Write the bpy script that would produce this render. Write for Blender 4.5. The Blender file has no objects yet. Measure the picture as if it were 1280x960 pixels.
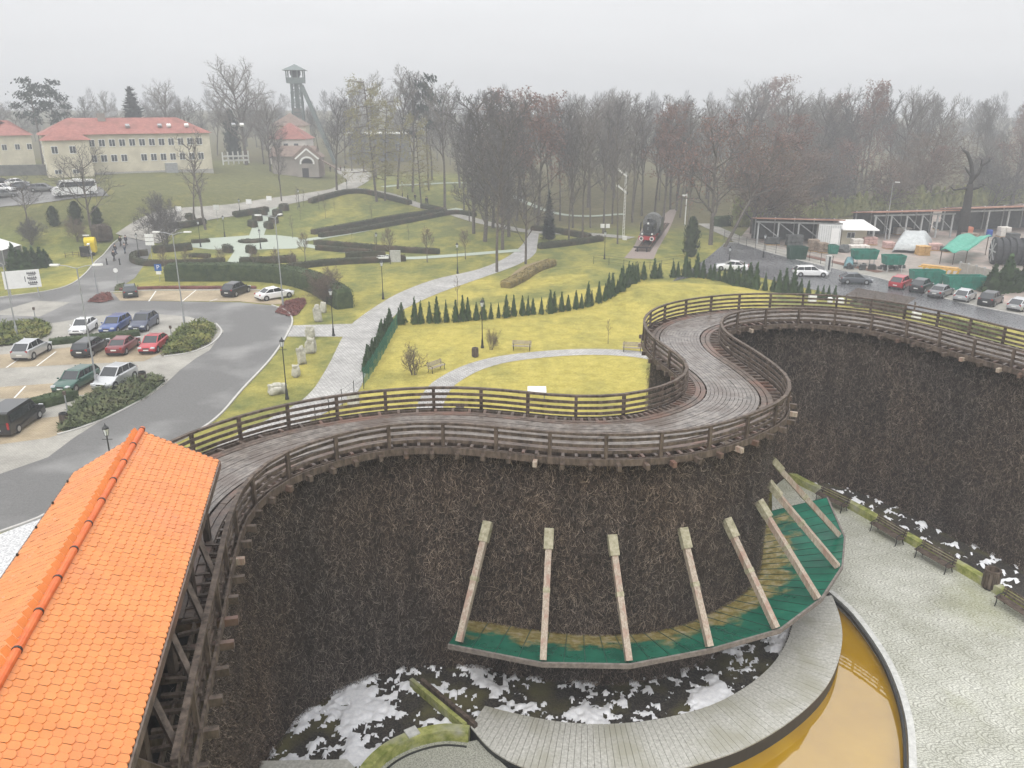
import bpy, bmesh, math, random
from mathutils import Vector, Matrix, noise as mnoise
from mathutils.geometry import tessellate_polygon
import numpy as np

random.seed(7)
R = math.radians
SC = bpy.context.scene
COL = SC.collection

# ------------------------------------------------------------------ camera model
FPX, PITCH, HC = 1020.0, R(18.7), 22.5
cp, sp = math.cos(PITCH), math.sin(PITCH)

def ray(px, py):
    a, b = (px - 640.0) / FPX, (480.0 - py) / FPX
    return Vector((a, cp + b * sp, -sp + b * cp))

def P(px, py, z=0.0):
    """point seen at a photo pixel on the level plane z"""
    d = ray(px, py)
    t = (z - HC) / d.z
    return Vector((d.x * t, d.y * t, z))

def PD(px, py, Y):
    """point seen at a photo pixel at ground distance Y"""
    d = ray(px, py)
    t = Y / d.y
    return Vector((d.x * t, Y, HC + d.z * t))

def ss(t):
    t = max(0.0, min(1.0, t))
    return t * t * (3 - 2 * t)

def terrace(X, Y):
    hgt = 4.6 + 3.4 * ss((-X - 45) / 40.0)
    y0 = 122 + 26 * ss((X + 80) / 40.0) + 22 * ss((X + 45) / 40.0)
    ln = 38 + 30 * ss((X + 70) / 40.0)
    k = 1 - 0.75 * ss((X - 20) / 60.0)
    return hgt * ss((Y - y0) / ln) * k

M1 = P(845, 372); M2 = P(735, 345)
def mounds(X, Y):
    a = ((X - M1.x) / 17.0) ** 2 + ((Y - M1.y) / 9.0) ** 2
    b = ((X - M2.x) / 9.0) ** 2 + ((Y - M2.y) / 8.0) ** 2
    z = 0
    if a < 1: z += 1.3 * (1 - a) ** 2 * (1 + a)
    if b < 1: z += 0.9 * (1 - b) ** 2 * (1 + b)
    return z

def hz(X, Y):
    z = terrace(X, Y) + mounds(X, Y)
    if Y > 260: z += 12 * ss((Y - 260) / 400.0)
    return z

def G(px, py, dz=0.0):
    """point of the terrain seen at a photo pixel"""
    d = ray(px, py); o = Vector((0, 0, HC))
    t, prev = 20.0, 20.0
    while t < 1500:
        q = o + d * t
        if q.z <= hz(q.x, q.y):
            a, b = prev, t
            for _ in range(25):
                m = (a + b) / 2; q = o + d * m
                if q.z <= hz(q.x, q.y): b = m
                else: a = m
            return Vector((q.x, q.y, hz(q.x, q.y) + dz))
        prev = t; t *= 1.01
    return Vector((q.x, q.y, 0))

def zat(px, py, base):
    """height at which pixel row py cuts the vertical through base"""
    d = ray(px, py)
    return HC + d.z * (base.y / d.y)

# ------------------------------------------------------------------ mesh builder
class MB:
    def __init__(s): s.v = []; s.f = []; s.m = []; s.cur = 0
    def add(s, vs, fs):
        o = len(s.v); s.v.extend([tuple(v) for v in vs])
        s.f.extend([tuple(i + o for i in f) for f in fs]); s.m.extend([s.cur] * len(fs))
        return s
    def box(s, c, size, rz=0.0, rx=0.0, ry=0.0):
        x, y, z = size[0] / 2, size[1] / 2, size[2] / 2
        M = Matrix.Rotation(rz, 3, 'Z') @ Matrix.Rotation(ry, 3, 'Y') @ Matrix.Rotation(rx, 3, 'X')
        c = Vector(c)
        vs = [c + M @ Vector((i * x, j * y, k * z)) for k in (-1, 1) for j in (-1, 1) for i in (-1, 1)]
        return s.add(vs, [(0, 2, 3, 1), (4, 5, 7, 6), (0, 1, 5, 4), (2, 6, 7, 3), (0, 4, 6, 2), (1, 3, 7, 5)])
    def bar(s, a, b, w, h, up=(0, 0, 1)):
        a, b = Vector(a), Vector(b); d = (b - a)
        if d.length < 1e-6: return s
        d.normalize(); u = Vector(up)
        if abs(d.dot(u)) > .98: u = Vector((1, 0, 0))
        sd = d.cross(u).normalized(); u = sd.cross(d).normalized()
        vs = [p + sd * (i * w / 2) + u * (j * h / 2) for p in (a, b) for (i, j) in ((-1, -1), (1, -1), (1, 1), (-1, 1))]
        return s.add(vs, [(3, 2, 1, 0), (4, 5, 6, 7), (0, 1, 5, 4), (1, 2, 6, 5), (2, 3, 7, 6), (3, 0, 4, 7)])
    def tube(s, pts, rads, n=6, caps=True):
        pts = [Vector(p) for p in pts]
        if not hasattr(rads, '__len__'): rads = [rads] * len(pts)
        vs, fs = [], []; prev = None
        for i, p in enumerate(pts):
            d = (pts[min(i + 1, len(pts) - 1)] - pts[max(i - 1, 0)])
            d = d.normalized() if d.length > 1e-9 else Vector((0, 0, 1))
            u = prev if prev is not None else (Vector((1, 0, 0)) if abs(d.x) < .9 else Vector((0, 1, 0)))
            a = (u - d * u.dot(d))
            a = a.normalized() if a.length > 1e-6 else d.orthogonal().normalized()
            b = d.cross(a); prev = a
            for k in range(n):
                t = 2 * math.pi * k / n
                vs.append(p + (a * math.cos(t) + b * math.sin(t)) * rads[i])
        for i in range(len(pts) - 1):
            for k in range(n):
                fs.append((i * n + k, i * n + (k + 1) % n, (i + 1) * n + (k + 1) % n, (i + 1) * n + k))
        if caps:
            fs.append(tuple(reversed(range(n)))); fs.append(tuple((len(pts) - 1) * n + k for k in range(n)))
        return s.add(vs, fs)
    def lathe(s, c, prof, n=12, axis='Z'):
        c = Vector(c); vs, fs = [], []
        for (r, h) in prof:
            for k in range(n):
                t = 2 * math.pi * k / n
                p = (r * math.cos(t), r * math.sin(t), h)
                if axis == 'X': p = (p[2], p[0], p[1])
                if axis == 'Y': p = (p[1], p[2], p[0])
                vs.append(c + Vector(p))
        for i in range(len(prof) - 1):
            for k in range(n):
                fs.append((i * n + k, i * n + (k + 1) % n, (i + 1) * n + (k + 1) % n, (i + 1) * n + k))
        fs.append(tuple(reversed(range(n)))); fs.append(tuple((len(prof) - 1) * n + k for k in range(n)))
        return s.add(vs, fs)
    def prism(s, poly, z0, z1):
        """vertical prism over a horizontal polygon"""
        n = len(poly)
        vs = [(p[0], p[1], z0) for p in poly] + [(p[0], p[1], z1) for p in poly]
        fs = [(i, (i + 1) % n, n + (i + 1) % n, n + i) for i in range(n)]
        tri = tessellate_polygon([[Vector((p[0], p[1], 0)) for p in poly]])
        fs += [(n + a, n + b, n + c) for a, b, c in tri] + [(c, b, a) for a, b, c in tri]
        return s.add(vs, fs)
    def extrude(s, prof, a, b, up=(0, 0, 1)):
        """profile [(side, up)] swept from a to b with caps"""
        a, b = Vector(a), Vector(b); d = (b - a).normalized(); u = Vector(up)
        sd = d.cross(u).normalized(); u = sd.cross(d).normalized(); n = len(prof)
        vs = [p + sd * x + u * y for p in (a, b) for x, y in prof]
        fs = [(i, (i + 1) % n, n + (i + 1) % n, n + i) for i in range(n)]
        fs += [tuple(reversed(range(n))), tuple(range(n, 2 * n))]
        return s.add(vs, fs)
    def sheet(s, poly):
        tri = tessellate_polygon([[Vector((p[0], p[1], 0)) for p in poly]])
        out = []
        for a, b, c in tri:
            pa, pb, pc = poly[a], poly[b], poly[c]
            cr = (pb[0] - pa[0]) * (pc[1] - pa[1]) - (pb[1] - pa[1]) * (pc[0] - pa[0])
            out.append((a, b, c) if cr > 0 else (a, c, b))
        return s.add(poly, out)
    def strip(s, L, Rr):
        """sheet between two equally sampled edges"""
        n = len(L); vs = list(L) + list(Rr)
        return s.add(vs, [(i, n + i, n + i + 1, i + 1) for i in range(n - 1)])
    def sweep(s, pts, prof, closed=False):
        """profile [(side, up)] swept along a level polyline (mitred), side = right of travel"""
        pts = [Vector(p) for p in pts]; n = len(prof); vs, fs = [], []
        for i, p in enumerate(pts):
            if closed: a, b = pts[i - 1], pts[(i + 1) % len(pts)]
            else: a, b = pts[max(i - 1, 0)], pts[min(i + 1, len(pts) - 1)]
            d = (b - a); d.z = 0; d.normalize(); sd = Vector((d.y, -d.x, 0))
            for x, y in prof: vs.append(p + sd * x + Vector((0, 0, y)))
        m = len(pts)
        for i in range(m if closed else m - 1):
            j = (i + 1) % m
            for k in range(n):
                fs.append((i * n + k, j * n + k, j * n + (k + 1) % n, i * n + (k + 1) % n))
        if not closed:
            fs.append(tuple(range(n))); fs.append(tuple((m - 1) * n + k for k in reversed(range(n))))
        return s.add(vs, fs)
    def build(s, name, mats, parent=None, smooth=False, loc=None):
        me = bpy.data.meshes.new(name)
        vs = s.v
        if loc is not None:
            L = Vector(loc); vs = [(v[0] - L.x, v[1] - L.y, v[2] - L.z) for v in vs]
        me.from_pydata(vs, [], s.f); 
        if not isinstance(mats, (list, tuple)): mats = [mats]
        for m in mats: me.materials.append(m)
        if len(mats) > 1: me.polygons.foreach_set('material_index', s.m)
        if smooth: me.polygons.foreach_set('use_smooth', [True] * len(me.polygons))
        me.update()
        o = bpy.data.objects.new(name, me); COL.objects.link(o)
        if loc is not None: o.location = loc
        if parent is not None: o.parent = parent
        return o

def bevel(o, w=.02, seg=2):
    m = o.modifiers.new('bevel', 'BEVEL'); m.width = w; m.segments = seg; m.limit_method = 'ANGLE'
    return o

def thing(name, label, cat, loc=(0, 0, 0), rz=0.0, group=None):
    o = bpy.data.objects.new(name, None); COL.objects.link(o)
    o.location = loc; o.rotation_euler = (0, 0, rz); o.empty_display_size = .2
    o['label'] = label; o['category'] = cat
    if group: o['group'] = group
    return o

def tag(o, label, cat, group=None):
    o['label'] = label; o['category'] = cat
    if group: o['group'] = group
    return o

def struct(o, kind='structure'):
    o['kind'] = kind; return o

KIDS = {}
def dup(root, loc=None, rz=None, label=None, group=None, scale=None):
    r = root.copy(); COL.objects.link(r)
    if loc is not None: r.location = loc
    if rz is not None: r.rotation_euler = (0, 0, rz)
    if scale is not None: r.scale = scale if hasattr(scale, '__len__') else (scale,) * 3
    if label: r['label'] = label
    if group: r['group'] = group
    for ch in KIDS.get(root.name) or list(root.children):
        c = ch.copy(); COL.objects.link(c); c.parent = r
        for g in list(ch.children):
            d = g.copy(); COL.objects.link(d); d.parent = c
    return r

# ------------------------------------------------------------------ curves
def catmull(pts, step=.5):
    pts = [Vector(p) for p in pts]; out = []
    for i in range(len(pts) - 1):
        p0 = pts[max(i - 1, 0)]; p1 = pts[i]; p2 = pts[i + 1]; p3 = pts[min(i + 2, len(pts) - 1)]
        n = max(2, int((p2 - p1).length / step * 2))
        for k in range(n):
            t = k / n
            out.append(.5 * ((2 * p1) + (p2 - p0) * t + (2 * p0 - 5 * p1 + 4 * p2 - p3) * t * t + (3 * p1 - p0 - 3 * p2 + p3) * t ** 3))
    out.append(pts[-1])
    return resample(out, step)

def resample(pts, step):
    acc = [0.0]
    for a, b in zip(pts, pts[1:]): acc.append(acc[-1] + (b - a).length)
    n = max(1, round(acc[-1] / step)); out = []; j = 0
    for i in range(n + 1):
        s = acc[-1] * i / n
        while j < len(acc) - 2 and acc[j + 1] < s: j += 1
        L = acc[j + 1] - acc[j]
        out.append(pts[j].lerp(pts[j + 1], (s - acc[j]) / L if L > 1e-9 else 0))
    return out

def smooth(pts, it=2):
    for _ in range(it):
        pts = [pts[0]] + [(pts[i - 1] + pts[i] * 2 + pts[i + 1]) / 4 for i in range(1, len(pts) - 1)] + [pts[-1]]
    return pts

def normals(pts):
    out = []
    for i in range(len(pts)):
        d = pts[min(i + 1, len(pts) - 1)] - pts[max(i - 1, 0)]; d.z = 0; d.normalize()
        out.append(Vector((d.y, -d.x, 0)))     # right of travel
    return out

def offset(pts, d):
    return [p + n * d for p, n in zip(pts, normals(pts))]

def px_line(pp, z=0.0, step=1.0, curve=True):
    q = [P(x, y, z) for x, y in pp]
    return catmull(q, step) if curve else resample(q, step)

def g_line(pp, step=1.0, curve=True, dz=0.0):
    q = [G(x, y) for x, y in pp]
    q = catmull(q, step) if curve else resample(q, step)
    return [Vector((p.x, p.y, hz(p.x, p.y) + dz)) for p in q]

def inside(poly, x, y):
    c = False; n = len(poly); j = n - 1
    for i in range(n):
        xi, yi, xj, yj = poly[i][0], poly[i][1], poly[j][0], poly[j][1]
        if (yi > y) != (yj > y) and x < (xj - xi) * (y - yi) / (yj - yi) + xi: c = not c
        j = i
    return c

# ------------------------------------------------------------------ materials
def mat(name, c1, c2=None, scale=3.0, rough=.75, bump=0.0, detail=6.0, spec=.3, metal=0.0, stretch=None,
        lo=.35, hi=.65, c3=None, scale3=.6, coat=0.0, coords='Object', bscale=None, trans=0.0, rvar=0.0):
    m = bpy.data.materials.new(name); m.use_nodes = True
    nt = m.node_tree; N = nt.nodes; L = nt.links
    b = N['Principled BSDF']
    b.inputs['Roughness'].default_value = rough
    b.inputs['Specular IOR Level'].default_value = spec
    b.inputs['Metallic'].default_value = metal
    b.inputs['Coat Weight'].default_value = coat
    if c2 is None and c3 is None and not bump:
        b.inputs['Base Color'].default_value = (*c1, 1); return m
    tc = N.new('ShaderNodeTexCoord'); vec = tc.outputs[coords]
    if stretch:
        mp = N.new('ShaderNodeMapping'); mp.inputs['Scale'].default_value = stretch
        L.new(vec, mp.inputs['Vector']); vec = mp.outputs['Vector']
    no = N.new('ShaderNodeTexNoise'); no.inputs['Scale'].default_value = scale; no.inputs['Detail'].default_value = detail
    no.inputs['Roughness'].default_value = .65
    L.new(vec, no.inputs['Vector'])
    rp = N.new('ShaderNodeValToRGB')
    rp.color_ramp.elements[0].position = lo; rp.color_ramp.elements[1].position = hi
    rp.color_ramp.elements[0].color = (*c1, 1); rp.color_ramp.elements[1].color = (*(c2 or c1), 1)
    L.new(no.outputs['Fac'], rp.inputs['Fac'])
    colo = rp.outputs['Color']
    if c3:
        n3 = N.new('ShaderNodeTexNoise'); n3.inputs['Scale'].default_value = scale3; n3.inputs['Detail'].default_value = 4
        L.new(vec, n3.inputs['Vector'])
        r3 = N.new('ShaderNodeValToRGB'); r3.color_ramp.elements[0].position = .48; r3.color_ramp.elements[1].position = .68
        L.new(n3.outputs['Fac'], r3.inputs['Fac'])
        mx = N.new('ShaderNodeMix'); mx.data_type = 'RGBA'
        L.new(r3.outputs['Color'], mx.inputs['Factor']); L.new(colo, mx.inputs['A']); mx.inputs['B'].default_value = (*c3, 1)
        colo = mx.outputs['Result']
    L.new(colo, b.inputs['Base Color'])
    if rvar:
        mr = N.new('ShaderNodeMapRange'); mr.inputs['To Min'].default_value = rough - rvar; mr.inputs['To Max'].default_value = rough + rvar
        mr.inputs['From Min'].default_value = .3; mr.inputs['From Max'].default_value = .7
        nr = N.new('ShaderNodeTexNoise'); nr.inputs['Scale'].default_value = scale * .4
        L.new(vec, nr.inputs['Vector']); L.new(nr.outputs['Fac'], mr.inputs['Value']); L.new(mr.outputs['Result'], b.inputs['Roughness'])
    if bump:
        bp = N.new('ShaderNodeBump'); bp.inputs['Strength'].default_value = bump; bp.inputs['Distance'].default_value = .05
        if bscale:
            nb = N.new('ShaderNodeTexNoise'); nb.inputs['Scale'].default_value = bscale; nb.inputs['Detail'].default_value = 5
            L.new(vec, nb.inputs['Vector']); L.new(nb.outputs['Fac'], bp.inputs['Height'])
        else: L.new(no.outputs['Fac'], bp.inputs['Height'])
        L.new(bp.outputs['Normal'], b.inputs['Normal'])
    return m

def brick_mat(name, c1, c2, mortar, scale, bw, bh, msize=.02, rough=.8, noise=.0, bump=.3, rot=0.0, spec=.3, coords='Object'):
    m = bpy.data.materials.new(name); m.use_nodes = True
    nt = m.node_tree; N = nt.nodes; L = nt.links; b = N['Principled BSDF']
    b.inputs['Roughness'].default_value = rough; b.inputs['Specular IOR Level'].default_value = spec
    tc = N.new('ShaderNodeTexCoord'); mp = N.new('ShaderNodeMapping'); mp.inputs['Rotation'].default_value = (0, 0, rot)
    L.new(tc.outputs[coords], mp.inputs['Vector'])
    br = N.new('ShaderNodeTexBrick'); br.inputs['Scale'].default_value = scale
    br.inputs['Color1'].default_value = (*c1, 1); br.inputs['Color2'].default_value = (*c2, 1); br.inputs['Mortar'].default_value = (*mortar, 1)
    br.inputs['Mortar Size'].default_value = msize; br.inputs['Brick Width'].default_value = bw; br.inputs['Row Height'].default_value = bh
    L.new(mp.outputs['Vector'], br.inputs['Vector'])
    no = N.new('ShaderNodeTexNoise'); no.inputs['Scale'].default_value = .35; no.inputs['Detail'].default_value = 8
    L.new(tc.outputs[coords], no.inputs['Vector'])
    mr = N.new('ShaderNodeMapRange'); mr.inputs['From Min'].default_value = .3; mr.inputs['From Max'].default_value = .7
    mr.inputs['To Min'].default_value = 1 - noise; mr.inputs['To Max'].default_value = 1 + noise * .6
    L.new(no.outputs['Fac'], mr.inputs['Value'])
    mx = N.new('ShaderNodeMix'); mx.data_type = 'RGBA'; mx.blend_type = 'MULTIPLY'; mx.inputs['Factor'].default_value = 1
    L.new(br.outputs['Color'], mx.inputs['A']); L.new(mr.outputs['Result'], mx.inputs['B'])
    L.new(mx.outputs['Result'], b.inputs['Base Color'])
    bp = N.new('ShaderNodeBump'); bp.inputs['Strength'].default_value = bump; bp.inputs['Distance'].default_value = .02
    L.new(br.outputs['Fac'], bp.inputs['Height']); bp.invert = True
    L.new(bp.outputs['Normal'], b.inputs['Normal'])
    return m

WOOD = mat('old_wood', (.040, .028, .021), (.155, .118, .092), 5, .6, .4, stretch=(1, 1, .35), spec=.35)
WOODW = mat('wet_wood', (.095, .082, .072), (.24, .21, .185), 3, .22, .3, spec=.5, c3=(.11, .085, .07), scale3=.7)
WOODB = mat('brown_boards', (.055, .040, .032), (.17, .13, .105), 4, .45, .4, spec=.45, c3=(.17, .095, .07), scale3=.9)
WOODL = mat('pale_timber', (.27, .215, .165), (.50, .43, .35), 6, .6, .3, stretch=(3, 3, .6), c3=(.33, .21, .165), scale3=1.3)
WOODM = mat('mossy_timber', (.24, .225, .14), (.46, .42, .31), 6, .7, .3)
DARK = mat('dark_metal', (.018, .019, .02), rough=.45, spec=.5)
GREYM = mat('grey_metal', (.30, .31, .32), (.40, .41, .42), 3, .5, metal=.3)
WHITE = mat('white_paint', (.74, .74, .72), (.82, .82, .8), 2, .5)
GLASS = mat('dark_glass', (.02, .024, .028), rough=.08, spec=.7)
RUBBER = mat('rubber', (.015, .015, .016), rough=.8)
BARK = mat('bark', (.075, .065, .055), (.17, .148, .125), 3, .9, .3)
# ------------------------------------------------------------------ camera, light, sky
cam = bpy.data.cameras.new('camera'); co = bpy.data.objects.new('camera', cam); COL.objects.link(co)
cam.sensor_width = 36; cam.lens = 36 * FPX / 1280; cam.clip_start = .2; cam.clip_end = 4000
co.location = (0, 0, HC); co.rotation_euler = (math.pi / 2 - PITCH, 0, 0)
SC.camera = co

SUN_EL, SUN_AZ = R(52), R(200)
w = bpy.data.worlds.new('World'); SC.world = w; w.use_nodes = True
nt = w.node_tree; N = nt.nodes; L = nt.links
bg = N['Background']; bg.inputs['Strength'].default_value = .1
sky = N.new('ShaderNodeTexSky'); sky.sky_type = 'NISHITA'; sky.sun_disc = False
sky.sun_elevation = SUN_EL; sky.sun_rotation = SUN_AZ; sky.dust_density = 6; sky.air_density = 1.2
hs = N.new('ShaderNodeHueSaturation'); hs.inputs['Saturation'].default_value = .10; hs.inputs['Value'].default_value = 1.0
L.new(sky.outputs['Color'], hs.inputs['Color'])
tc = N.new('ShaderNodeTexCoord'); sx = N.new('ShaderNodeSeparateXYZ'); L.new(tc.outputs['Generated'], sx.inputs['Vector'])
rp = N.new('ShaderNodeValToRGB'); e = rp.color_ramp.elements        # overcast dome: brighter overhead than at the horizon
e[0].position = 0.0; e[0].color = (.95, .955, .965, 1)
e[1].position = 1.0; e[1].color = (2.3, 2.3, 2.32, 1)
x_ = e.new(.16); x_.color = (.98, .99, 1.01, 1)
x_ = e.new(.45); x_.color = (1.5, 1.5, 1.52, 1)
cn = N.new('ShaderNodeTexNoise'); cn.inputs['Scale'].default_value = 2.2; cn.inputs['Detail'].default_value = 5
cm = N.new('ShaderNodeMapping'); cm.inputs['Scale'].default_value = (1, 1, 6); L.new(tc.outputs['Generated'], cm.inputs['Vector']); L.new(cm.outputs['Vector'], cn.inputs['Vector'])
cr = N.new('ShaderNodeMapRange'); cr.inputs['From Min'].default_value = .25; cr.inputs['From Max'].default_value = .75; cr.inputs['To Min'].default_value = 9.4; cr.inputs['To Max'].default_value = 10.6
L.new(cn.outputs['Fac'], cr.inputs['Value'])
L.new(sx.outputs['Z'], rp.inputs['Fac'])
ml = N.new('ShaderNodeMix'); ml.data_type = 'RGBA'; ml.blend_type = 'MULTIPLY'; ml.inputs['Factor'].default_value = 1
L.new(rp.outputs['Color'], ml.inputs['A']); L.new(cr.outputs['Result'], ml.inputs['B'])
mx = N.new('ShaderNodeMix'); mx.data_type = 'RGBA'; mx.inputs['Factor'].default_value = .9
L.new(hs.outputs['Color'], mx.inputs['A']); L.new(ml.outputs['Result'], mx.inputs['B'])
L.new(mx.outputs['Result'], bg.inputs['Color'])
sl = bpy.data.lights.new('sun', 'SUN'); sl.energy = 1.4; sl.angle = R(25); sl.color = (1, .97, .93)
so = bpy.data.objects.new('sun', sl); COL.objects.link(so)
dv = Vector((math.sin(SUN_AZ) * math.cos(SUN_EL), math.cos(SUN_AZ) * math.cos(SUN_EL), math.sin(SUN_EL)))
so.rotation_euler = dv.to_track_quat('Z', 'Y').to_euler()

v = SC.view_settings
v.view_transform = 'Standard'; v.look = 'None'; v.gamma = 1; v.use_curve_mapping = False; v.exposure = 0.0
SC.cycles.max_bounces = 5; SC.cycles.diffuse_bounces = 3; SC.cycles.glossy_bounces = 3
SC.cycles.volume_bounces = 0; SC.cycles.use_denoising = True
SC.cycles.use_adaptive_sampling = True; SC.cycles.adaptive_threshold = .02

# the misty air
hb = MB().box((0, 380, 22), (1500, 980, 48))
hm = bpy.data.materials.new('mist'); hm.use_nodes = True
nt = hm.node_tree
for n in list(nt.nodes):
    if n.type != 'OUTPUT_MATERIAL': nt.nodes.remove(n)
pv = nt.nodes.new('ShaderNodeVolumePrincipled')
pv.inputs['Density'].default_value = .00145; pv.inputs['Color'].default_value = (.855, .875, .90, 1); pv.inputs['Anisotropy'].default_value = 0.0
nt.links.new(pv.outputs['Volume'], nt.nodes['Material Output'].inputs['Volume'])
HAZE = struct(hb.build('haze', hm), 'stuff')

# ------------------------------------------------------------------ walkway edge curves (rail line of both sides)
ZD, ZR = 10.4, 11.3      # deck level, top of the rail
_j = [(258, 1010), (271, 930), (280, 875), (287, 827), (295, 787), (301, 747), (306, 710), (312, 684), (320, 663), (328, 642), (339, 630), (351, 619.5), (365, 610),
      (385, 602), (405, 594), (425, 587), (444, 581), (465, 576), (486, 572.5), (509, 570.5), (530, 570), (551, 570), (572, 571), (594, 573), (615, 575.5), (651, 580), (693, 584.5),
      (734, 586.5), (775, 587), (814, 586), (852, 583), (886, 577), (916, 569), (942, 560)]
_t = [(977, 502), (987, 492), (989, 480), (981, 466), (960, 450), (940, 436), (920, 425), (906, 415), (900, 405), (903, 396), (915, 391), (935, 387.5), (960, 386), (992, 384.5), (1025, 385.5),
      (1057, 388), (1092, 392.5), (1125, 399), (1155, 406), (1205, 420), (1260, 434), (1300, 444), (1350, 457)]
oj = catmull([P(x, y, 10.12) for x, y in _j], .5)
oj = offset(oj, -.42)                                  # the joists stick out; travel runs left to right
ot = [P(x, y, ZR) for x, y in _t]
OUT = catmull([Vector((p.x, p.y, 0)) for p in oj[::4] + ot], .5)
OUT = resample(smooth(OUT, 6), .5)
_i = [(216, 550), (251, 536), (320, 514), (392, 499), (464, 489), (534, 484), (602, 485), (670, 492), (710, 496), (749, 496.5), (787, 494), (820, 487), (852, 474), (865, 464), (861, 455), (849, 444),
      (822, 427), (807, 412), (804, 398), (817, 386), (840, 378), (875, 372), (916, 368), (960, 367), (1057, 370), (1130, 380), (1176, 389), (1225, 401), (1279, 414), (1340, 429)]
INN = catmull([Vector((p.x, p.y, 0)) for p in [P(x, y, ZR) for x, y in _i]], .5)
INN = resample(smooth(INN, 6), .5)
# the covered start of the walk: carry the inner edge on beside the outer one
_near = [p for p in OUT if p.y < INN[0].y - 1.5]
_nl = normals(OUT)
_ext = [OUT[k] - _nl[k] * 4.4 for k in range(0, len(_near), 4)]
_ext = [p for p in _ext if p.y < INN[0].y - 1.2]
INN = catmull(_ext + INN[::2], .5); INN = resample(smooth(INN, 4), .5)

# pair the two edges
def pair(A, B):
    out = []; j = 0
    for a in A:
        best, bj = 1e9, j
        for k in range(j, min(len(B), j + 26)):
            d = (B[k] - a).length
            if d < best: best, bj = d, k
        j = bj; out.append(float(bj))
    for _ in range(30):
        out = [out[0]] + [(out[i - 1] + 2 * out[i] + out[i + 1]) / 4 for i in range(1, len(out) - 1)] + [out[-1]]
    res = []
    for f in out:
        k = min(int(f), len(B) - 2); res.append(B[k].lerp(B[k + 1], f - k))
    return res
PO = OUT; PI_ = pair(OUT, INN)

COURT = [(p.x, p.y) for p in offset(OUT, -1.6)[::2]] + [(140, 60), (140, -20), (-4, -20)]
COURT = [(x, y) for x, y in COURT]

# ------------------------------------------------------------------ the ground sheet
def axis(lo, a, b, hi, fine):
    out = list(np.arange(a, b + .01, fine)); st = fine; x = b
    while x < hi: st *= 1.18; x += st; out.append(min(x, hi))
    st = fine; x = a; pre = []
    while x > lo: st *= 1.18; x -= st; pre.append(max(x, lo))
    return pre[::-1] + out
XS = axis(-740, -110, 110, 740, 1.5); YS = axis(-60, 0, 230, 860, 1.5)
def poly_px(pp): return [(q.x, q.y) for q in [P(x, y) for x, y in pp]]
YEL1 = poly_px([(440, 505), (497, 398), (560, 385), (700, 372), (790, 350), (860, 352), (960, 372), (960, 405), (820, 420), (806, 540), (440, 540)])
CIRC = poly_px([(545, 530), (560, 485), (600, 460), (650, 448), (720, 443), (808, 447), (808, 540)])
MIDL = poly_px([(440, 400), (500, 360), (650, 320), (780, 300), (810, 320), (800, 340), (640, 365), (500, 390)])
def turf(x, y):
    z = hz(x, y)
    yel, wood = .36, 0.0
    if y < 120:
        if inside(YEL1, x, y): yel = .88
        if inside(CIRC, x, y): yel = 1.0
        if x > -45 and y > 66 and inside(MIDL, x, y): yel = .70
    if y > 112: yel = .30 - .22 * ss((y - 112) / 50)
    if x < -40 and y > 122 and z > .4: yel = -.12 * ss(z / 3); wood = .5 * ss((z - 1.5) / 3)
    if y > 150 and x > -18: wood = ss((y - 150) / 22) * ss((x + 18) / 20)
    if y > 225: wood = max(wood, ss((y - 225) / 30))
    return yel, wood
m = MB(); cols = []
for y in YS:
    for x in XS:
        z = hz(x, y)
        if y < 75 and x > -12 and inside(COURT, x, y): z = -1.0
        m.v.append((x, y, z)); cols.append((*turf(x, y), 0, 1))
nx = len(XS)
for j in range(len(YS) - 1):
    for i in range(nx - 1):
        m.f.append((j * nx + i, j * nx + i + 1, (j + 1) * nx + i + 1, (j + 1) * nx + i))
m.m = [0] * len(m.f)
GRASS = bpy.data.materials.new('turf'); GRASS.use_nodes = True
nt = GRASS.node_tree; N = nt.nodes; L = nt.links; b = N['Principled BSDF']; b.inputs['Roughness'].default_value = .9; b.inputs['Specular IOR Level'].default_value = .15
tc = N.new('ShaderNodeTexCoord'); at = N.new('ShaderNodeVertexColor'); at.layer_name = 'turf'
sp_ = N.new('ShaderNodeSeparateColor'); L.new(at.outputs['Color'], sp_.inputs['Color'])
def nz(scale, det=6, rough=.6, st=None):
    n = N.new('ShaderNodeTexNoise'); n.inputs['Scale'].default_value = scale; n.inputs['Detail'].default_value = det; n.inputs['Roughness'].default_value = rough
    if st:
        mp = N.new('ShaderNodeMapping'); mp.inputs['Scale'].default_value = st; L.new(tc.outputs['Object'], mp.inputs['Vector']); L.new(mp.outputs['Vector'], n.inputs['Vector'])
    else: L.new(tc.outputs['Object'], n.inputs['Vector'])
    return n
def ramp(src, a, ca, b_, cb):
    r = N.new('ShaderNodeValToRGB'); r.color_ramp.elements[0].position = a; r.color_ramp.elements[1].position = b_
    r.color_ramp.elements[0].color = (*ca, 1); r.color_ramp.elements[1].color = (*cb, 1); L.new(src, r.inputs['Fac']); return r
def mixc(f, a, b_, mode='MIX'):
    x = N.new('ShaderNodeMix'); x.data_type = 'RGBA'; x.blend_type = mode
    if isinstance(f, float): x.inputs['Factor'].default_value = f
    else: L.new(f, x.inputs['Factor'])
    for s_, k in ((a, 'A'), (b_, 'B')):
        if isinstance(s_, tuple): x.inputs[k].default_value = (*s_, 1)
        else: L.new(s_, x.inputs[k])
    return x.outputs['Result']
n_big = nz(.22, 7, .62, (1, .55, 1)); n_mid = nz(.9, 9, .72); n_fin = nz(5.5, 7, .8)
gr = ramp(n_mid.outputs['Fac'], .3, (.085, .108, .03), .72, (.205, .215, .07))
ye = ramp(n_mid.outputs['Fac'], .3, (.30, .255, .05), .72, (.54, .46, .13))
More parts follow.
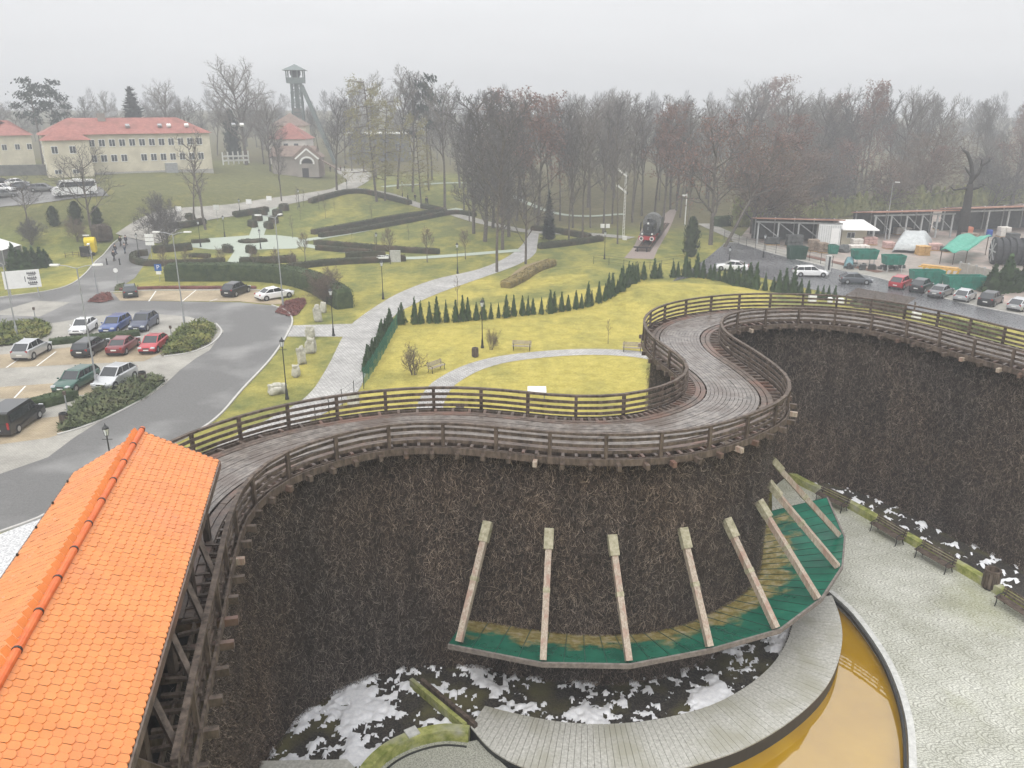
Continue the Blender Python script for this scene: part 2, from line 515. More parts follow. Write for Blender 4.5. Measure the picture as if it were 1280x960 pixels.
mr = N.new('ShaderNodeMath'); mr.operation = 'MULTIPLY_ADD'; L.new(n_big.outputs['Fac'], mr.inputs[0]); mr.inputs[1].default_value = 2.5; mr.inputs[2].default_value = -1.22
ad = N.new('ShaderNodeMath'); ad.operation = 'ADD'; ad.use_clamp = True; L.new(sp_.outputs['Red'], ad.inputs[0]); L.new(mr.outputs[0], ad.inputs[1])
c = mixc(ad.outputs[0], gr.outputs['Color'], ye.outputs['Color'])
fl = ramp(n_mid.outputs['Fac'], .35, (.075, .07, .035), .7, (.16, .13, .075))
mw = N.new('ShaderNodeMath'); mw.operation = 'MULTIPLY'; L.new(sp_.outputs['Green'], mw.inputs[0]); mw.inputs[1].default_value = .9
c = mixc(mw.outputs[0], c, fl.outputs['Color'])
fi = ramp(n_fin.outputs['Fac'], .3, (.55, .57, .55), .7, (1.32, 1.3, 1.25))
c = mixc(1.0, c, fi.outputs['Color'], 'MULTIPLY')
L.new(c, b.inputs['Base Color'])
bp = N.new('ShaderNodeBump'); bp.inputs['Strength'].default_value = .5; bp.inputs['Distance'].default_value = .08
L.new(n_fin.outputs['Fac'], bp.inputs['Height']); L.new(bp.outputs['Normal'], b.inputs['Normal'])
go = struct(m.build('lawn_ground', GRASS, smooth=True))
ca = go.data.color_attributes.new('turf', 'FLOAT_COLOR', 'POINT'); ca.data.foreach_set('color', [x for c_ in cols for x in c_])

# ------------------------------------------------------------------ draped sheets
def drape(name, poly, mt, dz, cell=4.0):
    """poly: world points; draped on the terrain"""
    bm = bmesh.new()
    vs = [bm.verts.new((p[0], p[1], 0)) for p in poly]
    for a, b_, c_ in tessellate_polygon([[Vector((p[0], p[1], 0)) for p in poly]]):
        try: bm.faces.new((vs[a], vs[b_], vs[c_]))
        except ValueError: pass
    xs = [p[0] for p in poly]; ys = [p[1] for p in poly]
    if max(hz(p[0], p[1]) for p in poly) > .01:
        for ax, lo, hi in ((0, min(xs), max(xs)), (1, min(ys), max(ys))):
            t = math.ceil(lo / cell) * cell
            while t < hi:
                cc = Vector((0, 0, 0)); cc[ax] = t; nn = Vector((0, 0, 0)); nn[ax] = 1
                bmesh.ops.bisect_plane(bm, geom=bm.verts[:] + bm.edges[:] + bm.faces[:], plane_co=cc, plane_no=nn); t += cell
    for v_ in bm.verts: v_.co.z = hz(v_.co.x, v_.co.y) + dz
    bmesh.ops.recalc_face_normals(bm, faces=bm.faces[:])
    for f in bm.faces:
        f.normal_update()
        if f.normal.z < 0: f.normal_flip()
    me = bpy.data.meshes.new(name); bm.to_mesh(me); bm.free(); me.materials.append(mt)
    o = bpy.data.objects.new(name, me); COL.objects.link(o); return struct(o)
def area(name, pp, mt, dz, curve=False):
    q = [G(x, y) for x, y in pp]
    if curve: q = catmull(q + [q[0]], 2.0)[:-1]
    return drape(name, q, mt, dz)
def ribbon(name, pp, wd, mt, dz, step=1.5):
    c_ = g_line(pp, step)
    if not hasattr(wd, '__len__'): wd = [wd, wd]
    n = len(c_); ws = [wd[0] + (wd[-1] - wd[0]) * i / (n - 1) if len(wd) == 2 else np.interp(i / (n - 1), np.linspace(0, 1, len(wd)), wd) for i in range(n)]
    nn = normals(c_); mm = MB()
    rows = [[c_[i] + nn[i] * (ws[i] * k / 2) for i in range(n)] for k in (-1, -.33, .33, 1)]
    for r_ in rows:
        for p in r_: p.z = hz(p.x, p.y) + dz
    for a, b_ in zip(rows, rows[1:]): mm.strip(a, b_)
    return struct(mm.build(name, mt))
def edged(name, Lp, Rp, mt, dz, n=60):
    A = resample(g_line(Lp, .8), .8); B = resample(g_line(Rp, .8), .8)
    A = [A[int(i * (len(A) - 1) / n)] for i in range(n + 1)]; B = [B[int(i * (len(B) - 1) / n)] for i in range(n + 1)]
    mm = MB(); rows = []
    for k in range(5):
        r_ = [a.lerp(b_, k / 4) for a, b_ in zip(A, B)]
        for p in r_: p.z = hz(p.x, p.y) + dz
        rows.append(r_)
    for a, b_ in zip(rows, rows[1:]): mm.strip(a, b_)
    return struct(mm.build(name, mt))
def kerb(pp, wd=.18, h=.12, closed=False, curve=True, name='kerb'):
    c_ = g_line(pp, 1.0, curve)
    return struct(MB().sweep(c_, [(-wd / 2, -.1), (-wd / 2, h), (wd / 2, h), (wd / 2, -.1)], closed).build(name, KERB))

ASPH = mat('asphalt', (.105, .103, .10), (.155, .152, .147), 14, .62, .25, spec=.35, c3=(.24, .236, .228), scale3=.16, rvar=.1)
WETA = mat('wet_asphalt', (.06, .062, .066), (.10, .10, .105), 10, .32, .2, spec=.5, c3=(.14, .14, .145), scale3=.15, rvar=.14)
PAVG = brick_mat('grey_pavers', (.34, .325, .29), (.41, .39, .35), (.24, .23, .2), 1, .22, .11, .012, noise=.25)
PAVT = brick_mat('tan_pavers', (.36, .29, .19), (.44, .36, .25), (.26, .21, .14), 1, .22, .11, .012, noise=.3)
PAVL = brick_mat('path_setts', (.37, .36, .345), (.50, .49, .47), (.22, .215, .205), 1, .34, .34, .03, noise=.22, bump=.5)
PAVM = mat('pale_mint_paving', (.33, .375, .31), (.41, .45, .38), 6, .8, .1)
GRAV = mat('white_gravel', (.36, .36, .37), (.66, .66, .65), 9, .8, .6, lo=.4, hi=.6)
KERB = mat('kerb_stone', (.40, .39, .37), (.52, .51, .48), 5, .75, .1)
LINE = mat('road_paint', (.66, .66, .64), (.75, .75, .72), 5, .6)
DIRT = mat('yard_ground', (.22, .19, .165), (.34, .30, .265), 1.2, .7, .3, c3=(.42, .33, .29), scale3=.25, rvar=.15)
MULCH = mat('bark_mulch', (.10, .05, .035), (.20, .11, .08), 12, .9, .5)

# left: the car park loop and the road past it
area('asphalt_road', [(-60, 690), (0, 664), (60, 642), (100, 612), (180, 572), (262, 529), (305, 484), (340, 446), (362, 412), (365, 398), (356, 388), (340, 382), (300, 378), (170, 376), (140, 366), (168, 348),
     (184, 326), (190, 305), (182, 290), (160, 294), (140, 306), (122, 325), (108, 341), (90, 355), (60, 364), (0, 372), (-80, 385)], ASPH, .02)
ribbon('park_road', [(172, 300), (200, 281), (235, 270), (300, 262), (345, 253), (400, 243), (430, 236), (448, 224), (436, 211)], [7.5, 5, 4.5, 4.5, 6, 9, 9], PAVG, .12)
area('paving', [(-10, 392), (45, 376), (88, 378), (50, 396), (0, 394)], PAVG, .03)
area('paving', [(-60, 430), (60, 405), (130, 394), (185, 392), (235, 396), (268, 404), (280, 414), (262, 438), (245, 448), (225, 463), (205, 482), (180, 500), (120, 530), (92, 548), (60, 572), (0, 593), (-80, 620)], PAVG, .028)
area('parking_bay', [(142, 367), (180, 364), (320, 363), (362, 380), (340, 381), (300, 377), (178, 376), (150, 376)], PAVT, .036)
area('parking_bay', [(-40, 448), (90, 434), (200, 428), (215, 436), (180, 452), (90, 456), (-40, 463)], PAVT, .036)
area('parking_bay', [(-40, 487), (75, 479), (165, 472), (160, 488), (75, 497), (-40, 500)], PAVT, .036)
area('parking_bay', [(-60, 560), (-60, 530), (40, 524), (84, 520), (92, 538), (60, 548), (0, 556)], PAVT, .036)
for a, b_ in [((195, 364), (186, 377)), ((245, 363), (228, 377)), ((272, 374), (262, 377)), ((30, 445), (8, 460)), ((70, 440), (46, 458)), ((32, 483), (18, 498))]:
    ribbon('bay_marking', [a, b_], .14, LINE, .044)
area('gravel_strip', [(-80, 700), (0, 668), (60, 645), (95, 655), (60, 700), (0, 760), (-80, 800)], GRAV, .024)
kerb([(0, 666), (60, 643), (100, 613), (180, 573), (262, 530), (305, 485), (340, 447), (362, 413), (365, 398), (356, 388), (340, 382)])
kerb([(138, 366), (180, 363.5), (250, 363), (322, 363), (345, 372)])
kerb([(108, 341), (90, 355), (60, 364), (0, 372)]); kerb([(182, 290), (160, 294), (140, 306), (122, 325), (108, 341)])
kerb([(72, 544), (100, 536), (140, 520), (180, 498), (207, 477)])
kerb([(205, 446), (235, 442), (262, 432), (277, 416), (270, 405)])
# paths of the park
edged('cobbled_path', [(240, 575), (300, 542), (378, 500), (407, 463), (427, 424), (440, 405), (470, 383), (502, 365), (545, 349), (600, 336), (636, 320), (655, 303), (662, 286)],
      [(330, 560), (390, 525), (442, 496), (458, 466), (470, 432), (488, 400), (507, 386), (545, 368), (595, 350), (645, 332), (668, 318), (672, 303), (674, 287)], PAVL, .03, 90)
area('cobbled_path', [(361, 407), (440, 405), (429, 421), (356, 421)], PAVL, .026)
ribbon('circle_path', [(530, 540), (536, 515), (542, 496), (557, 478), (590, 460), (630, 449), (690, 442), (750, 440), (805, 444), (850, 455)], 2.1, PAVL, .02, 1.0)
area('promenade', [(228, 308), (262, 298), (290, 296), (318, 294), (345, 294), (372, 297), (384, 303), (370, 311), (330, 312), (300, 313), (262, 312)], PAVM, .05)
ribbon('promenade_path', [(318, 300), (326, 280), (336, 262), (345, 250)], 2.6, PAVM, .055)
ribbon('promenade_path', [(308, 308), (300, 322), (293, 333)], 3.0, PAVM, .055)
ribbon('promenade_path', [(372, 302), (440, 291), (500, 277), (556, 265), (575, 261)], 2.4, PAVM, .055)
ribbon('promenade_path', [(375, 306), (430, 314), (480, 320), (510, 323), (575, 319), (650, 313)], 2.4, PAVM, .055)
ribbon('park_path', [(440, 236), (484, 243), (529, 259), (566, 267), (620, 282), (665, 290), (735, 293), (790, 298)], 3.2, PAVG, .09)
ribbon('park_path', [(478, 234), (520, 231), (600, 231), (700, 268), (780, 268)], 1.6, PAVM, .10)
ribbon('upper_car_park', [(-60, 259), (0, 247), (60, 243), (130, 238)], [12, 9], ASPH, .12)
# right: road, bays, storage yard
area('wet_road', [(840, 352), (880, 326), (905, 305), (918, 302), (965, 315), (1000, 324), (1050, 336), (1110, 349), (1190, 374), (1290, 395), (1400, 415), (1400, 470), (1280, 415), (1200, 396), (1110, 385), (1040, 368), (950, 347), (905, 338)], WETA, .045)
area('yard_ground', [(922, 301), (938, 282), (1040, 277), (1290, 250), (1400, 250), (1400, 405), (1290, 388), (1190, 368), (1110, 344), (1050, 331), (1000, 320), (965, 311)], DIRT, .04)
ribbon('pavement', [(925, 300), (965, 312), (1000, 321), (1050, 333), (1110, 346), (1190, 371), (1290, 391)], 4.0, PAVG, .06)
kerb([(905, 305), (920, 304), (965, 317), (1000, 326), (1050, 338), (1110, 351), (1190, 376), (1290, 397)])
ribbon('mulch_bed', [(1000, 319), (1050, 330), (1100, 341)], 1.6, MULCH, .10)
ribbon('yard_path', [(880, 280), (925, 300)], 3, PAVG, .10)
ribbon('bare_soil', [(640, 354), (660, 335), (690, 325)], 2.2, mat('bare_soil', (.20, .15, .09), (.30, .23, .13), 5, .9), .05)
# railway bed of the monument
BALL = mat('ballast', (.19, .15, .13), (.34, .28, .25), 9, .9, .5)
RAILB = area('track_bed', [(780, 323), (792, 309), (803, 285), (838, 262), (846, 262), (835, 290), (822, 312), (817, 324)], BALL, .03)
# ------------------------------------------------------------------ the graduation tower: brushwood walls under a timber walkway
TW = thing('graduation_tower', 'winding brushwood graduation tower with a railed timber walkway and a green canopy ledge', 'graduation tower')

BRUSH = mat('brushwood', (.012, .010, .009), (.055, .044, .037), 7, .95, .9, detail=12, c3=(.060, .044, .032), scale3=.12, stretch=(1, 1, .6), lo=.35, hi=.7)

def twig_mat():
    m = bpy.data.materials.new('thorn_twigs'); m.use_nodes = True; nt = m.node_tree; N = nt.nodes; L = nt.links; b = N['Principled BSDF']; b.inputs['Roughness'].default_value = .85; b.inputs['Specular IOR Level'].default_value = .2
    tc = N.new('ShaderNodeTexCoord')
    def n(s, st=None, d=6):
        x = N.new('ShaderNodeTexNoise'); x.inputs['Scale'].default_value = s; x.inputs['Detail'].default_value = d
        if st:
            mp = N.new('ShaderNodeMapping'); mp.inputs['Scale'].default_value = st; L.new(tc.outputs['Object'], mp.inputs['Vector']); L.new(mp.outputs['Vector'], x.inputs['Vector'])
        else: L.new(tc.outputs['Object'], x.inputs['Vector'])
        return x.outputs['Fac']
    def r(src, a, ca, c_, cc):
        q = N.new('ShaderNodeValToRGB'); q.color_ramp.elements[0].position = a; q.color_ramp.elements[0].color = (*ca, 1); q.color_ramp.elements[1].position = c_; q.color_ramp.elements[1].color = (*cc, 1); L.new(src, q.inputs['Fac']); return q.outputs['Color']
    def mul(a, c_, mode='MULTIPLY', f=1.0):
        x = N.new('ShaderNodeMix'); x.data_type = 'RGBA'; x.blend_type = mode
        if isinstance(f, float): x.inputs['Factor'].default_value = f
        else: L.new(f, x.inputs['Factor'])
        L.new(a, x.inputs['A']); L.new(c_, x.inputs['B']); return x.outputs['Result']
    geo = N.new('ShaderNodeNewGeometry')
    base = N.new('ShaderNodeValToRGB'); e = base.color_ramp.elements; e[0].position = 0; e[0].color = (.018, .014, .012, 1); e[1].position = 1; e[1].color = (.40, .345, .295, 1)
    q = e.new(.45); q.color = (.066, .052, .043, 1); q = e.new(.8); q.color = (.155, .128, .11, 1); L.new(geo.outputs['Random Per Island'], base.inputs['Fac'])
    tone = r(n(.16), .38, (1.02, 1.0, 1.0), .62, (1.30, 1.16, 1.02))
    streak = r(n(1.5, (1, 1, .10)), .34, (.72, .72, .72), .66, (1.22, 1.22, 1.22))
    blotch = r(n(.7), .3, (.88, .88, .88), .7, (1.08, 1.08, 1.08))
    L.new(mul(mul(mul(base.outputs['Color'], tone), streak), blotch), b.inputs['Base Color']); return m
def brush_wall(path, nsgn, z0, z1, dens, name, bulge=.10):
    """a displaced wall along path with thorn twigs standing off its face (nsgn picks the face)"""
    path = resample(path, .3); nn = normals(path); m = MB()
    nz_ = int((z1 - z0) / .3); n = len(path)
    for k in range(nz_ + 1):
        z = z0 + (z1 - z0) * k / nz_
        for p, q in zip(path, nn):
            d = mnoise.noise(Vector((p.x * .9, p.y * .9, z * .5))) * bulge + mnoise.noise(Vector((p.x * 3, p.y * 3, z * 2))) * bulge * .5
            if z > z1 - .4: d -= .1
            v_ = p + q * (nsgn * d); m.v.append((v_.x, v_.y, z))
    for k in range(nz_):
        for i in range(n - 1): m.f.append((k * n + i, k * n + i + 1, (k + 1) * n + i + 1, (k + 1) * n + i))
    m.m = [0] * len(m.f)
    wall = m.build(name, BRUSH, TW)
    if dens:
        rng = np.random.default_rng(len(path)); L_ = .3 * (n - 1); cnt = int(L_ * (z1 - z0) * dens)
        A = np.array([(p.x, p.y) for p in path]); NN = np.array([(q.x, q.y) for q in nn]) * nsgn
        s = rng.uniform(0, n - 1.001, cnt); i = s.astype(int); f = (s - i)[:, None]
        pos = A[i] * (1 - f) + A[i + 1] * f; nr = NN[i]; tg = np.stack([-nr[:, 1], nr[:, 0]], 1)
        z = rng.uniform(z0 + .2, z1, cnt)
        th = rng.normal(math.pi / 2, .75, cnt); ln = rng.uniform(.12, .40, cnt) ; wd = rng.uniform(.007, .017, cnt)
        out = rng.uniform(-.02, .20, cnt); tilt = rng.normal(0, .22, cnt)
        N3 = np.concatenate([nr, np.zeros((cnt, 1))], 1); T3 = np.concatenate([tg, np.zeros((cnt, 1))], 1); U3 = np.array([[0, 0, 1.0]])
        D = T3 * np.cos(th)[:, None] + U3 * np.sin(th)[:, None] + N3 * tilt[:, None]; D /= np.linalg.norm(D, axis=1)[:, None]
        W = np.cross(D, N3); W /= np.linalg.norm(W, axis=1)[:, None] + 1e-9
        C3 = np.concatenate([pos, z[:, None]], 1) + N3 * out[:, None]
        a = C3 - D * (ln / 2)[:, None]; b_ = C3 + N3 * rng.uniform(-.02, .10, cnt)[:, None] + W * rng.normal(0, .04, cnt)[:, None]; c_ = C3 + D * (ln / 2)[:, None]
        w_ = W * (wd / 2)[:, None]
        V = np.stack([a - w_, a + w_, b_ - w_, b_ + w_, c_ - w_ * .4, c_ + w_ * .4], 1).reshape(-1, 3)
        base = (np.arange(cnt) * 6)[:, None]
        F = np.concatenate([base + np.array([[0, 1, 3, 2]]), base + np.array([[2, 3, 5, 4]])], 0)
        me = bpy.data.meshes.new('thorn_twigs'); nv, nf = len(V), len(F)
        me.vertices.add(nv); me.vertices.foreach_set('co', V.ravel()); me.loops.add(nf * 4); me.loops.foreach_set('vertex_index', F.ravel().astype(np.int32))
        me.polygons.add(nf); me.polygons.foreach_set('loop_start', np.arange(0, nf * 4, 4, dtype=np.int32)); me.polygons.foreach_set('loop_total', np.full(nf, 4, dtype=np.int32))
        me.materials.append(TWIG); me.update(); me.validate()
        o = bpy.data.objects.new('thorn_twigs', me); COL.objects.link(o); o.parent = wall; o['kind'] = 'stuff'
    return wall
TWIG = twig_mat()
WOUT = offset(OUT, -.55); WINN = offset(INN, .5)
brush_wall(WOUT, 1, -1.1, 10.0, 430, 'brushwood_wall')
brush_wall(WINN, -1, -.1, 10.0, 90, 'brushwood_wall')

# deck
NSEC = len(PO)
def dk(i, t, z): 
    q = PI_[i].lerp(PO[i], t); return Vector((q.x, q.y, z))
def strip_box(m, t0, t1, zt, th, i0=0, i1=None):
    i1 = NSEC if i1 is None else i1
    if i1 - i0 < 2: return
    o = len(m.v); 
    for i in range(i0, i1):
        m.v += [tuple(dk(i, t0, zt)), tuple(dk(i, t1, zt)), tuple(dk(i, t1, zt - th)), tuple(dk(i, t0, zt - th))]
    for k in range(i1 - i0 - 1):
        a, b_ = o + k * 4, o + k * 4 + 4
        for e_ in range(4): m.f.append((a + e_, a + (e_ + 1) % 4, b_ + (e_ + 1) % 4, b_ + e_)); m.m.append(0)
    m.f.append((o, o + 3, o + 2, o + 1)); m.m.append(0)
    q = o + (i1 - i0 - 1) * 4; m.f.append((q, q + 1, q + 2, q + 3)); m.m.append(0)
ROOFY = 17.5
i_first = next(i for i in range(NSEC) if PO[i].y > ROOFY)
m = MB(); strip_box(m, .0, 1.0, ZD - .30, .05, i_first); m.build('gap_shade_sheet', WOOD, TW)  # dark sheet added under the boards, stands in for shade in the gaps
m = MB(); K = 13; rnd = random.Random(3)
for k in range(K):
    t0 = .22 + .52 * k / K; t1 = .22 + .52 * (k + .90) / K; i = i_first
    while i < NSEC - 1:
        n_ = rnd.randint(7, 11); j = min(NSEC, i + n_ + 1)
        strip_box(m, t0, t1, ZD + rnd.uniform(-.008, .008), .05, i, j); i = j - 1
m.build('deck_boards', WOODW, TW)
m = MB()
for t0, t1, dz in ((.105, .205, -.012), (.755, .865, -.012)):
    i = i_first
    while i < NSEC - 1:
        j = min(NSEC, i + rnd.randint(6, 10)); mid = (t0 + t1) / 2
        strip_box(m, t0, mid - .004, ZD + dz + rnd.uniform(-.01, .01), .05, i, j); strip_box(m, mid + .004, t1, ZD + dz + rnd.uniform(-.01, .01), .05, i, j); i = j - 1
m.build('side_boards', WOODB, TW)
m = MB(); RUNGS = []
acc = 0.0
for i in range(i_first, NSEC - 1):
    d = (PO[i + 1] - PO[i]).length; acc += max(d, (PI_[i + 1] - PI_[i]).length)
    if acc > .42:
        acc = 0
        for t0, t1 in ((.012, .098), (.875, .985)):
            RUNGS.append((dk(i, t0, ZD - .05 + rnd.uniform(-.02, .02)), dk(i, t1, ZD - .05 + rnd.uniform(-.02, .02))))
RUNGS.sort(key=lambda r_: r_[0].y)
for a, b_ in RUNGS[:96]: MB().bar(a, b_, .11, .07).build('rung', WOODB, TW)
for a, b_ in RUNGS[96:]: m.bar(a, b_, .11, .07)
struct(m.build('far_rungs', WOODB, TW), 'stuff')
m = MB()
for t in (.01, .10, .87, .985): strip_box(m, t - .006, t + .006, ZD - .06, .2, 0)
for t in (.35, .65): strip_box(m, t - .02, t + .02, ZD - .1, .25, 0, i_first + 1)
m.build('long_beams', WOOD, TW)
# joists: one part each
acc, kj = 9, 0
for i in range(0, NSEC - 1):
    acc += (PO[i + 1] - PO[i]).length
    if acc > .93 and kj < 98:
        acc = 0; kj += 1
        q = PO[i] - PI_[i]; q.normalize()
        mb = MB().bar(dk(i, 0, ZD - .26) - q * .3, dk(i, 1, ZD - .26) + q * (.40 + rnd.uniform(-.05, .06)), .15, .20)
        mb.build('joist', WOODL if rnd.random() < .16 else (WOODB if rnd.random() < .4 else WOOD), TW)
        # short stub that reads pale at its sawn end
# the railings
def railing(path, side, i0, name):
    ln = [path[i0]]
    pts = resample(path[i0:], 1.02); root = None; m = MB(); nn = normals(pts)
    def at(z, off): return [Vector((p.x, p.y, z)) + q * off for p, q in zip(pts, nn)]
    m.sweep(at(ZR, 0), [(-.07, -.045), (-.07, .045), (.07, .045), (.07, -.045)])
    for z in (ZD + .16, ZD + .40, ZD + .65): m.sweep(at(z, -side * .075), [(-.022, -.06), (-.022, .06), (.022, .06), (.022, -.06)])
    m.sweep(at(ZD - .16, side * .10), [(-.03, -.14), (-.03, .12), (.03, .12), (.03, -.14)])
    rail = m.build(name, WOOD, TW)
    for k in range(0, len(pts), 2):
        p = pts[k]; q = nn[k]
        rz = math.atan2(q.y, q.x)
        MB().box((p.x + q.x * side * .012, p.y + q.y * side * .012, (ZD - .32 + ZR - .047) / 2), (.105, .13, ZR - .047 - ZD + .32), rz=rz).build('post', WOOD, rail)
    return rail
railing(OUT, 1, 0, 'railing'); 
i_inn = next(i for i in range(len(INN)) if INN[i].y > 19.2)
railing(INN, -1, i_inn, 'railing')

# green canopy ledge round the front bow, held by raking struts
GREEN = bpy.data.materials.new('green_painted_boards'); GREEN.use_nodes = True
nt = GREEN.node_tree; N = nt.nodes; L = nt.links; b = N['Principled BSDF']; b.inputs['Roughness'].default_value = .24; b.inputs['Specular IOR Level'].default_value = .5
tc = N.new('ShaderNodeTexCoord'); at = N.new('ShaderNodeVertexColor'); at.layer_name = 'inner'
n1 = nz(1.1, 6, .6); sp2 = N.new('ShaderNodeSeparateColor'); L.new(at.outputs['Color'], sp2.inputs['Color'])
ad = N.new('ShaderNodeMath'); ad.operation = 'MULTIPLY_ADD'; L.new(n1.outputs['Fac'], ad.inputs[0]); ad.inputs[1].default_value = 1.3; L.new(sp2.outputs['Red'], ad.inputs[2])
r1 = N.new('ShaderNodeValToRGB'); el = r1.color_ramp.elements; el[0].position = .98; el[0].color = (0, 0, 0, 1); el[1].position = 1.22; el[1].color = (1, 1, 1, 1)
mm_ = N.new('ShaderNodeMath'); mm_.operation = 'MULTIPLY'; mm_.inputs[1].default_value = .8; L.new(ad.outputs[0], mm_.inputs[0])
r1.color_ramp.elements[0].position = .80; r1.color_ramp.elements[1].position = .98; L.new(mm_.outputs[0], r1.inputs['Fac'])
n2 = nz(2.3, 6, .7)
st = ramp(n2.outputs['Fac'], .32, (.12, .085, .018), .68, (.40, .35, .24)); st.color_ramp.elements.new(.5).color = (.27, .22, .075, 1)
gg = ramp(nz(.9, 5).outputs['Fac'], .3, (.004, .085, .052), .7, (.014, .17, .105))
L.new(mixc(r1.outputs['Color'], gg.outputs['Color'], st.outputs['Color']), b.inputs['Base Color'])

_c = [(560, 806), (677, 829), (787, 831), (891, 811), (975, 787), (1027, 748), (1053, 708), (1056, 672), (1034, 622)]
ZO, ZI = 3.35, 2.38
co_ = [P(x, y, ZO) for x, y in _c]
def nearest(path, p):
    k = min(range(len(path)), key=lambda i: (path[i].x - p.x) ** 2 + (path[i].y - p.y) ** 2); return k
bow = [i for i in range(len(WOUT))]
CAN = MB(); inner_flag = []; seams = MB(); rim = MB(); soff = MB()
rows = []
for a, b_ in zip(co_, co_[1:]):
    nn_ = max(4, int((b_ - a).length / .75))
    for k in range(nn_ + (1 if b_ is co_[-1] else 0)):
        o_ = a.lerp(b_, k / nn_); rows.append(o_)
ks = [float(nearest(WOUT, Vector((p.x, p.y, 0)))) for p in rows]
for i in range(1, len(ks)): ks[i] = max(ks[i], ks[i - 1])
for _ in range(6): ks = [ks[0]] + [(ks[i - 1] + ks[i] * 2 + ks[i + 1]) / 4 for i in range(1, len(ks) - 1)] + [ks[-1]]
rin = []
for k in ks:
    j = min(int(k), len(WOUT) - 2); q = WOUT[j].lerp(WOUT[j + 1], k - j); rin.append(Vector((q.x, q.y, ZI)))
for o_, i_ in zip(rows, rin):
    for t in range(6):
        q = o_.lerp(i_, t / 5); CAN.v.append(tuple(q)); inner_flag.append(t / 5)
for i in range(len(rows) - 1):
    for t in range(5): CAN.f.append((i * 6 + t, (i + 1) * 6 + t, (i + 1) * 6 + t + 1, i * 6 + t + 1)); CAN.m.append(0)
can = CAN.build('canopy', GREEN, TW)
ca = can.data.color_attributes.new('inner', 'FLOAT_COLOR', 'POINT'); ca.data.foreach_set('color', [x for f in inner_flag for x in (f ** 1.5, 0, 0, 1)])
for o_, i_ in zip(rows, rin): seams.bar(o_ + Vector((0, 0, .012)), i_ + Vector((0, 0, .012)), .022, .02)
seams.build('board_seam', mat('seam', (.02, .07, .05), rough=.6), can)
rim.sweep([Vector((p.x, p.y, ZO)) for p in rows], [(-.04, -.16), (-.04, .035), (.04, .035), (.04, -.16)])
rim.build('rim_board', mat('rim_board', (.13, .11, .10), (.24, .21, .19), 6, .6), can)
dn = Vector((0, 0, -.10)); soff.strip([p + dn for p in rows], [p + dn for p in rin]); soff.build('soffit', WOOD, can)
_h = [(617, 659), (691, 668), (769, 676), (845, 667), (906, 655), (945, 632), (968, 608), (975, 577)]
_f = [(574, 802), (679, 825), (786, 826), (887, 808), (970, 785), (1022, 748), (1047, 708), (1048, 668)]
for (hx, hy), (fx, fy) in zip(_h, _f):
    ft = P(fx, fy, ZO + .08)
    k = nearest(WOUT, ft); q = WOUT[k]; n_ = normals(WOUT)[k]
    # head: where the pixel column meets the wall
    bestk = min(range(max(0, k - 10), min(len(WOUT), k + 11)), key=lambda i: abs(640 + FPX * WOUT[i].x / (WOUT[i].y * cp + (HC - 7) * sp) - hx) + (.8 if True else 0) * abs(i - k) * .8)
    q = WOUT[bestk]; n_ = normals(WOUT)[bestk]; base = q + n_ * .22
    zh = max(6.0, min(8.2, zat(hx, hy, base))); hd = Vector((base.x, base.y, zh))
    st_ = MB().bar(ft, hd, .24, .24).build('strut', WOODL, TW)
    d = (ft - hd).normalized(); 
    MB().bar(hd - d * .25 + n_ * .06, hd + d * .55 + n_ * .06, .36, .28).build('head_block', WOODM, st_)
    MB().bar(ft.lerp(hd, .52) , ft.lerp(hd, .56), .27, .27).build('strut_joint', WOODM, st_)

# ------------------------------------------------------------------ courtyard: planked rim, brine pool, plaza
FANS = bpy.data.materials.new('fan_cobbles'); FANS.use_nodes = True
nt = FANS.node_tree; N = nt.nodes; L = nt.links; b = N['Principled BSDF']; b.inputs['Roughness'].default_value = .7
tc = N.new('ShaderNodeTexCoord')
def vmath(op, a, b_=None, sc=None):
    n = N.new('ShaderNodeVectorMath'); n.operation = op
    for s_, i in ((a, 0), (b_, 1)):
        if s_ is None: continue
        if isinstance(s_, tuple): n.inputs[i].default_value = s_
        else: L.new(s_, n.inputs[i])
    if sc is not None: n.inputs['Scale'].default_value = sc
    return n.outputs['Value' if op in ('LENGTH', 'DISTANCE') else 'Vector']
def smath(op, a, b_=None, c_=None):
    n = N.new('ShaderNodeMath'); n.operation = op
    for s_, i in ((a, 0), (b_, 1), (c_, 2)):
        if s_ is None: continue
        if isinstance(s_, (int, float)): n.inputs[i].default_value = s_
        else: L.new(s_, n.inputs[i])
    return n.outputs[0]
mp = N.new('ShaderNodeMapping'); mp.inputs['Rotation'].default_value = (0, 0, R(-28)); mp.inputs['Scale'].default_value = (1 / 1.3, 1 / .65, 0); L.new(tc.outputs['Object'], mp.inputs['Vector'])
ws = nz(.8, 2); wv = vmath('SCALE', ws.outputs['Color'], None, .34); base = vmath('ADD', mp.outputs['Vector'], wv)
def cell(off):
    a = vmath('ADD', base, off); f = vmath('FRACTION', a); c_ = vmath('SUBTRACT', f, (.5, 0, 0)); c_ = vmath('MULTIPLY', c_, (1, .5, 0)); return vmath('LENGTH', c_)
d1 = cell((0, 0, 0)); d2 = cell((.5, .0, 0))
inn = smath('LESS_THAN', d1, .5)
dd = smath('ADD', smath('MULTIPLY', inn, d1), smath('MULTIPLY', smath('SUBTRACT', 1, inn), d2))
si = smath('SINE', smath('MULTIPLY', dd, 62.0))
vo = N.new('ShaderNodeTexVoronoi'); vo.inputs['Scale'].default_value = 9; vo.feature = 'DISTANCE_TO_EDGE'; L.new(tc.outputs['Object'], vo.inputs['Vector'])
ve = ramp(vo.outputs['Distance'], .0, (.55, .55, .55), .16, (1.05, 1.05, 1.05))
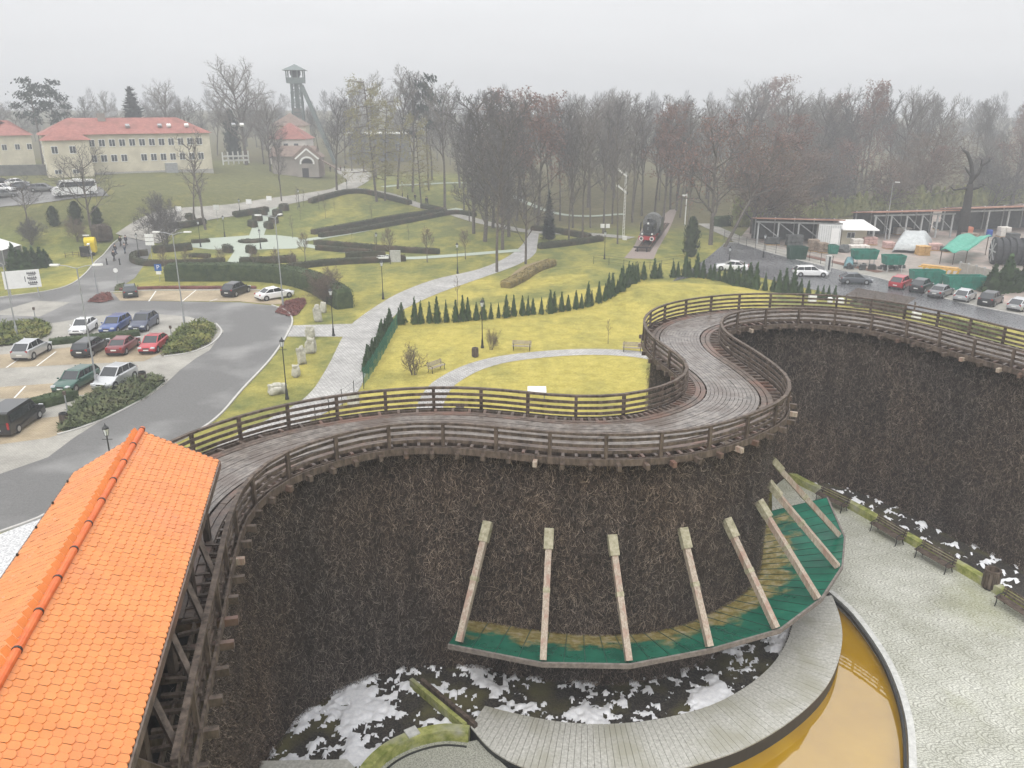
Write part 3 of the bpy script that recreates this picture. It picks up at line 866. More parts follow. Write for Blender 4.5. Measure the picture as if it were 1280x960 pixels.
rings = ramp(smath('MULTIPLY_ADD', si, .5, .5), .05, (.66, .66, .64), .5, (1.05, 1.05, 1.05))
cb = ramp(nz(.35, 8, .65).outputs['Fac'], .32, (.35, .35, .285), .66, (.56, .56, .50))
cc = mixc(1.0, cb.outputs['Color'], rings.outputs['Color'], 'MULTIPLY'); cc = mixc(.8, cc, ve.outputs['Color'], 'MULTIPLY')
cc = mixc(ramp(nz(.16, 5, .6, (1, .6, 1)).outputs['Fac'], .52, (0, 0, 0), .72, (.55, .55, .55)).outputs['Color'], cc, (.24, .25, .10))
L.new(cc, b.inputs['Base Color'])
bp = N.new('ShaderNodeBump'); bp.inputs['Strength'].default_value = .4; bp.inputs['Distance'].default_value = .03; L.new(vo.outputs['Distance'], bp.inputs['Height']); L.new(bp.outputs['Normal'], b.inputs['Normal'])

_k = [(1038, 738), (1050, 748), (1068, 765), (1092, 796), (1112, 828), (1128, 866), (1138, 905), (1141, 945), (1141, 990), (1138, 1040)]
KL = px_line(_k, .12, .5)
LW = [(985, 588), (1010, 602), (1066, 628), (1140, 670), (1212, 710), (1290, 757), (1380, 815)]
lw = px_line(LW, .45, .6)
pz = [Vector((p.x, p.y, .03)) for p in offset(KL, -.12)] + [P(1500, 1040, .03), P(1560, 880, .03)] + [Vector((p.x, p.y, .03)) for p in reversed(lw)] + [P(965, 610, .03), P(965, 720, .03)]
struct(MB().sheet(pz).build('plaza', FANS))
MOSS = mat('mossy_stone', (.16, .19, .04), (.40, .40, .14), 3, .85, .3, c3=(.38, .37, .30), scale3=.9)
o = MB().sweep(lw, [(-.2, -.6), (-.2, .0), (.2, .0), (.2, -.6)]).build('garden_wall', MOSS); tag(o, 'low mossy yellow green wall along the foot of the far brushwood wall', 'low wall')
STONE = mat('pool_stone', (.42, .42, .40), (.60, .60, .57), 5, .6, .2)
pk = MB().sweep(KL, [(-.13, -1.2), (-.13, .0), (.13, .0), (.13, -1.2)]).build('pool_edge', STONE); struct(pk)
struct(MB().sweep(offset(KL, .24), [(-.05, -.2), (-.05, -.045), (.05, -.045), (.05, -.2)]).build('pool_drain', mat('drain', (.03, .03, .03), rough=.6)))
WATER = bpy.data.materials.new('brine_water'); WATER.use_nodes = True
nt = WATER.node_tree; N = nt.nodes; L = nt.links; b = N['Principled BSDF']
tc = N.new('ShaderNodeTexCoord')
b.inputs['Roughness'].default_value = .015; b.inputs['IOR'].default_value = 1.75; b.inputs['Specular IOR Level'].default_value = 1.0
L.new(ramp(nz(.5, 4).outputs['Fac'], .3, (.30, .165, .004), .7, (.37, .215, .008)).outputs['Color'], b.inputs['Base Color'])
bp = N.new('ShaderNodeBump'); bp.inputs['Strength'].default_value = .03; bp.inputs['Distance'].default_value = .02; L.new(nz(1.5, 3).outputs['Fac'], bp.inputs['Height']); L.new(bp.outputs['Normal'], b.inputs['Normal'])
wp = [Vector((p.x, p.y, -.35)) for p in KL] + [P(x, y, -.35) for x, y in [(1138, 1100), (640, 1100), (640, 985), (740, 950), (900, 890), (1000, 840), (1030, 790), (1020, 735)]]
struct(MB().sheet(wp).build('water', WATER))
# ring of grey boards round the foot of the bow
ZB = .32
bi = px_line([(606, 882), (650, 893), (700, 902), (750, 905), (800, 902), (850, 893), (892, 880), (930, 860), (962, 834), (982, 805), (992, 775), (995, 748)], ZB, .4)
bo = px_line([(588, 908), (612, 935), (645, 955), (690, 970), (745, 977), (800, 973), (865, 957), (930, 935), (985, 903), (1025, 868), (1045, 835), (1053, 798), (1049, 768), (1040, 744)], ZB, .4)
nb = 92; BI = [bi[round(i * (len(bi) - 1) / nb)] for i in range(nb + 1)]; BO = [bo[round(i * (len(bo) - 1) / nb)] for i in range(nb + 1)]
def lerp_at(a, f):
    s_ = f * (len(a) - 1); k = min(int(s_), len(a) - 2); return a[k].lerp(a[k + 1], s_ - k)
bi_s = resample(bi, .05); bo_s = resample(bo, .05)
m = MB()
for i in range(nb):
    q = []
    for f in (i + .03, i + .97):
        q.append((lerp_at(bi_s, f / nb), lerp_at(bo_s, f / nb)))
    (a, b_), (d, c_) = q
    dz = rnd.uniform(-.006, .006)
    m.add([Vector((p.x, p.y, ZB + dz)) for p in (a, b_, c_, d)] + [Vector((p.x, p.y, ZB - .06)) for p in (a, b_, c_, d)], [(3, 2, 1, 0), (0, 1, 5, 4), (1, 2, 6, 5), (2, 3, 7, 6), (3, 0, 4, 7)][0:5])
BW = mat('grey_decking', (.33, .325, .29), (.54, .53, .485), 9, .55, .3, c3=(.34, .33, .27), scale3=.6, rvar=.1)
bw = m.build('boardwalk', BW); tag(bw, 'curved boardwalk of grey radial planks between the tower foot and the pool', 'boardwalk')
m2 = MB().sweep(offset(bo, .0), [(-.12, -1.2), (-.12, -.065), (-.02, -.065), (-.02, -1.2)]); m2.build('edge_beam', DARK, bw)
m2 = MB().sheet([Vector((p.x, p.y, ZB - .07)) for p in bi[::2]] + [Vector((p.x, p.y, ZB - .07)) for p in reversed(bo[::2])]); m2.build('bearer', WOOD, bw)
# gravel trough and the salt foam on it
GRV = mat('dark_gravel', (.012, .011, .010), (.10, .085, .07), 14, .8, .8, c3=(.11, .10, .04), scale3=.5, lo=.4, hi=.7)
wf = [Vector((p.x, p.y, 0)) for p in WOUT]
fa = [i for i, p in enumerate(wf) if 14 < p.y and p.x < 13.4]
kb = nearest(WOUT, P(975, 720, 0)); ka = nearest(WOUT, P(330, 950, 0))
gpoly = [wf[i] - normals(wf)[i] * .3 for i in range(ka, kb + 1)] + [Vector((p.x, p.y, 0)) for p in reversed(bi)] + [P(x, y, 0) for x, y in [(590, 912), (520, 930), (470, 965), (440, 1000), (300, 1000)]]
struct(MB().sheet([Vector((p.x, p.y, .02)) for p in gpoly]).build('gravel_bed', GRV), 'stuff')
kc, kd = nearest(WOUT, P(1000, 600, 0)), len(wf) - 1
rl = [p - q * 0 for p, q in zip(lw, normals(lw))]
k0 = max(kb + 1, nearest(WOUT, Vector((lw[0].x, lw[0].y, 0))))
gp2 = [Vector((p.x, p.y, .02)) for p in offset(lw, .1)] + [Vector((p.x, p.y, .02)) for p in reversed([wf[i] - normals(wf)[i] * .3 for i in range(k0, len(wf))])]
struct(MB().sheet(gp2).build('gravel_bed', GRV), 'stuff')
FOAM = mat('salt_foam', (.72, .73, .76), (.88, .88, .89), 6, .6, .5)
def foam(poly, thr, seed, cell=.09, sc=.75, ymin=-99, side=None):
    xs = [p[0] for p in poly]; ys = [p[1] for p in poly]; x0, y0 = min(xs), max(min(ys), ymin)
    nxx, nyy = int((max(xs) - x0) / cell) + 2, int((max(ys) - y0) / cell) + 2; H = {}
    for j in range(nyy):
        for i in range(nxx):
            x, y = x0 + i * cell, y0 + j * cell
            if inside(poly, x, y):
                f = mnoise.fractal(Vector((x * sc, y * sc, seed)), 1.0, 2.0, 5) + .45 * mnoise.noise(Vector((x * 3.3, y * 3.3, seed + 5))) + .25 * mnoise.noise(Vector((x * 8, y * 8, seed + 2))) - thr + (side(x, y) if side else 0)
                if f > -.03: H[i, j] = min(.13, -.02 + f * .34) + .02 * mnoise.noise(Vector((x * 5, y * 5, 1)))
    m = MB(); idx = {}
    for (i, j), h in H.items(): idx[i, j] = len(m.v); m.v.append((x0 + i * cell, y0 + j * cell, .03 + h))
    for (i, j) in H:
        q = [(i, j), (i + 1, j), (i + 1, j + 1), (i, j + 1)]
        if all(k in idx for k in q): m.f.append(tuple(idx[k] for k in q)); m.m.append(0)
    return struct(m.build('salt_foam', FOAM, smooth=True), 'stuff')
gl = [(p.x, p.y) for p in gpoly]
lft = P(585, 900, 0).x; mid = P(700, 900, 0).x; rgt = P(860, 880, 0).x
def sidef(x, y):
    if x < lft + .6: return .22
    if x < rgt: return -.16 
    return .24
foam(gl, .10, 3.7, .08, .75, 14, sidef)
foam(gl, .34, 5.5, .07, 2.6, 14)
foam([(p.x, p.y) for p in gp2], .16, 9.1, .10, 1.7)
# small cobbled court with its mossy wall at the foot of the picture
SETT = mat('small_setts', (.20, .20, .17), (.45, .45, .38), 22, .7, .6, lo=.4, hi=.6)
ac = [(446, 1000), (452, 968), (468, 946), (490, 929), (520, 916), (555, 909), (586, 911)]
arc = px_line(ac, .5, .3)
o = MB().sweep(arc, [(-.2, -.7), (-.2, .0), (.2, .0), (.2, -.7)]).build('curved_wall', MOSS); tag(o, 'low curved green mossy wall round the small sett court by the salt foam', 'low wall')
MB().bar(P(508, 918, .52), P(522, 912, .52), .46, .06).build('wall_slab', STONE, o)
arc2 = [Vector((p.x, p.y, .036)) for p in offset(arc, .15)]
struct(MB().sheet(arc2 + [P(596, 925, .036), P(640, 965, .036), P(640, 1020, .036), P(446, 1020, .036)]).build('sett_court', SETT))
struct(MB().sweep(offset(arc, .42), [(-.04, -.47), (-.04, -.435), (.04, -.435), (.04, -.47)]).build('drain_line', DARK))
tr = thing('brine_trough', 'straight mossy timber trough running from the tower foot across the white foam', 'trough', P(555, 885, 0))
for dx in (-6, 7):
    a, b_ = P(520 + dx, 853, .3), P(588 + dx, 910, .3)
    m = MB().bar(a, b_, .16, .4); o = m.build('trough_side', MOSS if dx < 0 else WOOD, tr, loc=None); o.matrix_parent_inverse = Matrix.Translation(-P(555, 885, 0))
struct(MB().bar(P(592, 914, .02), P(650, 972, .02), .12, .06).build('drain_line', DARK))
o = MB().prism([P(x, y, .7) for x, y in [(325, 951), (434, 949), (446, 962), (448, 1000), (318, 1000)]], -.2, .7).build('stone_ledge', BW); tag(o, 'flat grey slab ledge at the brushwood foot, bottom edge of the photo', 'ledge')

# ------------------------------------------------------------------ the tiled roof over the start of the walk
E1, E2 = P(274, 576, 12.5), P(160, 960, 12.5)
rd = (E2 - E1); rd.z = 0; rd.normalize(); rs = Vector((rd.y, -rd.x, 0))    # rd runs to the near end, rs to the left slope
if rs.x > 0: rs = -rs
HW, RL_, ZE, ZRG = 2.0, 17.0, 12.5, 13.62
HS = thing('roofed_stair_house', 'timber stair house with a bright orange tiled gable roof beside the walkway', 'roofed building', (E1 + rs * HW).to_tuple()[:2] + (0,))
HO = Vector((HS.location.x, HS.location.y, 0))
TILE = mat('orange_tiles', (.68, .225, .058), (.73, .255, .072), 1.5, .36, .10, spec=.45, c3=(.68, .225, .075), scale3=.4)
def nz_for(nt, s_):
    N = nt.nodes; t_ = N.new('ShaderNodeTexCoord'); x = N.new('ShaderNodeTexNoise'); x.inputs['Scale'].default_value = s_; x.inputs['Detail'].default_value = 8
    mp = N.new('ShaderNodeMapping'); mp.inputs['Scale'].default_value = (1, 2.2, 1); nt.links.new(t_.outputs['Object'], mp.inputs['Vector']); nt.links.new(mp.outputs['Vector'], x.inputs['Vector']); return x.outputs['Fac']
TILER = mat('ridge_tiles', (.55, .11, .03), (.68, .17, .05), 3, .4, .1)
def slope_tiles(sign, name):
    """beaver tail tiles on one slope; sign -1 = slope that faces the walkway"""
    m = MB(); rows_, wt = 13, .185; sl = Vector((0, 0, ZRG - ZE)); 
    ncol = int(RL_ / wt)
    for r_ in range(rows_):
        t0, t1 = (r_ - .25) / rows_, (r_ + 1.0) / rows_            # 0 ridge, 1 eave
        off = .5 * (r_ % 2)
        for c_ in range(ncol + 1):
            s0 = (c_ - off) * wt; s1 = s0 + wt * .965
            s0, s1 = max(0, s0), min(RL_, s1)
            if s1 - s0 < .05: continue
            def pt(s, t, h): return rd * s + (-rs if sign < 0 else rs) * (HW * max(t, 0)) + Vector((0, 0, ZRG - (ZRG - ZE) * t + h))
            wv = s1 - s0; j = rnd.uniform(-.006, .006)
            e_ = .17 / rows_ * 1.4
            top = [pt(s0, t0, .012), pt(s1, t0, .012), pt(s1, t1 - e_, .032 + j), pt(s0 + wv * .86, t1 - e_ * .35, .033 + j), pt(s0 + wv * .64, t1, .034 + j), pt(s0 + wv * .36, t1, .034 + j), pt(s0 + wv * .14, t1 - e_ * .35, .033 + j), pt(s0, t1 - e_, .032 + j)]
            bot = [p - Vector((0, 0, .03)) for p in top[2:]]
            fs = [tuple(range(8))] + [(2 + k, 8 + k, 8 + k + 1, 3 + k) for k in range(5)]
            if sign > 0: fs = [tuple(reversed(f)) for f in fs]
            m.add(top + bot, fs)
    return m.build(name, TILE, HS)
nt = TILE.node_tree; N = nt.nodes; L = nt.links; b = N['Principled BSDF']; src = b.inputs['Base Color'].links[0].from_socket
geo = N.new('ShaderNodeNewGeometry'); mr = N.new('ShaderNodeMapRange'); mr.inputs['To Min'].default_value = .93; mr.inputs['To Max'].default_value = 1.03; L.new(geo.outputs['Random Per Island'], mr.inputs['Value'])
nd = nz_for(nt, .9); dr = N.new('ShaderNodeMapRange'); dr.inputs['From Min'].default_value = .3; dr.inputs['From Max'].default_value = .6; dr.inputs['To Min'].default_value = .88; dr.inputs['To Max'].default_value = 1.0; L.new(nd, dr.inputs['Value'])
q1 = N.new('ShaderNodeMath'); q1.operation = 'MULTIPLY'; L.new(mr.outputs['Result'], q1.inputs[0]); L.new(dr.outputs['Result'], q1.inputs[1])
q2 = N.new('ShaderNodeMix'); q2.data_type = 'RGBA'; q2.blend_type = 'MULTIPLY'; q2.inputs['Factor'].default_value = 1; L.new(src, q2.inputs['A']); L.new(q1.outputs[0], q2.inputs['B']); L.new(q2.outputs['Result'], b.inputs['Base Color'])
slope_tiles(-1, 'roof_slope'); slope_tiles(1, 'roof_slope')
m = MB(); 
for k in range(15):
    s0, s1 = k * 1.15 - .06, k * 1.15 + 1.10
    m.tube([rd * s0 + Vector((0, 0, ZRG + .06)), rd * s1 + Vector((0, 0, ZRG + .045))], [.082, .070], 10)
rg = m.build('ridge', TILER, HS, smooth=False)
for k in range(15):
    s = k * 1.15 + .02
    MB().tube([rd * s + Vector((0, 0, ZRG + .06)), rd * (s + .05) + Vector((0, 0, ZRG + .06))], .09, 10).build('ridge_clip', DARK, rg)
m = MB()
for k in range(60):
    s = k * .285 + .1; p = rd * s + rs * .14 + Vector((0, 0, ZRG - .03))
    MB().bar(p, p + rs * .10 + Vector((0, 0, .13)) - rd * .05, .17, .02, up=rd).build('ridge_vent', TILE, rg)
m = MB()   # snow guard hooks along the left eave and the dark eave line
for k in range(12):
    s = .8 + k * 1.35; p = rd * s + rs * (HW * .97) + Vector((0, 0, ZE + .1)); MB().box(p, (.04, .04, .07)).build('eave_hook', DARK, HS)
m = MB().bar(rd * .02 - rs * (HW + .02) + Vector((0, 0, ZE - .10)), rd * RL_ - rs * (HW + .02) + Vector((0, 0, ZE - .10)), .04, .22)
m.bar(rd * .02 + rs * (HW + .02) + Vector((0, 0, ZE - .10)), rd * RL_ + rs * (HW + .02) + Vector((0, 0, ZE - .10)), .04, .22)
m.build('eave_board', WOODB, HS)
m = MB()
for sg in (-1, 1):
    m.bar(rd * .03 + rs * (sg * HW) + Vector((0, 0, ZE - .09)), rd * .03 + Vector((0, 0, ZRG - .09)), .05, .2)
m.build('gable_board', WOODB, HS)
m = MB()
for s in np.arange(.7, RL_, .9):
    for sg in (-1, 1): m.bar(rd * s + rs * (sg * (HW - .03)) + Vector((0, 0, ZE - .14)), rd * s + Vector((0, 0, ZRG - .14)), .1, .14)
m.build('rafter', WOOD, HS)
for s in np.arange(.9, RL_, 3.0):
    for sg in (-1, 1):
        p = rd * s + rs * (sg * 1.55)
        MB().box((p.x, p.y, (ZE + ZD) / 2 - .1), (.18, .18, ZE - ZD)).build('post', WOOD, HS)
m = MB()
for sg in (-1, 1): m.bar(rd * .5 + rs * (sg * 1.55) + Vector((0, 0, ZE - .05)), rd * RL_ + rs * (sg * 1.55) + Vector((0, 0, ZE - .05)), .18, .2)
m.build('wall_plate', WOOD, HS)
for s in np.arange(3.2, RL_ - 2, 2.1):        # raking braces from the plate down towards the railing
    a = rd * s - rs * 1.6 + Vector((0, 0, ZE - .25)); k = nearest(OUT, HO + a + rd * 1.0)
    q = OUT[k] - HO; b_ = Vector((q.x, q.y, ZR - .35)); MB().bar(a, b_, .12, .14).build('brace', WOOD, HS)
m = MB()
for s in np.arange(1.2, RL_ - 2, .55):
    a = rd * s - rs * 1.45 + Vector((0, 0, ZD - .02)); k = nearest(OUT, HO + a); q = OUT[k] - HO
    m.bar(a, Vector((q.x, q.y, ZD - .02)), .10, .08)
m.build('floor_bearer', WOOD, HS)
m = MB().box((0, 0, 0), (.01, .01, .01)); m = MB()
p0, p1 = rd * 1.2 + rs * 1.5, rd * RL_ + rs * 1.5
m.bar(p0 + Vector((0, 0, 5.9)), p1 + Vector((0, 0, 5.9)), .1, 12.2)
m.build('board_wall', WOOD, HS)
# ------------------------------------------------------------------ trees and plants
TW_G = mat('grey_twigs', (.12, .108, .098), (.22, .20, .18), 1.5, .95)
TW_D = mat('dark_twigs', (.075, .070, .068), (.145, .136, .13), 1.5, .95)
TW_R = mat('russet_twigs', (.13, .09, .075), (.22, .155, .13), 1.2, .95)
TW_Y = mat('straw_twigs', (.20, .18, .085), (.33, .30, .15), 1.2, .95)
TW_B = mat('brown_twigs', (.11, .085, .065), (.20, .155, .12), 1.2, .95)
LF_R = mat('russet_leaves', (.15, .085, .065), (.27, .165, .13), .8, .9)
LF_D = mat('dark_needles', (.018, .030, .024), (.045, .062, .045), .8, .9)
LF_T = mat('thuja_leaves', (.032, .072, .024), (.085, .14, .048), .9, .85)
LF_P = mat('pale_conifer_leaves', (.19, .21, .075), (.40, .40, .16), .7, .85)
LF_H = mat('hedge_leaves', (.024, .030, .014), (.060, .062, .030), 1.4, .9, c3=(.085, .060, .036), scale3=.4)
LF_HG = mat('green_hedge_leaves', (.022, .040, .014), (.062, .085, .03), 1.2, .9)
LF_J = mat('juniper_leaves', (.04, .062, .012), (.15, .18, .045), .9, .85, c3=(.21, .20, .06), scale3=.5)
LF_J2 = mat('dusty_juniper_leaves', (.04, .058, .022), (.14, .16, .075), .8, .85, c3=(.10, .10, .05), scale3=.5)
LF_B = mat('barberry_leaves', (.09, .03, .025), (.20, .075, .06), 1.5, .9)

def ribbon3(m, pts, w, rn):
    """thin twig: two crossed slivers would double the cost, one turned at random is enough"""
    a = Vector((rn.uniform(-1, 1), rn.uniform(-1, 1), rn.uniform(-.4, .4))); o = len(m.v)
    n = len(pts)
    for i, p in enumerate(pts):
        d = pts[min(i + 1, n - 1)] - pts[max(i - 1, 0)]; s = d.cross(a)
        s = s.normalized() * (w * (1 - .6 * i / (n - 1)) / 2) if s.length > 1e-6 else Vector((w / 2, 0, 0))
        m.v += [tuple(p - s), tuple(p + s)]
    for i in range(n - 1): m.f.append((o + 2 * i, o + 2 * i + 1, o + 2 * i + 3, o + 2 * i + 2)); m.m.append(m.cur)

def gen_tree(seed, H=24, trunk=.30, fork=.4, spread=.28, levels=4, kids=(9, 7, 6, 5), lens=(.42, .5, .55, .55), ang=(38, 40, 45, 45), up=.35, tw=.05, lean=0.0, nleaf=0, leaf=.35, stems=1, droop=0.0, top_taper=True):
    rn = random.Random(seed); T, Cr = MB(), MB(); leaves = []
    def grow(p, d, ln, r, lev):
        n = 5 if lev < 2 else 3; pts = [p.copy()]; dd = d.copy()
        for i in range(n):
            wb = .035 if lev == 0 and stems == 1 else .13
            dd = dd + Vector((rn.gauss(0, wb), rn.gauss(0, wb), rn.gauss(0, .08))) + Vector((0, 0, up * .22 * (1 if lev else .3) - droop * .25 * lev)); dd.normalize()
            pts.append(pts[-1] + dd * (ln / n))
        if lev <= 1: T.tube(pts, [r * (1 - .75 * i / n) for i in range(n + 1)], 6 if lev == 0 else 4, caps=False)
        elif lev == 2: Cr.tube(pts, [max(r * (1 - .7 * i / n), tw * .35) for i in range(n + 1)], 3, caps=False)
        else: ribbon3(Cr, pts, tw * (1.15 if lev == 3 else .85), rn)
        if lev >= levels - 1 and nleaf:
            for _ in range(nleaf):
                leaves.append(pts[rn.randint(1, n)] + Vector((rn.gauss(0, .3), rn.gauss(0, .3), rn.gauss(0, .3))))
        if lev >= levels: return
        k_ = kids[lev]
        for k in range(k_):
            t = (fork + (1 - fork) * (k + rn.random()) / k_) if lev == 0 else (.25 + .75 * (k + rn.random()) / k_)
            t = min(t, .99); f = t * n; i = min(int(f), n - 1); q = pts[i].lerp(pts[i + 1], f - i)
            ax = (pts[i + 1] - pts[i]).normalized(); az = k * 2.4 + rn.uniform(-.5, .5)
            o1 = ax.orthogonal().normalized(); o2 = ax.cross(o1); a = R(ang[lev] + rn.uniform(-12, 12))
            nd = ax * math.cos(a) + (o1 * math.cos(az) + o2 * math.sin(az)) * math.sin(a)
            l2 = ln * lens[lev] * (1.15 - .55 * t if lev == 0 and top_taper else 1 - .35 * t) * rn.uniform(.75, 1.2)
            grow(q, nd.normalized(), l2, r * (.48 if lev == 0 else .5), lev + 1)
    for s in range(stems):
        az = s * 2.4 + rn.random(); tl = lean if stems == 1 else rn.uniform(.12, .45)
        grow(Vector((math.cos(az) * .1 * (stems > 1), math.sin(az) * .1 * (stems > 1), -.2)), Vector((tl * math.cos(az) if stems > 1 else lean, tl * math.sin(az) if stems > 1 else 0, 1)).normalized(), H * (1 if stems == 1 else rn.uniform(.6, 1)), trunk, 0)
    return T, Cr, leaves

def leaf_cards(m, pts, size, rn, mi=1):
    m.cur = mi
    for p in pts:
        a = Vector((rn.gauss(0, 1), rn.gauss(0, 1), rn.gauss(0, 1))).normalized(); b_ = a.orthogonal().normalized(); c_ = a.cross(b_)
        s = size * rn.uniform(.6, 1.3); o = len(m.v)
        m.v += [tuple(p - b_ * s), tuple(p + c_ * s * .5), tuple(p + b_ * s), tuple(p - c_ * s * .5)]; m.f.append((o, o + 1, o + 2, o + 3)); m.m.append(m.cur)
    m.cur = 0

PROTO = {}
def tree_proto(key, name, twig, leafm=None, bark=BARK, **kw):
    T, Cr, lv = gen_tree(**kw); rn = random.Random(5)
    mats = [twig, leafm] if leafm else [twig]
    if lv and leafm: leaf_cards(Cr, lv, kw.get('leaf', .35), rn)
    H = max(v[2] for v in Cr.v)
    tm = T.build('trunk', bark, None, smooth=True); cm = Cr.build('crown', mats, None)
    PROTO[key] = (name, tm.data, cm.data, H)
    for o in (tm, cm): bpy.data.objects.remove(o)
def place(key, base, height, label, group=None, rz=None, wide=1.0, cat='tree', name=None):
    nm, tm, cm, H = PROTO[key]; t = thing(name or nm, label, cat, base, random.uniform(0, 6.28) if rz is None else rz, group)
    s = height / H; t.scale = (s * wide, s * wide, s)
    for part, me in (('trunk', tm), ('crown', cm)):
        if me is None: continue
        o = bpy.data.objects.new(part, me); COL.objects.link(o); o.parent = t
    return t
def tree_px(key, x, yb, yt, label, group=None, **kw):
    b_ = G(x, yb); b_.z -= .1; return place(key, b_, max(1.0, zat(x, yt, b_) - b_.z), label, group, **kw)

for i in range(4):
    tree_proto('tall%d' % i, 'bare_tree', TW_G if i % 2 else TW_D, seed=20 + i, H=22 + i, trunk=.27, fork=[.35, .45, .3, .5][i], kids=(13, 8, 6, 4), lens=(.34, .5, .5, .5), ang=(34, 38, 42, 45), up=.5, tw=.06)
tree_proto('clump', 'bare_tree', TW_D, seed=33, H=22, trunk=.30, fork=.14, kids=(26, 8, 6, 5), lens=(.26, .5, .5, .5), ang=(42, 42, 44, 45), up=.5, tw=.06)
tree_proto('broad0', 'bare_tree', TW_G, seed=41, H=20, trunk=.45, fork=.24, kids=(20, 9, 7, 5), lens=(.50, .52, .5, .5), ang=(50, 42, 42, 45), up=.4, tw=.05)
tree_proto('broad1', 'bare_tree', TW_D, seed=43, H=16, trunk=.34, fork=.2, kids=(11, 8, 7, 5), lens=(.62, .52, .5, .5), ang=(55, 42, 42, 45), up=.3, tw=.05)
tree_proto('thin', 'bare_tree', TW_G, seed=52, H=15, trunk=.16, fork=.3, kids=(12, 5, 4, 3), lens=(.22, .5, .5, .5), ang=(40, 40, 42, 45), up=.4, tw=.04, lean=.04)
tree_proto('larch', 'larch_tree', TW_Y, TW_Y, seed=61, H=22, trunk=.22, fork=.22, kids=(26, 6, 5, 3), lens=(.20, .5, .5, .5), ang=(78, 50, 45, 45), up=.1, droop=.22, tw=.06, nleaf=1, leaf=.16)
tree_proto('russet0', 'oak_tree', TW_D, LF_R, seed=71, H=17, trunk=.42, fork=.25, kids=(11, 8, 6, 4), lens=(.60, .52, .5, .5), ang=(50, 45, 45, 45), up=.3, tw=.05, nleaf=1, leaf=.20)
tree_proto('russet1', 'oak_tree', TW_R, LF_R, seed=73, H=19, trunk=.30, fork=.3, kids=(11, 8, 6, 4), lens=(.42, .52, .5, .5), ang=(44, 45, 45, 45), up=.3, tw=.06, nleaf=1, leaf=.22)
tree_proto('leaning', 'leaning_tree', TW_D, LF_R, seed=77, H=20, trunk=.34, fork=.4, kids=(12, 8, 6, 3), lens=(.36, .52, .5, .5), ang=(46, 45, 45, 45), up=.25, tw=.05, lean=.52, nleaf=1, leaf=.16)
tree_proto('globe', 'young_tree', TW_B, seed=81, H=5, trunk=.09, fork=.42, kids=(11, 7, 6, 4), lens=(.42, .55, .55, .5), ang=(42, 35, 35, 40), up=.5, tw=.022)
tree_proto('sapling', 'sapling', TW_B, seed=84, H=4, trunk=.05, fork=.4, kids=(9, 4, 3, 2), lens=(.22, .5, .5, .5), ang=(35, 35, 40, 40), up=.5, tw=.022)
tree_proto('shrub', 'bare_shrub', TW_B, seed=88, H=3, trunk=.035, fork=.2, kids=(6, 5, 4, 3), lens=(.5, .5, .5, .5), ang=(30, 35, 40, 40), up=.4, tw=.02, stems=9)
tree_proto('twiggy', 'twiggy_bush', TW_B, seed=89, H=4, trunk=.05, fork=.15, kids=(9, 7, 5, 4), lens=(.5, .5, .5, .5), ang=(35, 40, 45, 45), up=.3, tw=.022, stems=11)
tree_proto('thicket', 'bare_tree', TW_D, seed=91, H=7, trunk=.12, fork=.12, kids=(12, 9, 7, 4), lens=(.6, .52, .5, .5), ang=(48, 42, 42, 45), up=.3, tw=.035, stems=4)
tree_proto('thicket_brown', 'brown_tree', TW_B, seed=92, H=8, trunk=.12, fork=.12, kids=(12, 9, 6, 4), lens=(.6, .52, .5, .5), ang=(50, 42, 42, 45), up=.2, tw=.04, stems=3)

def conifer_proto(key, name, m_, H, rad, n, size, seed, power=1.0, flat=.0, trunk=.12, base=.04):
    rn = random.Random(seed); Cr = MB()
    for k in range(n):
        z = base + (1 - base) * (1 - math.sqrt(rn.random())) if power >= 1 else base + (1 - base) * rn.random()
        rr = rad * ((1 - z) ** power if power >= 1 else min(1, (1 - z) * 3.2) ** .6 * min(1, .55 + z * 3))
        az = rn.uniform(0, 6.283); f = rn.uniform(.55, 1.08); lump = 1 + .2 * math.sin(az * 3 + z * 17) + .12 * math.sin(az * 7 - z * 31)
        p = Vector((math.cos(az) * rr * f * lump, math.sin(az) * rr * f * lump, z * H)); o_ = Vector((math.cos(az), math.sin(az), 0))
        d = (o_ * (.35 + flat) + Vector((0, 0, .9 - flat * 1.5)) + Vector((rn.gauss(0, .2), rn.gauss(0, .2), rn.gauss(0, .2)))).normalized(); s = Vector((-math.sin(az), math.cos(az), rn.uniform(-.4, .4)))
        L_ = size * rn.uniform(.6, 1.3); w = L_ * .32; o = len(Cr.v)
        Cr.v += [tuple(p - d * L_ * .4 - s * w * .5), tuple(p - d * L_ * .4 + s * w * .5), tuple(p + d * L_ * .2 + s * w), tuple(p + d * L_ * .75), tuple(p + d * L_ * .2 - s * w)]
        Cr.f.append((o, o + 1, o + 2, o + 3, o + 4)); Cr.m.append(0)
    Cr.lathe((0, 0, 0), [(rad * .55, base * H)] + [(rad * .62 * ((1 - z) ** power if power >= 1 else min(1, (1 - z) * 3.2) ** .6), z * H) for z in (.12, .3, .5, .7, .85, .96)], 8)
    tm = MB().tube([(0, 0, -.2), (0, 0, H * .5)], [trunk, trunk * .6], 6).build('trunk', BARK); cm = Cr.build('crown', m_)
    PROTO[key] = (name, tm.data, cm.data, H)
    for o in (tm, cm): bpy.data.objects.remove(o)
for i in range(3):
    conifer_proto('thuja%d' % i, 'thuja', LF_T, 2.0, [.42, .46, .40][i], 420, .20, 200 + i, 1.0, trunk=.05)
conifer_proto('pale0', 'pale_conifer', LF_P, 3.0, .75, 380, .34, 211, .5, trunk=.06); conifer_proto('pale1', 'pale_conifer', LF_P, 3.0, .68, 380, .34, 212, 1.0, trunk=.06)
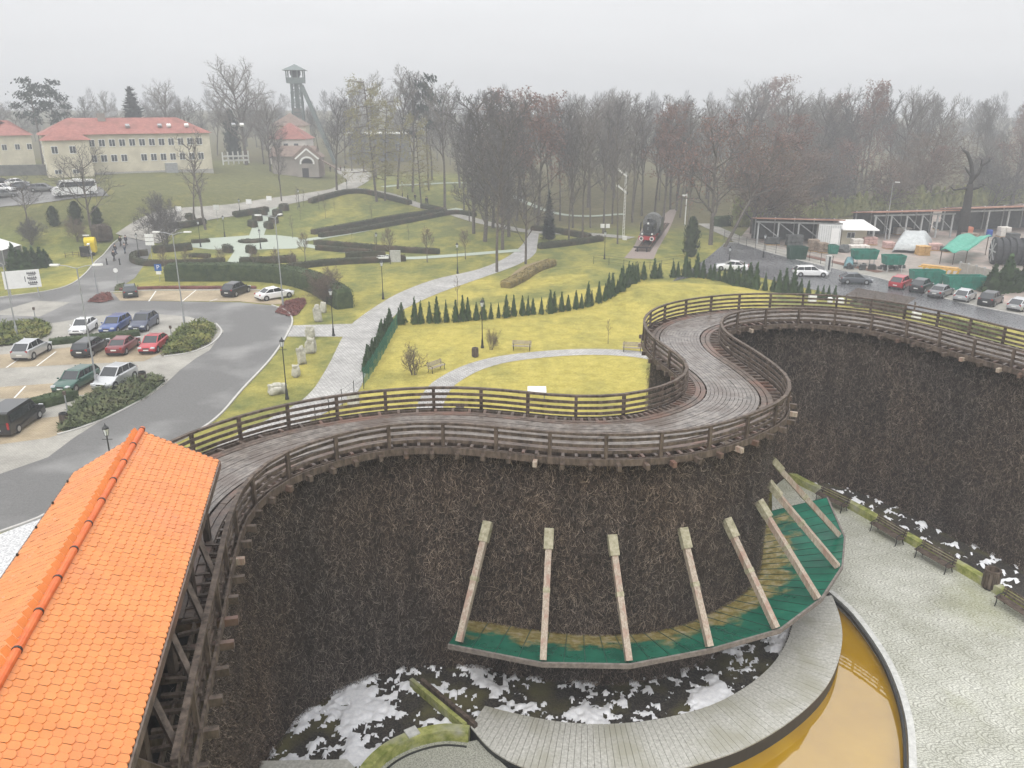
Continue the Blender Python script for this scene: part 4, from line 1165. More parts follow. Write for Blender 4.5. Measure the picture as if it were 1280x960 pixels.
conifer_proto('spruce', 'spruce_tree', LF_D, 18, 4.2, 1500, 1.5, 221, 1.0, flat=.45, trunk=.3); conifer_proto('column', 'columnar_conifer', LF_D, 12, 1.9, 1100, .8, 222, .5, trunk=.25)
conifer_proto('yew', 'yew_tree', LF_HG, 6, 1.1, 800, .45, 223, .5, trunk=.12)
# scots pine: long bare stem with flat dark tufts
rn = random.Random(31); T = MB(); Cr = MB(); T.tube([(0, 0, -.2), (.2, 0, 8), (-.1, .1, 15), (.1, 0, 20)], [.3, .24, .17, .06], 6)
for k in range(13):
    z = 11 + 9.2 * k / 12; az = k * 2.4; ln = (21.5 - z) * .42 + .6; q = Vector((math.cos(az) * ln, math.sin(az) * ln, z + rn.uniform(0, 1)))
    T.tube([(0, 0, z - .8), tuple(q)], [.09, .04], 4)
    leaf_cards(Cr, [q + Vector((rn.gauss(0, 1.0), rn.gauss(0, 1.0), rn.gauss(0, .38))) for _ in range(90)], .42, rn, 0)
a, b_ = T.build('trunk', BARK), Cr.build('crown', LF_D); PROTO['pine'] = ('pine_tree', a.data, b_.data, 21)
for o in (a, b_): bpy.data.objects.remove(o)

# --- the trees one can tell apart
tree_px('broad0', 308, 206, 68, 'tallest wide bare tree beside the white fence of the cream building', rz=1, wide=1.25)
tree_px('column', 293, 200, 138, 'dark columnar conifer behind the tallest bare tree')
tree_px('thin', 242, 281, 158, 'slender bare tree with one thin stem on the park path verge', rz=.5)
tree_px('thin', 257, 287, 168, 'thicker straight bare trunk with stubby side twigs on the path verge', rz=2.2, wide=1.5)
tree_px('broad1', 114, 288, 176, 'dark bare tree rising in front of the white minibus', rz=.3)
tree_px('broad1', 34, 276, 218, 'small spreading bare tree on the slope below the upper car park', rz=2, wide=1.2)
tree_px('thicket', 208, 312, 238, 'dense dark many-stemmed bare tree beside the park entrance road', wide=.85)
tree_px('thicket', 40, 306, 270, 'low vase-shaped bare tree on the grass near the white tent', wide=1.0)
tree_px('thicket_brown', 97, 302, 268, 'low brownish bare tree next to the yellow play train')
tree_px('spruce', 174, 198, 105, 'dark pointed spruce behind the long red tiled roof', wide=1.0)
tree_px('broad0', 214, 198, 97, 'round topped bare tree behind the long red tiled roof', rz=2.5)
tree_px('tall1', 137, 196, 112, 'narrow bare tree behind the roof chimney of the long building')
tree_px('pine', 54, 205, 101, 'pine with a dark lumpy crown behind the far left house')
tree_px('pine', 76, 203, 103, 'pine with a paler ragged crown behind the far left house', rz=3)
tree_px('broad1', 28, 198, 130, 'wide low bare tree behind the far left house roof', rz=4)
tree_px('broad0', 338, 214, 118, 'bare tree in front of the white house by the winding tower', rz=5)
tree_px('tall0', 421, 238, 118, 'bare tree with a twin stem beside the brick gatehouse', rz=1, wide=1.35)
tree_px('tall2', 352, 252, 150, 'leaning thin bare tree on the slope below the brick gatehouse', wide=1.0)
tree_px('larch', 471, 252, 92, 'pale straw coloured larch, the taller of the pair at the path bend', wide=1.15)
tree_px('larch', 481, 251, 118, 'pale straw coloured larch, the shorter of the pair at the path bend', wide=1.0)
tree_px('larch', 527, 260, 138, 'lone yellow-green larch with a straight trunk near the long hedges')
tree_px('tall3', 497, 236, 78, 'high grey bare tree behind the larch pair', wide=1.3)
tree_px('tall0', 516, 240, 82, 'high round topped bare tree with a grey bole behind the hedges', wide=1.2, rz=3)
tree_px('pine', 536, 238, 98, 'dark tufted pine among the bare trees behind the hedges', wide=.7)
tree_px('tall1', 556, 262, 100, 'forked pale bare tree at the edge of the wood', wide=1.3, rz=.7)
tree_px('clump', 606, 302, 112, 'dark dense bare tree, the taller trunk of the central clump', wide=1.25, rz=2)
tree_px('tall2', 621, 340, 128, 'bare tree with a dark leaning trunk nearest the cobbled path', wide=1.0, rz=5.2)
tree_px('clump', 636, 296, 118, 'slim bare tree at the right of the central dark clump', wide=1.1, rz=4)
tree_px('clump', 592, 292, 135, 'twiggy bare tree at the left of the central dark clump', wide=1.2, rz=1)
tree_px('clump', 616, 285, 112, 'dark bushy bare tree at the back of the central clump', wide=1.1, rz=2.9)
tree_px('clump', 628, 312, 165, 'shorter dark twiggy tree in the middle of the central clump', wide=1.3, rz=.9)
tree_px('russet1', 672, 285, 112, 'pinkish brown bare tree right of the central clump', rz=3)
tree_px('broad1', 657, 330, 188, 'grey bare tree with twin pale stems in the bend of the cobbled path', wide=.8, rz=2.4)
tree_px('spruce', 686, 300, 236, 'thin dark young spruce behind the low hedges', wide=.55)
tree_px('russet0', 888, 306, 132, 'large russet oak with forked trunk behind the yew', rz=.4)
tree_px('leaning', 905, 309, 150, 'leaning tree bending over the road behind the white saloon car', rz=.1)
tree_px('yew', 863, 321, 272, 'dark green column-shaped yew on the grass by the locomotive')
tree_px('tall3', 858, 300, 190, 'thin dark trunk standing behind the yew', wide=.7)
av = [(711, 303, 140, 'tall2', .9), (716, 285, 118, 'tall0', 1), (728, 303, 130, 'tall1', 1), (738, 285, 112, 'tall3', .9), (754, 292, 125, 'tall2', 1), (765, 280, 112, 'tall0', .9), (772, 305, 150, 'tall1', .8), (790, 278, 116, 'tall3', 1.1), (802, 270, 108, 'tall2', 1.1),
      (818, 270, 112, 'tall0', 1.1), (829, 276, 120, 'russet1', .9), (838, 262, 110, 'tall1', 1.1), (850, 272, 118, 'tall3', 1), (700, 276, 122, 'tall0', 1), (688, 272, 118, 'tall3', 1), (646, 276, 108, 'tall1', 1.1), (925, 280, 118, 'tall2', 1), (940, 292, 150, 'thicket_brown', 1.2)]
for x, yb, yt, k, wd in av:
    tree_px(k, x, yb, yt + 6, 'tall straight bare tree of the wood around the locomotive track', 'bare trees around the track', wide=wd)
rn = random.Random(12); kinds = ['tall0', 'tall1', 'tall2', 'tall3', 'tall1', 'tall0', 'tall3', 'broad0', 'broad0', 'russet1']
prof = [(560, 108), (600, 118), (640, 112), (680, 122), (720, 106), (770, 108), (820, 110), (870, 112), (920, 106), (960, 98), (985, 90), (1010, 100), (1060, 106), (1110, 100), (1150, 112), (1180, 98), (1215, 106), (1250, 118), (1290, 108)]
for k in range(84):
    x = rn.uniform(565, 1300); Y = rn.uniform(172, 262) if x < 900 else rn.uniform(205, 270)
    px_ = (x - 640) / FPX * (Y * cp + 15 * sp); b_ = Vector((px_, Y, hz(px_, Y) - .1))
    yt = np.interp(x, [p[0] for p in prof], [p[1] for p in prof]) + rn.choice([rn.uniform(-8, 14), rn.uniform(8, 62)])
    h = zat(x, yt, b_) - b_.z
    place(rn.choice(kinds), b_, max(8, h), 'hazy bare tree of the wood behind the park and yard', 'hazy bare trees of the wood', wide=rn.uniform(.8, 1.25))
for x, yb, yt, k in [(985, 268, 140, 'russet1'), (1012, 270, 175, 'thicket_brown'), (1065, 268, 170, 'russet0'), (1150, 262, 150, 'thicket_brown'), (1160, 262, 180, 'russet1'), (1265, 256, 165, 'russet0'), (1030, 268, 190, 'thicket'), (1100, 266, 190, 'thicket_brown'), (1240, 258, 190, 'thicket'), (960, 285, 190, 'thicket_brown')]:
    tree_px(k, x, yb, yt, 'brownish broad tree rising straight behind the pale conifer row', 'brown trees behind the conifer row', wide=1.25)
# left background trees
for x, yb, yt, k in [(96, 192, 125, 'tall2'), (116, 195, 118, 'tall0'), (150, 194, 128, 'tall3'), (236, 196, 122, 'broad1'), (256, 192, 128, 'tall2'), (272, 194, 118, 'tall0'), (330, 205, 108, 'tall1'), (8, 192, 128, 'broad0'), (400, 200, 132, 'tall3'), (440, 214, 108, 'tall1'), (455, 216, 100, 'tall2'), (432, 205, 120, 'broad1'), (470, 222, 86, 'tall3'), (540, 225, 104, 'tall2'), (575, 235, 106, 'tall0'), (196, 195, 118, 'tall2')]:
    tree_px(k, x, yb, yt, 'hazy bare tree behind the buildings and larches', 'hazy bare trees behind the buildings', wide=1.2)
for x, yb, yt in [(152, 214, 165), (132, 217, 172), (180, 212, 168), (160, 214, 178)]:
    tree_px('thin', x, yb, yt, 'thin bare tree against the cream wall of the long building', 'thin trees against the long building', wide=1.6)
# pollard: thick trunk with stubby fists
b_ = G(1201, 300); h = zat(1201, 187, b_)
DKB = mat('dark_bark', (.022, .020, .018), (.05, .045, .04), 3, .9)
t = thing('pollarded_tree', 'bare lopped tree with thick stubby crooked limbs beside the open sheds', 'tree', b_); s = h / 16
m = MB(); m.tube([(0, 0, -.3), (.1, 0, 4 * s), (0, 0, 8 * s), (-.1, 0, 10 * s)], [.95, .78, .68, .55], 8); m.build('trunk', DKB, t, smooth=True)
m = MB()
for pts, rr in [([(-.1, 0, 9.6 * s), (.1, .1, 11.5 * s), (-.5, 0, 13.6 * s), (-1.5, 0, 15.4 * s), (-2.3, .1, 15.9 * s)], [.45, .42, .36, .3, .16]), ([(0, 0, 10.5 * s), (1.0, 0, 11.8 * s), (1.5, .2, 13.2 * s), (2.6, 0, 14 * s)], [.34, .3, .25, .13]), ([(0, 0, 9 * s), (1.3, .2, 9.3 * s), (2.4, 0, 9.8 * s)], [.28, .22, .12]),
                ([(-.1, 0, 9.4 * s), (-1.3, .1, 9.2 * s), (-2.8, 0, 9 * s), (-3.4, 0, 9.5 * s)], [.26, .2, .14, .07]), ([(.3, 0, 11 * s), (-.9, .2, 12.3 * s), (-1.5, 0, 13 * s)], [.25, .2, .1]), ([(1.4, .2, 13 * s), (1.2, 0, 14.2 * s)], [.2, .1])]:
    m.tube(pts, rr, 6)
for _ in range(60):
    a = rn.choice([(-2.3, 15.8), (2.5, 14), (2.3, 9.8), (-3.2, 9.3), (-1.4, 13), (1.2, 14.2)]); p = Vector((a[0], 0, a[1] * s)); ribbon3(m, [p, p + Vector((rn.gauss(0, .6), rn.gauss(0, .5), rn.uniform(0, .9)))], .06, rn)
m.build('crown', DKB, t, smooth=True)
# small park trees, saplings and shrubs
for x, yb, yt, lb in [(382, 328, 288, 'round headed young tree beside the mint paved circle'), (488, 330, 282, 'round headed young tree above the notice stone'), (534, 328, 282, 'round headed young tree at the end of the long low hedge'), (582, 324, 285, 'young bare tree left of the path junction hedge')]:
    tree_px('globe', x, yb, yt, lb)
for k, (x, yb, yt) in enumerate([(465, 279, 255), (407, 273, 248), (399, 262, 240), (418, 264, 250), (376, 275, 258), (366, 298, 268), (372, 262, 232), (511, 300, 280), (470, 318, 292), (440, 300, 285), (346, 300, 262), (380, 258, 236)]):
    tree_px('sapling', x, yb, yt, 'thin staked sapling on the park lawn between the hedges', 'saplings on the park lawn')
tree_px('sapling', 572, 382, 344, 'thin tall sapling behind the thuja row by the path'); tree_px('sapling', 760, 430, 398, 'lone leafless sapling on the yellow lawn')
tree_px('shrub', 517, 468, 428, 'wide leafless shrub on the yellow lawn beside the left bench', wide=1.2); tree_px('shrub', 614, 437, 408, 'small leafless shrub beside the lamp and litter bin')
tree_px('twiggy', 410, 380, 330, 'large brown twiggy bush at the end of the tall clipped hedge', wide=1.25)
for x, yb in [(207, 340), (234, 342), (278, 340), (318, 340), (345, 342), (366, 346)]:
    tree_px('globe', x, yb, yb - 33, 'small russet-twigged tree growing out of the tall clipped hedge', 'small trees in the clipped hedge', wide=1.1)
for x, yb, yt, lb in [(68, 282, 258, 'small dark conifer bush alone on the slope'), (96, 280, 252, 'dark conifer bush left of the dark bare tree'), (122, 280, 258, 'dark conifer bush right of the dark bare tree')]:
    tree_px('yew', x, yb, yt, lb, wide=1.5, cat='bush', name='conifer_bush')
for x, yb, h_ in [(20, 338, 34), (28, 338, 28), (36, 337, 30), (44, 335, 27), (52, 334, 27), (58, 332, 22)]:
    tree_px('thuja%d' % (x % 3), x, yb, yb - h_, 'dark thuja in the tight group behind the white tent', 'thujas behind the tent', wide=1.7)

def row_px(line, n, hpx, label, group, keys=('thuja0', 'thuja1', 'thuja2'), skip=(), wide=1.0, jit=.12):
    pts = resample([G(x, y) for x, y in line], .1); rn_ = random.Random(len(label))
    for k in range(n):
        if k in skip: continue
        f = k / (n - 1); p = pts[min(len(pts) - 1, int(f * (len(pts) - 1)))] + Vector((rn_.gauss(0, jit), rn_.gauss(0, jit), 0)); p.z = hz(p.x, p.y) - .03
        place(rn_.choice(keys), p, hpx * rn_.uniform(.66, 1.22), label, group, wide=wide * rn_.uniform(.85, 1.15))
row_px([(497, 406), (520, 405), (560, 403), (600, 400), (640, 396), (690, 391), (735, 383), (758, 375), (778, 364), (795, 353), (806, 348)], 50, 2.6, 'slim conical thuja in the long row behind the yellow lawn', 'thujas behind the yellow lawn', wide=.85)
row_px([(818, 348), (840, 347), (860, 346), (885, 348), (910, 353), (940, 361), (975, 366), (1010, 370)], 29, 3.0, 'slim conical thuja in the row along the wet road', 'thujas along the wet road', skip=(2,))
for x in (1022, 1029, 1036, 1044): row_px([(x, 374), (x + .5, 374)], 2, 2.0, 'conical thuja of the last few standing apart before the dark rack', 'last thujas before the rack', skip=(1,))
row_px([(455, 466), (463, 452), (472, 438), (480, 424), (488, 408)], 19, 1.9, 'thuja of the close row along the green path fence', 'thujas along the path fence', wide=1.15)
row_px([(920, 283), (960, 279), (1010, 275), (1060, 270), (1110, 266), (1160, 262), (1205, 259), (1250, 256), (1300, 252)], 84, 4.6, 'pale yellowish conifer of the row behind the open sheds', 'pale conifers behind the sheds', keys=('pale0', 'pale1'), wide=1.1)
row_px([(1240, 366), (1255, 365), (1275, 363), (1300, 361)], 20, 4.0, 'tall green thuja in the block at the yard corner', 'thujas at the yard corner', keys=('thuja0', 'thuja1', 'thuja2'), wide=1.7, jit=.3)

# --- clipped hedges
def hedge(line, w_, h_, label, name='hedge', m_=None, step=.45, leaf=.10, dens=26, curve=True):
    pts = g_line(line, step, curve); rn_ = random.Random(int(line[0][0])); m = MB(); c0 = pts[len(pts) // 2].copy()
    prof = [(-.5, 0), (-.52, .35), (-.5, .75), (-.42, .97), (-.15, 1.0), (.15, 1.0), (.42, .97), (.5, .75), (.52, .35), (.5, 0)]
    nn = normals(pts); n = len(prof)
    for i, (p, q) in enumerate(zip(pts, nn)):
        e_ = .86 if i in (0, len(pts) - 1) else 1
        for x, y in prof:
            d = mnoise.noise(Vector((p.x * 1.2 + x * 3, p.y * 1.2, y * 3))) * .09
            v_ = p + q * (x * w_ * e_ * (1 + d)) + Vector((0, 0, (y * h_ * (1 + d * .7)) * e_ - (.05 if y == 0 else 0))); m.v.append(tuple(v_))
    for i in range(len(pts) - 1):
        for k in range(n - 1): m.f.append((i * n + k, i * n + k + 1, (i + 1) * n + k + 1, (i + 1) * n + k))
    m.f.append(tuple(range(n))); m.f.append(tuple((len(pts) - 1) * n + k for k in reversed(range(n)))); m.m = [0] * len(m.f)
    cnt = int(min(5000, dens * step * len(pts) * (w_ + 2 * h_)))
    cards = []
    for _ in range(cnt):
        f = rn_.uniform(0, len(pts) - 1.01); i = int(f); p = pts[i].lerp(pts[i + 1], f - i); k = rn_.uniform(0, n - 1.01); j = int(k)
        x = prof[j][0] + (prof[j + 1][0] - prof[j][0]) * (k - j); y = prof[j][1] + (prof[j + 1][1] - prof[j][1]) * (k - j)
        cards.append(p + nn[i] * (x * w_ * 1.03) + Vector((0, 0, y * h_ * 1.03)))
    leaf_cards(m, cards, leaf, rn_, 0)
    o = m.build(name, m_ or LF_H, loc=c0); return tag(o, label, 'hedge')
hedge([(210, 350), (260, 350), (317, 350), (360, 354), (395, 364), (432, 386)], 2.2, 2.3, 'tall clipped dark green hedge behind the upper row of parking bays', m_=LF_HG)
hedge([(282, 329), (250, 331), (215, 332), (185, 332), (168, 328), (170, 321), (185, 319)], 1.0, .9, 'low clipped hedge curling round the park corner at the road')
hedge([(300, 330), (335, 329), (370, 327)], 1.3, 1.0, 'short straight hedge right of the steps path to the mint circle')
hedge([(360, 337), (416, 331), (460, 328.5), (507, 326)], 1.1, .9, 'long low hedge running up to the notice stone')
hedge([(432, 322), (455, 321.5), (482, 321)], 1.0, .9, 'short dark hedge just above the notice stone')
hedge([(391, 293), (440, 284), (500, 273), (556, 265)], 1.2, .9, 'upper of the two parallel diagonal hedges across the park lawn')
hedge([(400, 297), (440, 291), (500, 280), (564, 268), (594, 271)], 1.2, .9, 'lower of the two parallel diagonal hedges across the park lawn')
hedge([(394, 306), (440, 310), (500, 315), (549, 317.5)], 1.0, .9, 'long hedge below the mint circle, ending by a young tree')
hedge([(396, 312), (430, 315), (465, 318)], 1.0, .8, 'short hedge under the long hedge right of the mint circle')
hedge([(388, 254), (412, 247), (435, 242), (457, 242), (482, 248), (513, 256)], 1.3, 1.0, 'arched hedge at the top of the park lawn by the wide path')
hedge([(527, 260), (542, 263), (557, 266)], 1.2, 1.0, 'short hedge at the foot of the lone larch')
hedge([(665, 288), (700, 292), (737, 299)], 1.2, 1.0, 'hedge along the far side of the path left of the locomotive')
hedge([(674, 311), (710, 307), (752, 301)], 1.2, 1.0, 'hedge along the near side of the path left of the locomotive')
hedge([(211, 286), (235, 283), (256, 279)], 1.2, 1.0, 'hedge at the foot of the two thin verge trees')
hedge([(293, 271), (312, 268), (334, 264)], 1.3, 1.0, 'short hedge between the road and the bush lined path')
hedge([(192, 316), (215, 314), (240, 312)], 1.6, 1.1, 'dark low hedge under the dense many-stemmed tree')
hedge([(240, 304), (262, 302.5)], 1.2, .6, 'low dark edging beside the left lamp of the mint circle'); hedge([(238, 321), (262, 322)], 1.0, .6, 'low box edging in the lawn below the mint circle')
hedge([(304, 302), (312, 303.5), (322, 302.5), (332, 301.5)], 2.2, .5, 'oval planted bed in the middle of the mint paved circle')
hedge([(632, 360), (648, 352), (665, 342), (690, 331)], 1.6, .9, 'straggly yellowish hedge climbing the bank beside the cobbled path', m_=mat('straw_hedge', (.10, .08, .03), (.26, .20, .07), 1.5, .9))
hedge([(62, 431), (110, 426), (175, 419)], 1.0, .6, 'low narrow hedge between the two facing rows of parked cars', m_=LF_HG)
hedge([(36, 512), (62, 506), (95, 497)], 1.3, .8, 'low dark hedge beside the black van', m_=LF_HG)
hedge([(892, 283), (915, 281), (960, 278)], 2.5, 1.8, 'ragged dark hedge behind the road beyond the leaning tree', m_=LF_HG)
hedge([(150, 363), (200, 361), (250, 361), (320, 361)], .7, .35, 'row of low reddish planting along the kerb of the upper bays', m_=LF_B, leaf=.08)
hedge([(1065, 383), (1090, 384), (1128, 391)], 1.6, .8, 'rough green planting under the dark rack beside the walkway', m_=LF_J2)
hedge([(1180, 404), (1215, 412), (1250, 420)], 1.8, .7, 'yellow green ground planting between walkway rail and wet road', m_=LF_J)
for k, (x, y) in enumerate([(316, 284), (322, 276), (328, 269), (336, 286), (342, 279), (347, 270), (355, 263), (285, 316), (314, 317), (238, 276)]):
    hedge([(x - 3, y), (x + 3, y - 1)], 1.9, 1.3, 'round clipped bush beside the straight path to the mint circle', name='clipped_bush')['group'] = 'clipped bushes by the straight path'
hedge([(118, 300), (128, 299), (138, 298)], 3.2, 2.4, 'rounded brown hedge mound behind the yellow play train', m_=mat('brown_hedge', (.05, .04, .03), (.11, .085, .06), 2, .9))

# --- low juniper beds
def juniper(poly, hmax, label, m_, dens=14, size=.34, name='juniper_bed'):
    P_ = [G(x, y) for x, y in poly]; pl = [(p.x, p.y) for p in P_]; rn_ = random.Random(int(poly[0][0]) + 3); m = MB()
    xs = [p[0] for p in pl]; ys = [p[1] for p in pl]; c0 = Vector((sum(xs) / len(xs), sum(ys) / len(ys), 0))
    ar = abs(sum(pl[i - 1][0] * pl[i][1] - pl[i][0] * pl[i - 1][1] for i in range(len(pl)))) / 2
    def edge(x, y): return min(((Vector((x, y)) - (Vector(a) + (Vector(b_) - Vector(a)) * max(0, min(1, (Vector((x, y)) - Vector(a)).dot(Vector(b_) - Vector(a)) / ((Vector(b_) - Vector(a)).length_squared + 1e-9))))).length) for a, b_ in zip(pl, pl[1:] + pl[:1]))
    n = int(ar * dens * 4); k = 0
    while k < n:
        x, y = rn_.uniform(min(xs), max(xs)), rn_.uniform(min(ys), max(ys))
        if not inside(pl, x, y): continue
        k += 1; e_ = min(1, edge(x, y) / .9); lum = .65 + .5 * mnoise.noise(Vector((x * .9, y * .9, 3)))
        z = hmax * (e_ ** .5) * max(.25, lum) * rn_.uniform(.35, 1.0)
        p = Vector((x, y, hz(x, y) + z)); az = rn_.uniform(0, 6.28) + 0; el_ = R(rn_.uniform(5, 50))
        d = Vector((math.cos(az) * math.cos(el_), math.sin(az) * math.cos(el_), math.sin(el_))); s = d.cross(Vector((0, 0, 1))).normalized(); L_ = size * rn_.uniform(.6, 1.4); o = len(m.v)
        m.v += [tuple(p - s * L_ * .18), tuple(p + s * L_ * .18), tuple(p + d * L_ * .6 + s * L_ * .16), tuple(p + d * L_), tuple(p + d * L_ * .6 - s * L_ * .16)]; m.f.append((o, o + 1, o + 2, o + 3, o + 4)); m.m.append(0)
    tri = tessellate_polygon([[Vector((a[0], a[1], 0)) for a in pl]])
    m.add([(a[0] * .97 + c0.x * .03, a[1] * .97 + c0.y * .03, hz(a[0], a[1]) + hmax * .22) for a in pl], [t_ for t_ in tri])
    o = m.build(name, m_, loc=c0); return tag(o, label, 'shrub bed')
juniper([(202, 446), (204, 432), (222, 414), (250, 404), (266, 405), (271, 413), (262, 430), (238, 441)], 1.2, 'rounded yellow-green juniper bed at the head of the facing car rows', LF_J)
juniper([(-25, 414), (10, 407), (48, 402), (63, 407), (64, 418), (44, 428), (0, 434), (-25, 436)], 1.0, 'yellow-green juniper bed beside the left lamp post', LF_J)
juniper([(70, 541), (80, 520), (96, 503), (130, 484), (165, 476), (200, 470), (208, 477), (182, 497), (125, 526), (95, 536)], .9, 'long sprawling grey-green juniper bed along the curving lane', LF_J2)
juniper([(70, 542), (95, 537), (128, 526), (183, 498), (208, 478), (203, 474), (120, 521)], .7, 'narrow clipped green edge of shrubs along the lane kerb', LF_HG, dens=10, size=.2)
juniper([(343, 391), (356, 377), (372, 374), (382, 373), (383, 380), (372, 394), (364, 397)], .5, 'dark red barberry bed behind the white saloon by the lane', LF_B, size=.22)
juniper([(109, 378), (120, 369), (138, 366), (142, 375), (128, 379)], .5, 'small dark red barberry bed at the corner of the upper bays', LF_B, size=.22)
juniper([(142, 364), (146, 356), (156, 354), (158, 361)], .4, 'small rusty green shrub patch left of the dark green car', LF_J2, size=.22)
# lawn strip on the mound between road and bays
# ------------------------------------------------------------------ the far wood, one mass
rn = random.Random(77); V_, F_ = [], []
src = []
def tuft_tree(h, wd):
    m = MB(); m.tube([(0, 0, 0), (0, 0, h * .6)], [.3, .12], 4, caps=False)
    for _ in range(150):
        z = h * rn.uniform(.25, 1.0); r_ = wd * math.sin(math.pi * min(.98, max(.1, (z / h - .12) / .95))) ; az = rn.uniform(0, 6.28); f = math.sqrt(rn.random())
        p = Vector((math.cos(az) * r_ * f * .6, math.sin(az) * r_ * f * .6, z * .9)); q = p + Vector((math.cos(az) * r_ * .45, math.sin(az) * r_ * .45, h * .12)) ; mid = (p + q) / 2 + Vector((rn.gauss(0, .4),) * 3)
        ribbon3(m, [p, mid, q], .26, rn)
    return m
src = [tuft_tree(22, 4.5), tuft_tree(18, 5.5), tuft_tree(25, 4.5), tuft_tree(14, 5.5)]
m = MB()
for k in range(430):
    Y = rn.uniform(275, 470) if k < 250 else rn.uniform(470, 800); X = rn.uniform(-.72, .78) * Y
    if X < -20: sc_ = rn.uniform(.45, .75)
    else: sc_ = rn.uniform(.65, 1.0)
    s_ = rn.choice(src); z = hz(X, Y); a = rn.uniform(0, 6.28); ca_, sa_ = math.cos(a), math.sin(a)
    m.add([((v[0] * ca_ - v[1] * sa_) * sc_ + X, (v[0] * sa_ + v[1] * ca_) * sc_ + Y, v[2] * sc_ + z) for v in s_.v], s_.f)
struct(m.build('distant_wood', TW_D), 'stuff')
# ------------------------------------------------------------------ vehicles
TAIL = mat('tail_lamp', (.35, .01, .01), rough=.25, spec=.6); HEAD = mat('head_lamp', (.6, .62, .64), rough=.12, spec=.8)
PLATE = mat('number_plate', (.75, .75, .72), rough=.5); RIM = mat('wheel_rim', (.42, .43, .44), rough=.35, metal=.6); PLAST = mat('black_plastic', (.02, .02, .021), rough=.6)
PAINTS = {}
def paint(name, c, metal=.25):
    if name not in PAINTS: PAINTS[name] = mat(name, c, rough=.28, spec=.6, metal=metal, coat=.6)
    return PAINTS[name]
SHAPES = {  # L, W, H, hood base x, windscreen base x, roof front x, roof rear x, rear glass base x, belt z, tail x top
    'hatch':  (4.05, 1.74, 1.47, .95, .15, -1.12, -1.92, .92, 'full'),
    'suv':    (4.45, 1.84, 1.66, 1.00, .22, -1.42, -2.10, 1.04, 'full'),
    'wagon':  (4.70, 1.80, 1.49, 1.05, .30, -1.85, -2.25, .92, 'full'),
    'saloon': (4.65, 1.80, 1.44, 1.05, .28, -.95, -1.70, .90, 'boot')}
def car(kind, pc, rear, front, label, group='cars parked around the tower', z=None, name='parked_car'):
    L_, W, H, xw, xrf, xrr, xgb, zb, tail = SHAPES[kind]
    a, b_ = G(*rear), G(*front); c_ = (a + b_) / 2; d = b_ - a; rz = math.atan2(d.y, d.x)
    t = thing(name, label, 'car', (c_.x, c_.y, hz(c_.x, c_.y) + .05 if z is None else z), rz, group)
    w = W / 2; l2 = L_ / 2
    st = [(l2 - .02, .34, .56, .72), (l2 - .10, .22, .66, .90), (l2 - .45, .19, .76, .98), (l2 - .85, .18, .83, 1.0), (xw + .05, .18, zb - .02, 1.0), (.2, .18, zb, 1.0), (xgb + .45, .18, zb + .02, 1.0)]
    if tail == 'boot': st += [(xgb, .2, zb + .02, 1.0), (-l2 + .18, .22, zb - .02, .96), (-l2 + .03, .30, zb - .14, .86)]
    else: st += [(-l2 + .20, .2, zb + .03, .99), (-l2 + .05, .26, zb - .06, .92), (-l2, .34, zb - .25, .86)]
    m = MB(); n = 10
    for x, z0, z1, f in st:
        ww = w * f; zm = z0 + (z1 - z0) * .62
        m.v += [(x, -ww * .86, z0), (x, -ww * .98, z0 + .09), (x, -ww, zm), (x, -ww * .955, z1 - .05), (x, -ww * .88, z1), (x, ww * .88, z1), (x, ww * .955, z1 - .05), (x, ww, zm), (x, ww * .98, z0 + .09), (x, ww * .86, z0)]
    for i in range(len(st) - 1):
        for k in range(n): m.f.append((i * n + k, (i + 1) * n + k, (i + 1) * n + (k + 1) % n, i * n + (k + 1) % n))
    m.f.append(tuple(range(n))); m.f.append(tuple((len(st) - 1) * n + k for k in reversed(range(n)))); m.m = [0] * len(m.f)
    body = m.build('body', pc, t, smooth=True)
    em = body.modifiers.new('edge', 'EDGE_SPLIT'); em.split_angle = R(38)
    # glasshouse
    y0, y1 = w * .87, w * .70; zr = H - .05
    base = [(xw, -y0 * .9, zb - .03), (xw, y0 * .9, zb - .03), (xgb + (-.02 if tail == 'boot' else -.08), y0 * .9, zb - .03), (xgb + (-.02 if tail == 'boot' else -.08), -y0 * .9, zb - .03)]
    roof = [(xrf, -y1, zr), (xrf, y1, zr), (xrr, y1, zr - .07), (xrr, -y1, zr - .07)]
    mid = [(xw * .62 + xrf * .38 + .06, -y0 * .94, zb + (zr - zb) * .35)] 
    g = MB().add(base + roof, [(0, 1, 5, 4), (1, 2, 6, 5), (2, 3, 7, 6), (3, 0, 4, 7), (4, 5, 6, 7)])
    g.build('window', GLASS, t)
    r_ = MB(); rr = [Vector(p) for p in roof]; bb = [Vector(p) for p in base]
    cx = (xrf + xrr) / 2
    top = [(p.x + (.04 if p.x > cx else -.04), p.y * 1.03, p.z - .01) for p in rr]; tp2 = [(p.x + (-.18 if p.x > cx else .16), p.y * .84, p.z + .05) for p in rr]
    r_.add(top + tp2, [(0, 1, 5, 4), (1, 2, 6, 5), (2, 3, 7, 6), (3, 0, 4, 7), (4, 5, 6, 7)])
    for i in range(4): r_.bar(bb[i] * 1.0 + Vector((0, .01 if bb[i].y > 0 else -.01, 0)), rr[i] + Vector((0, .015 if rr[i].y > 0 else -.015, .01)), .075, .06)
    for sg in (-1, 1):
        for xx in (.0, -.95) if tail == 'full' and L_ > 4.2 else (-.25,):
            r_.bar((xx - .12, sg * (y0 * .9 + .012), zb - .03), (xx - .2, sg * (y1 + .015), zr), .07, .05)
    r_.build('roof', pc, t)
    xs_ = (l2 - .82, -l2 + .80); wr = .315 if kind != 'suv' else .35
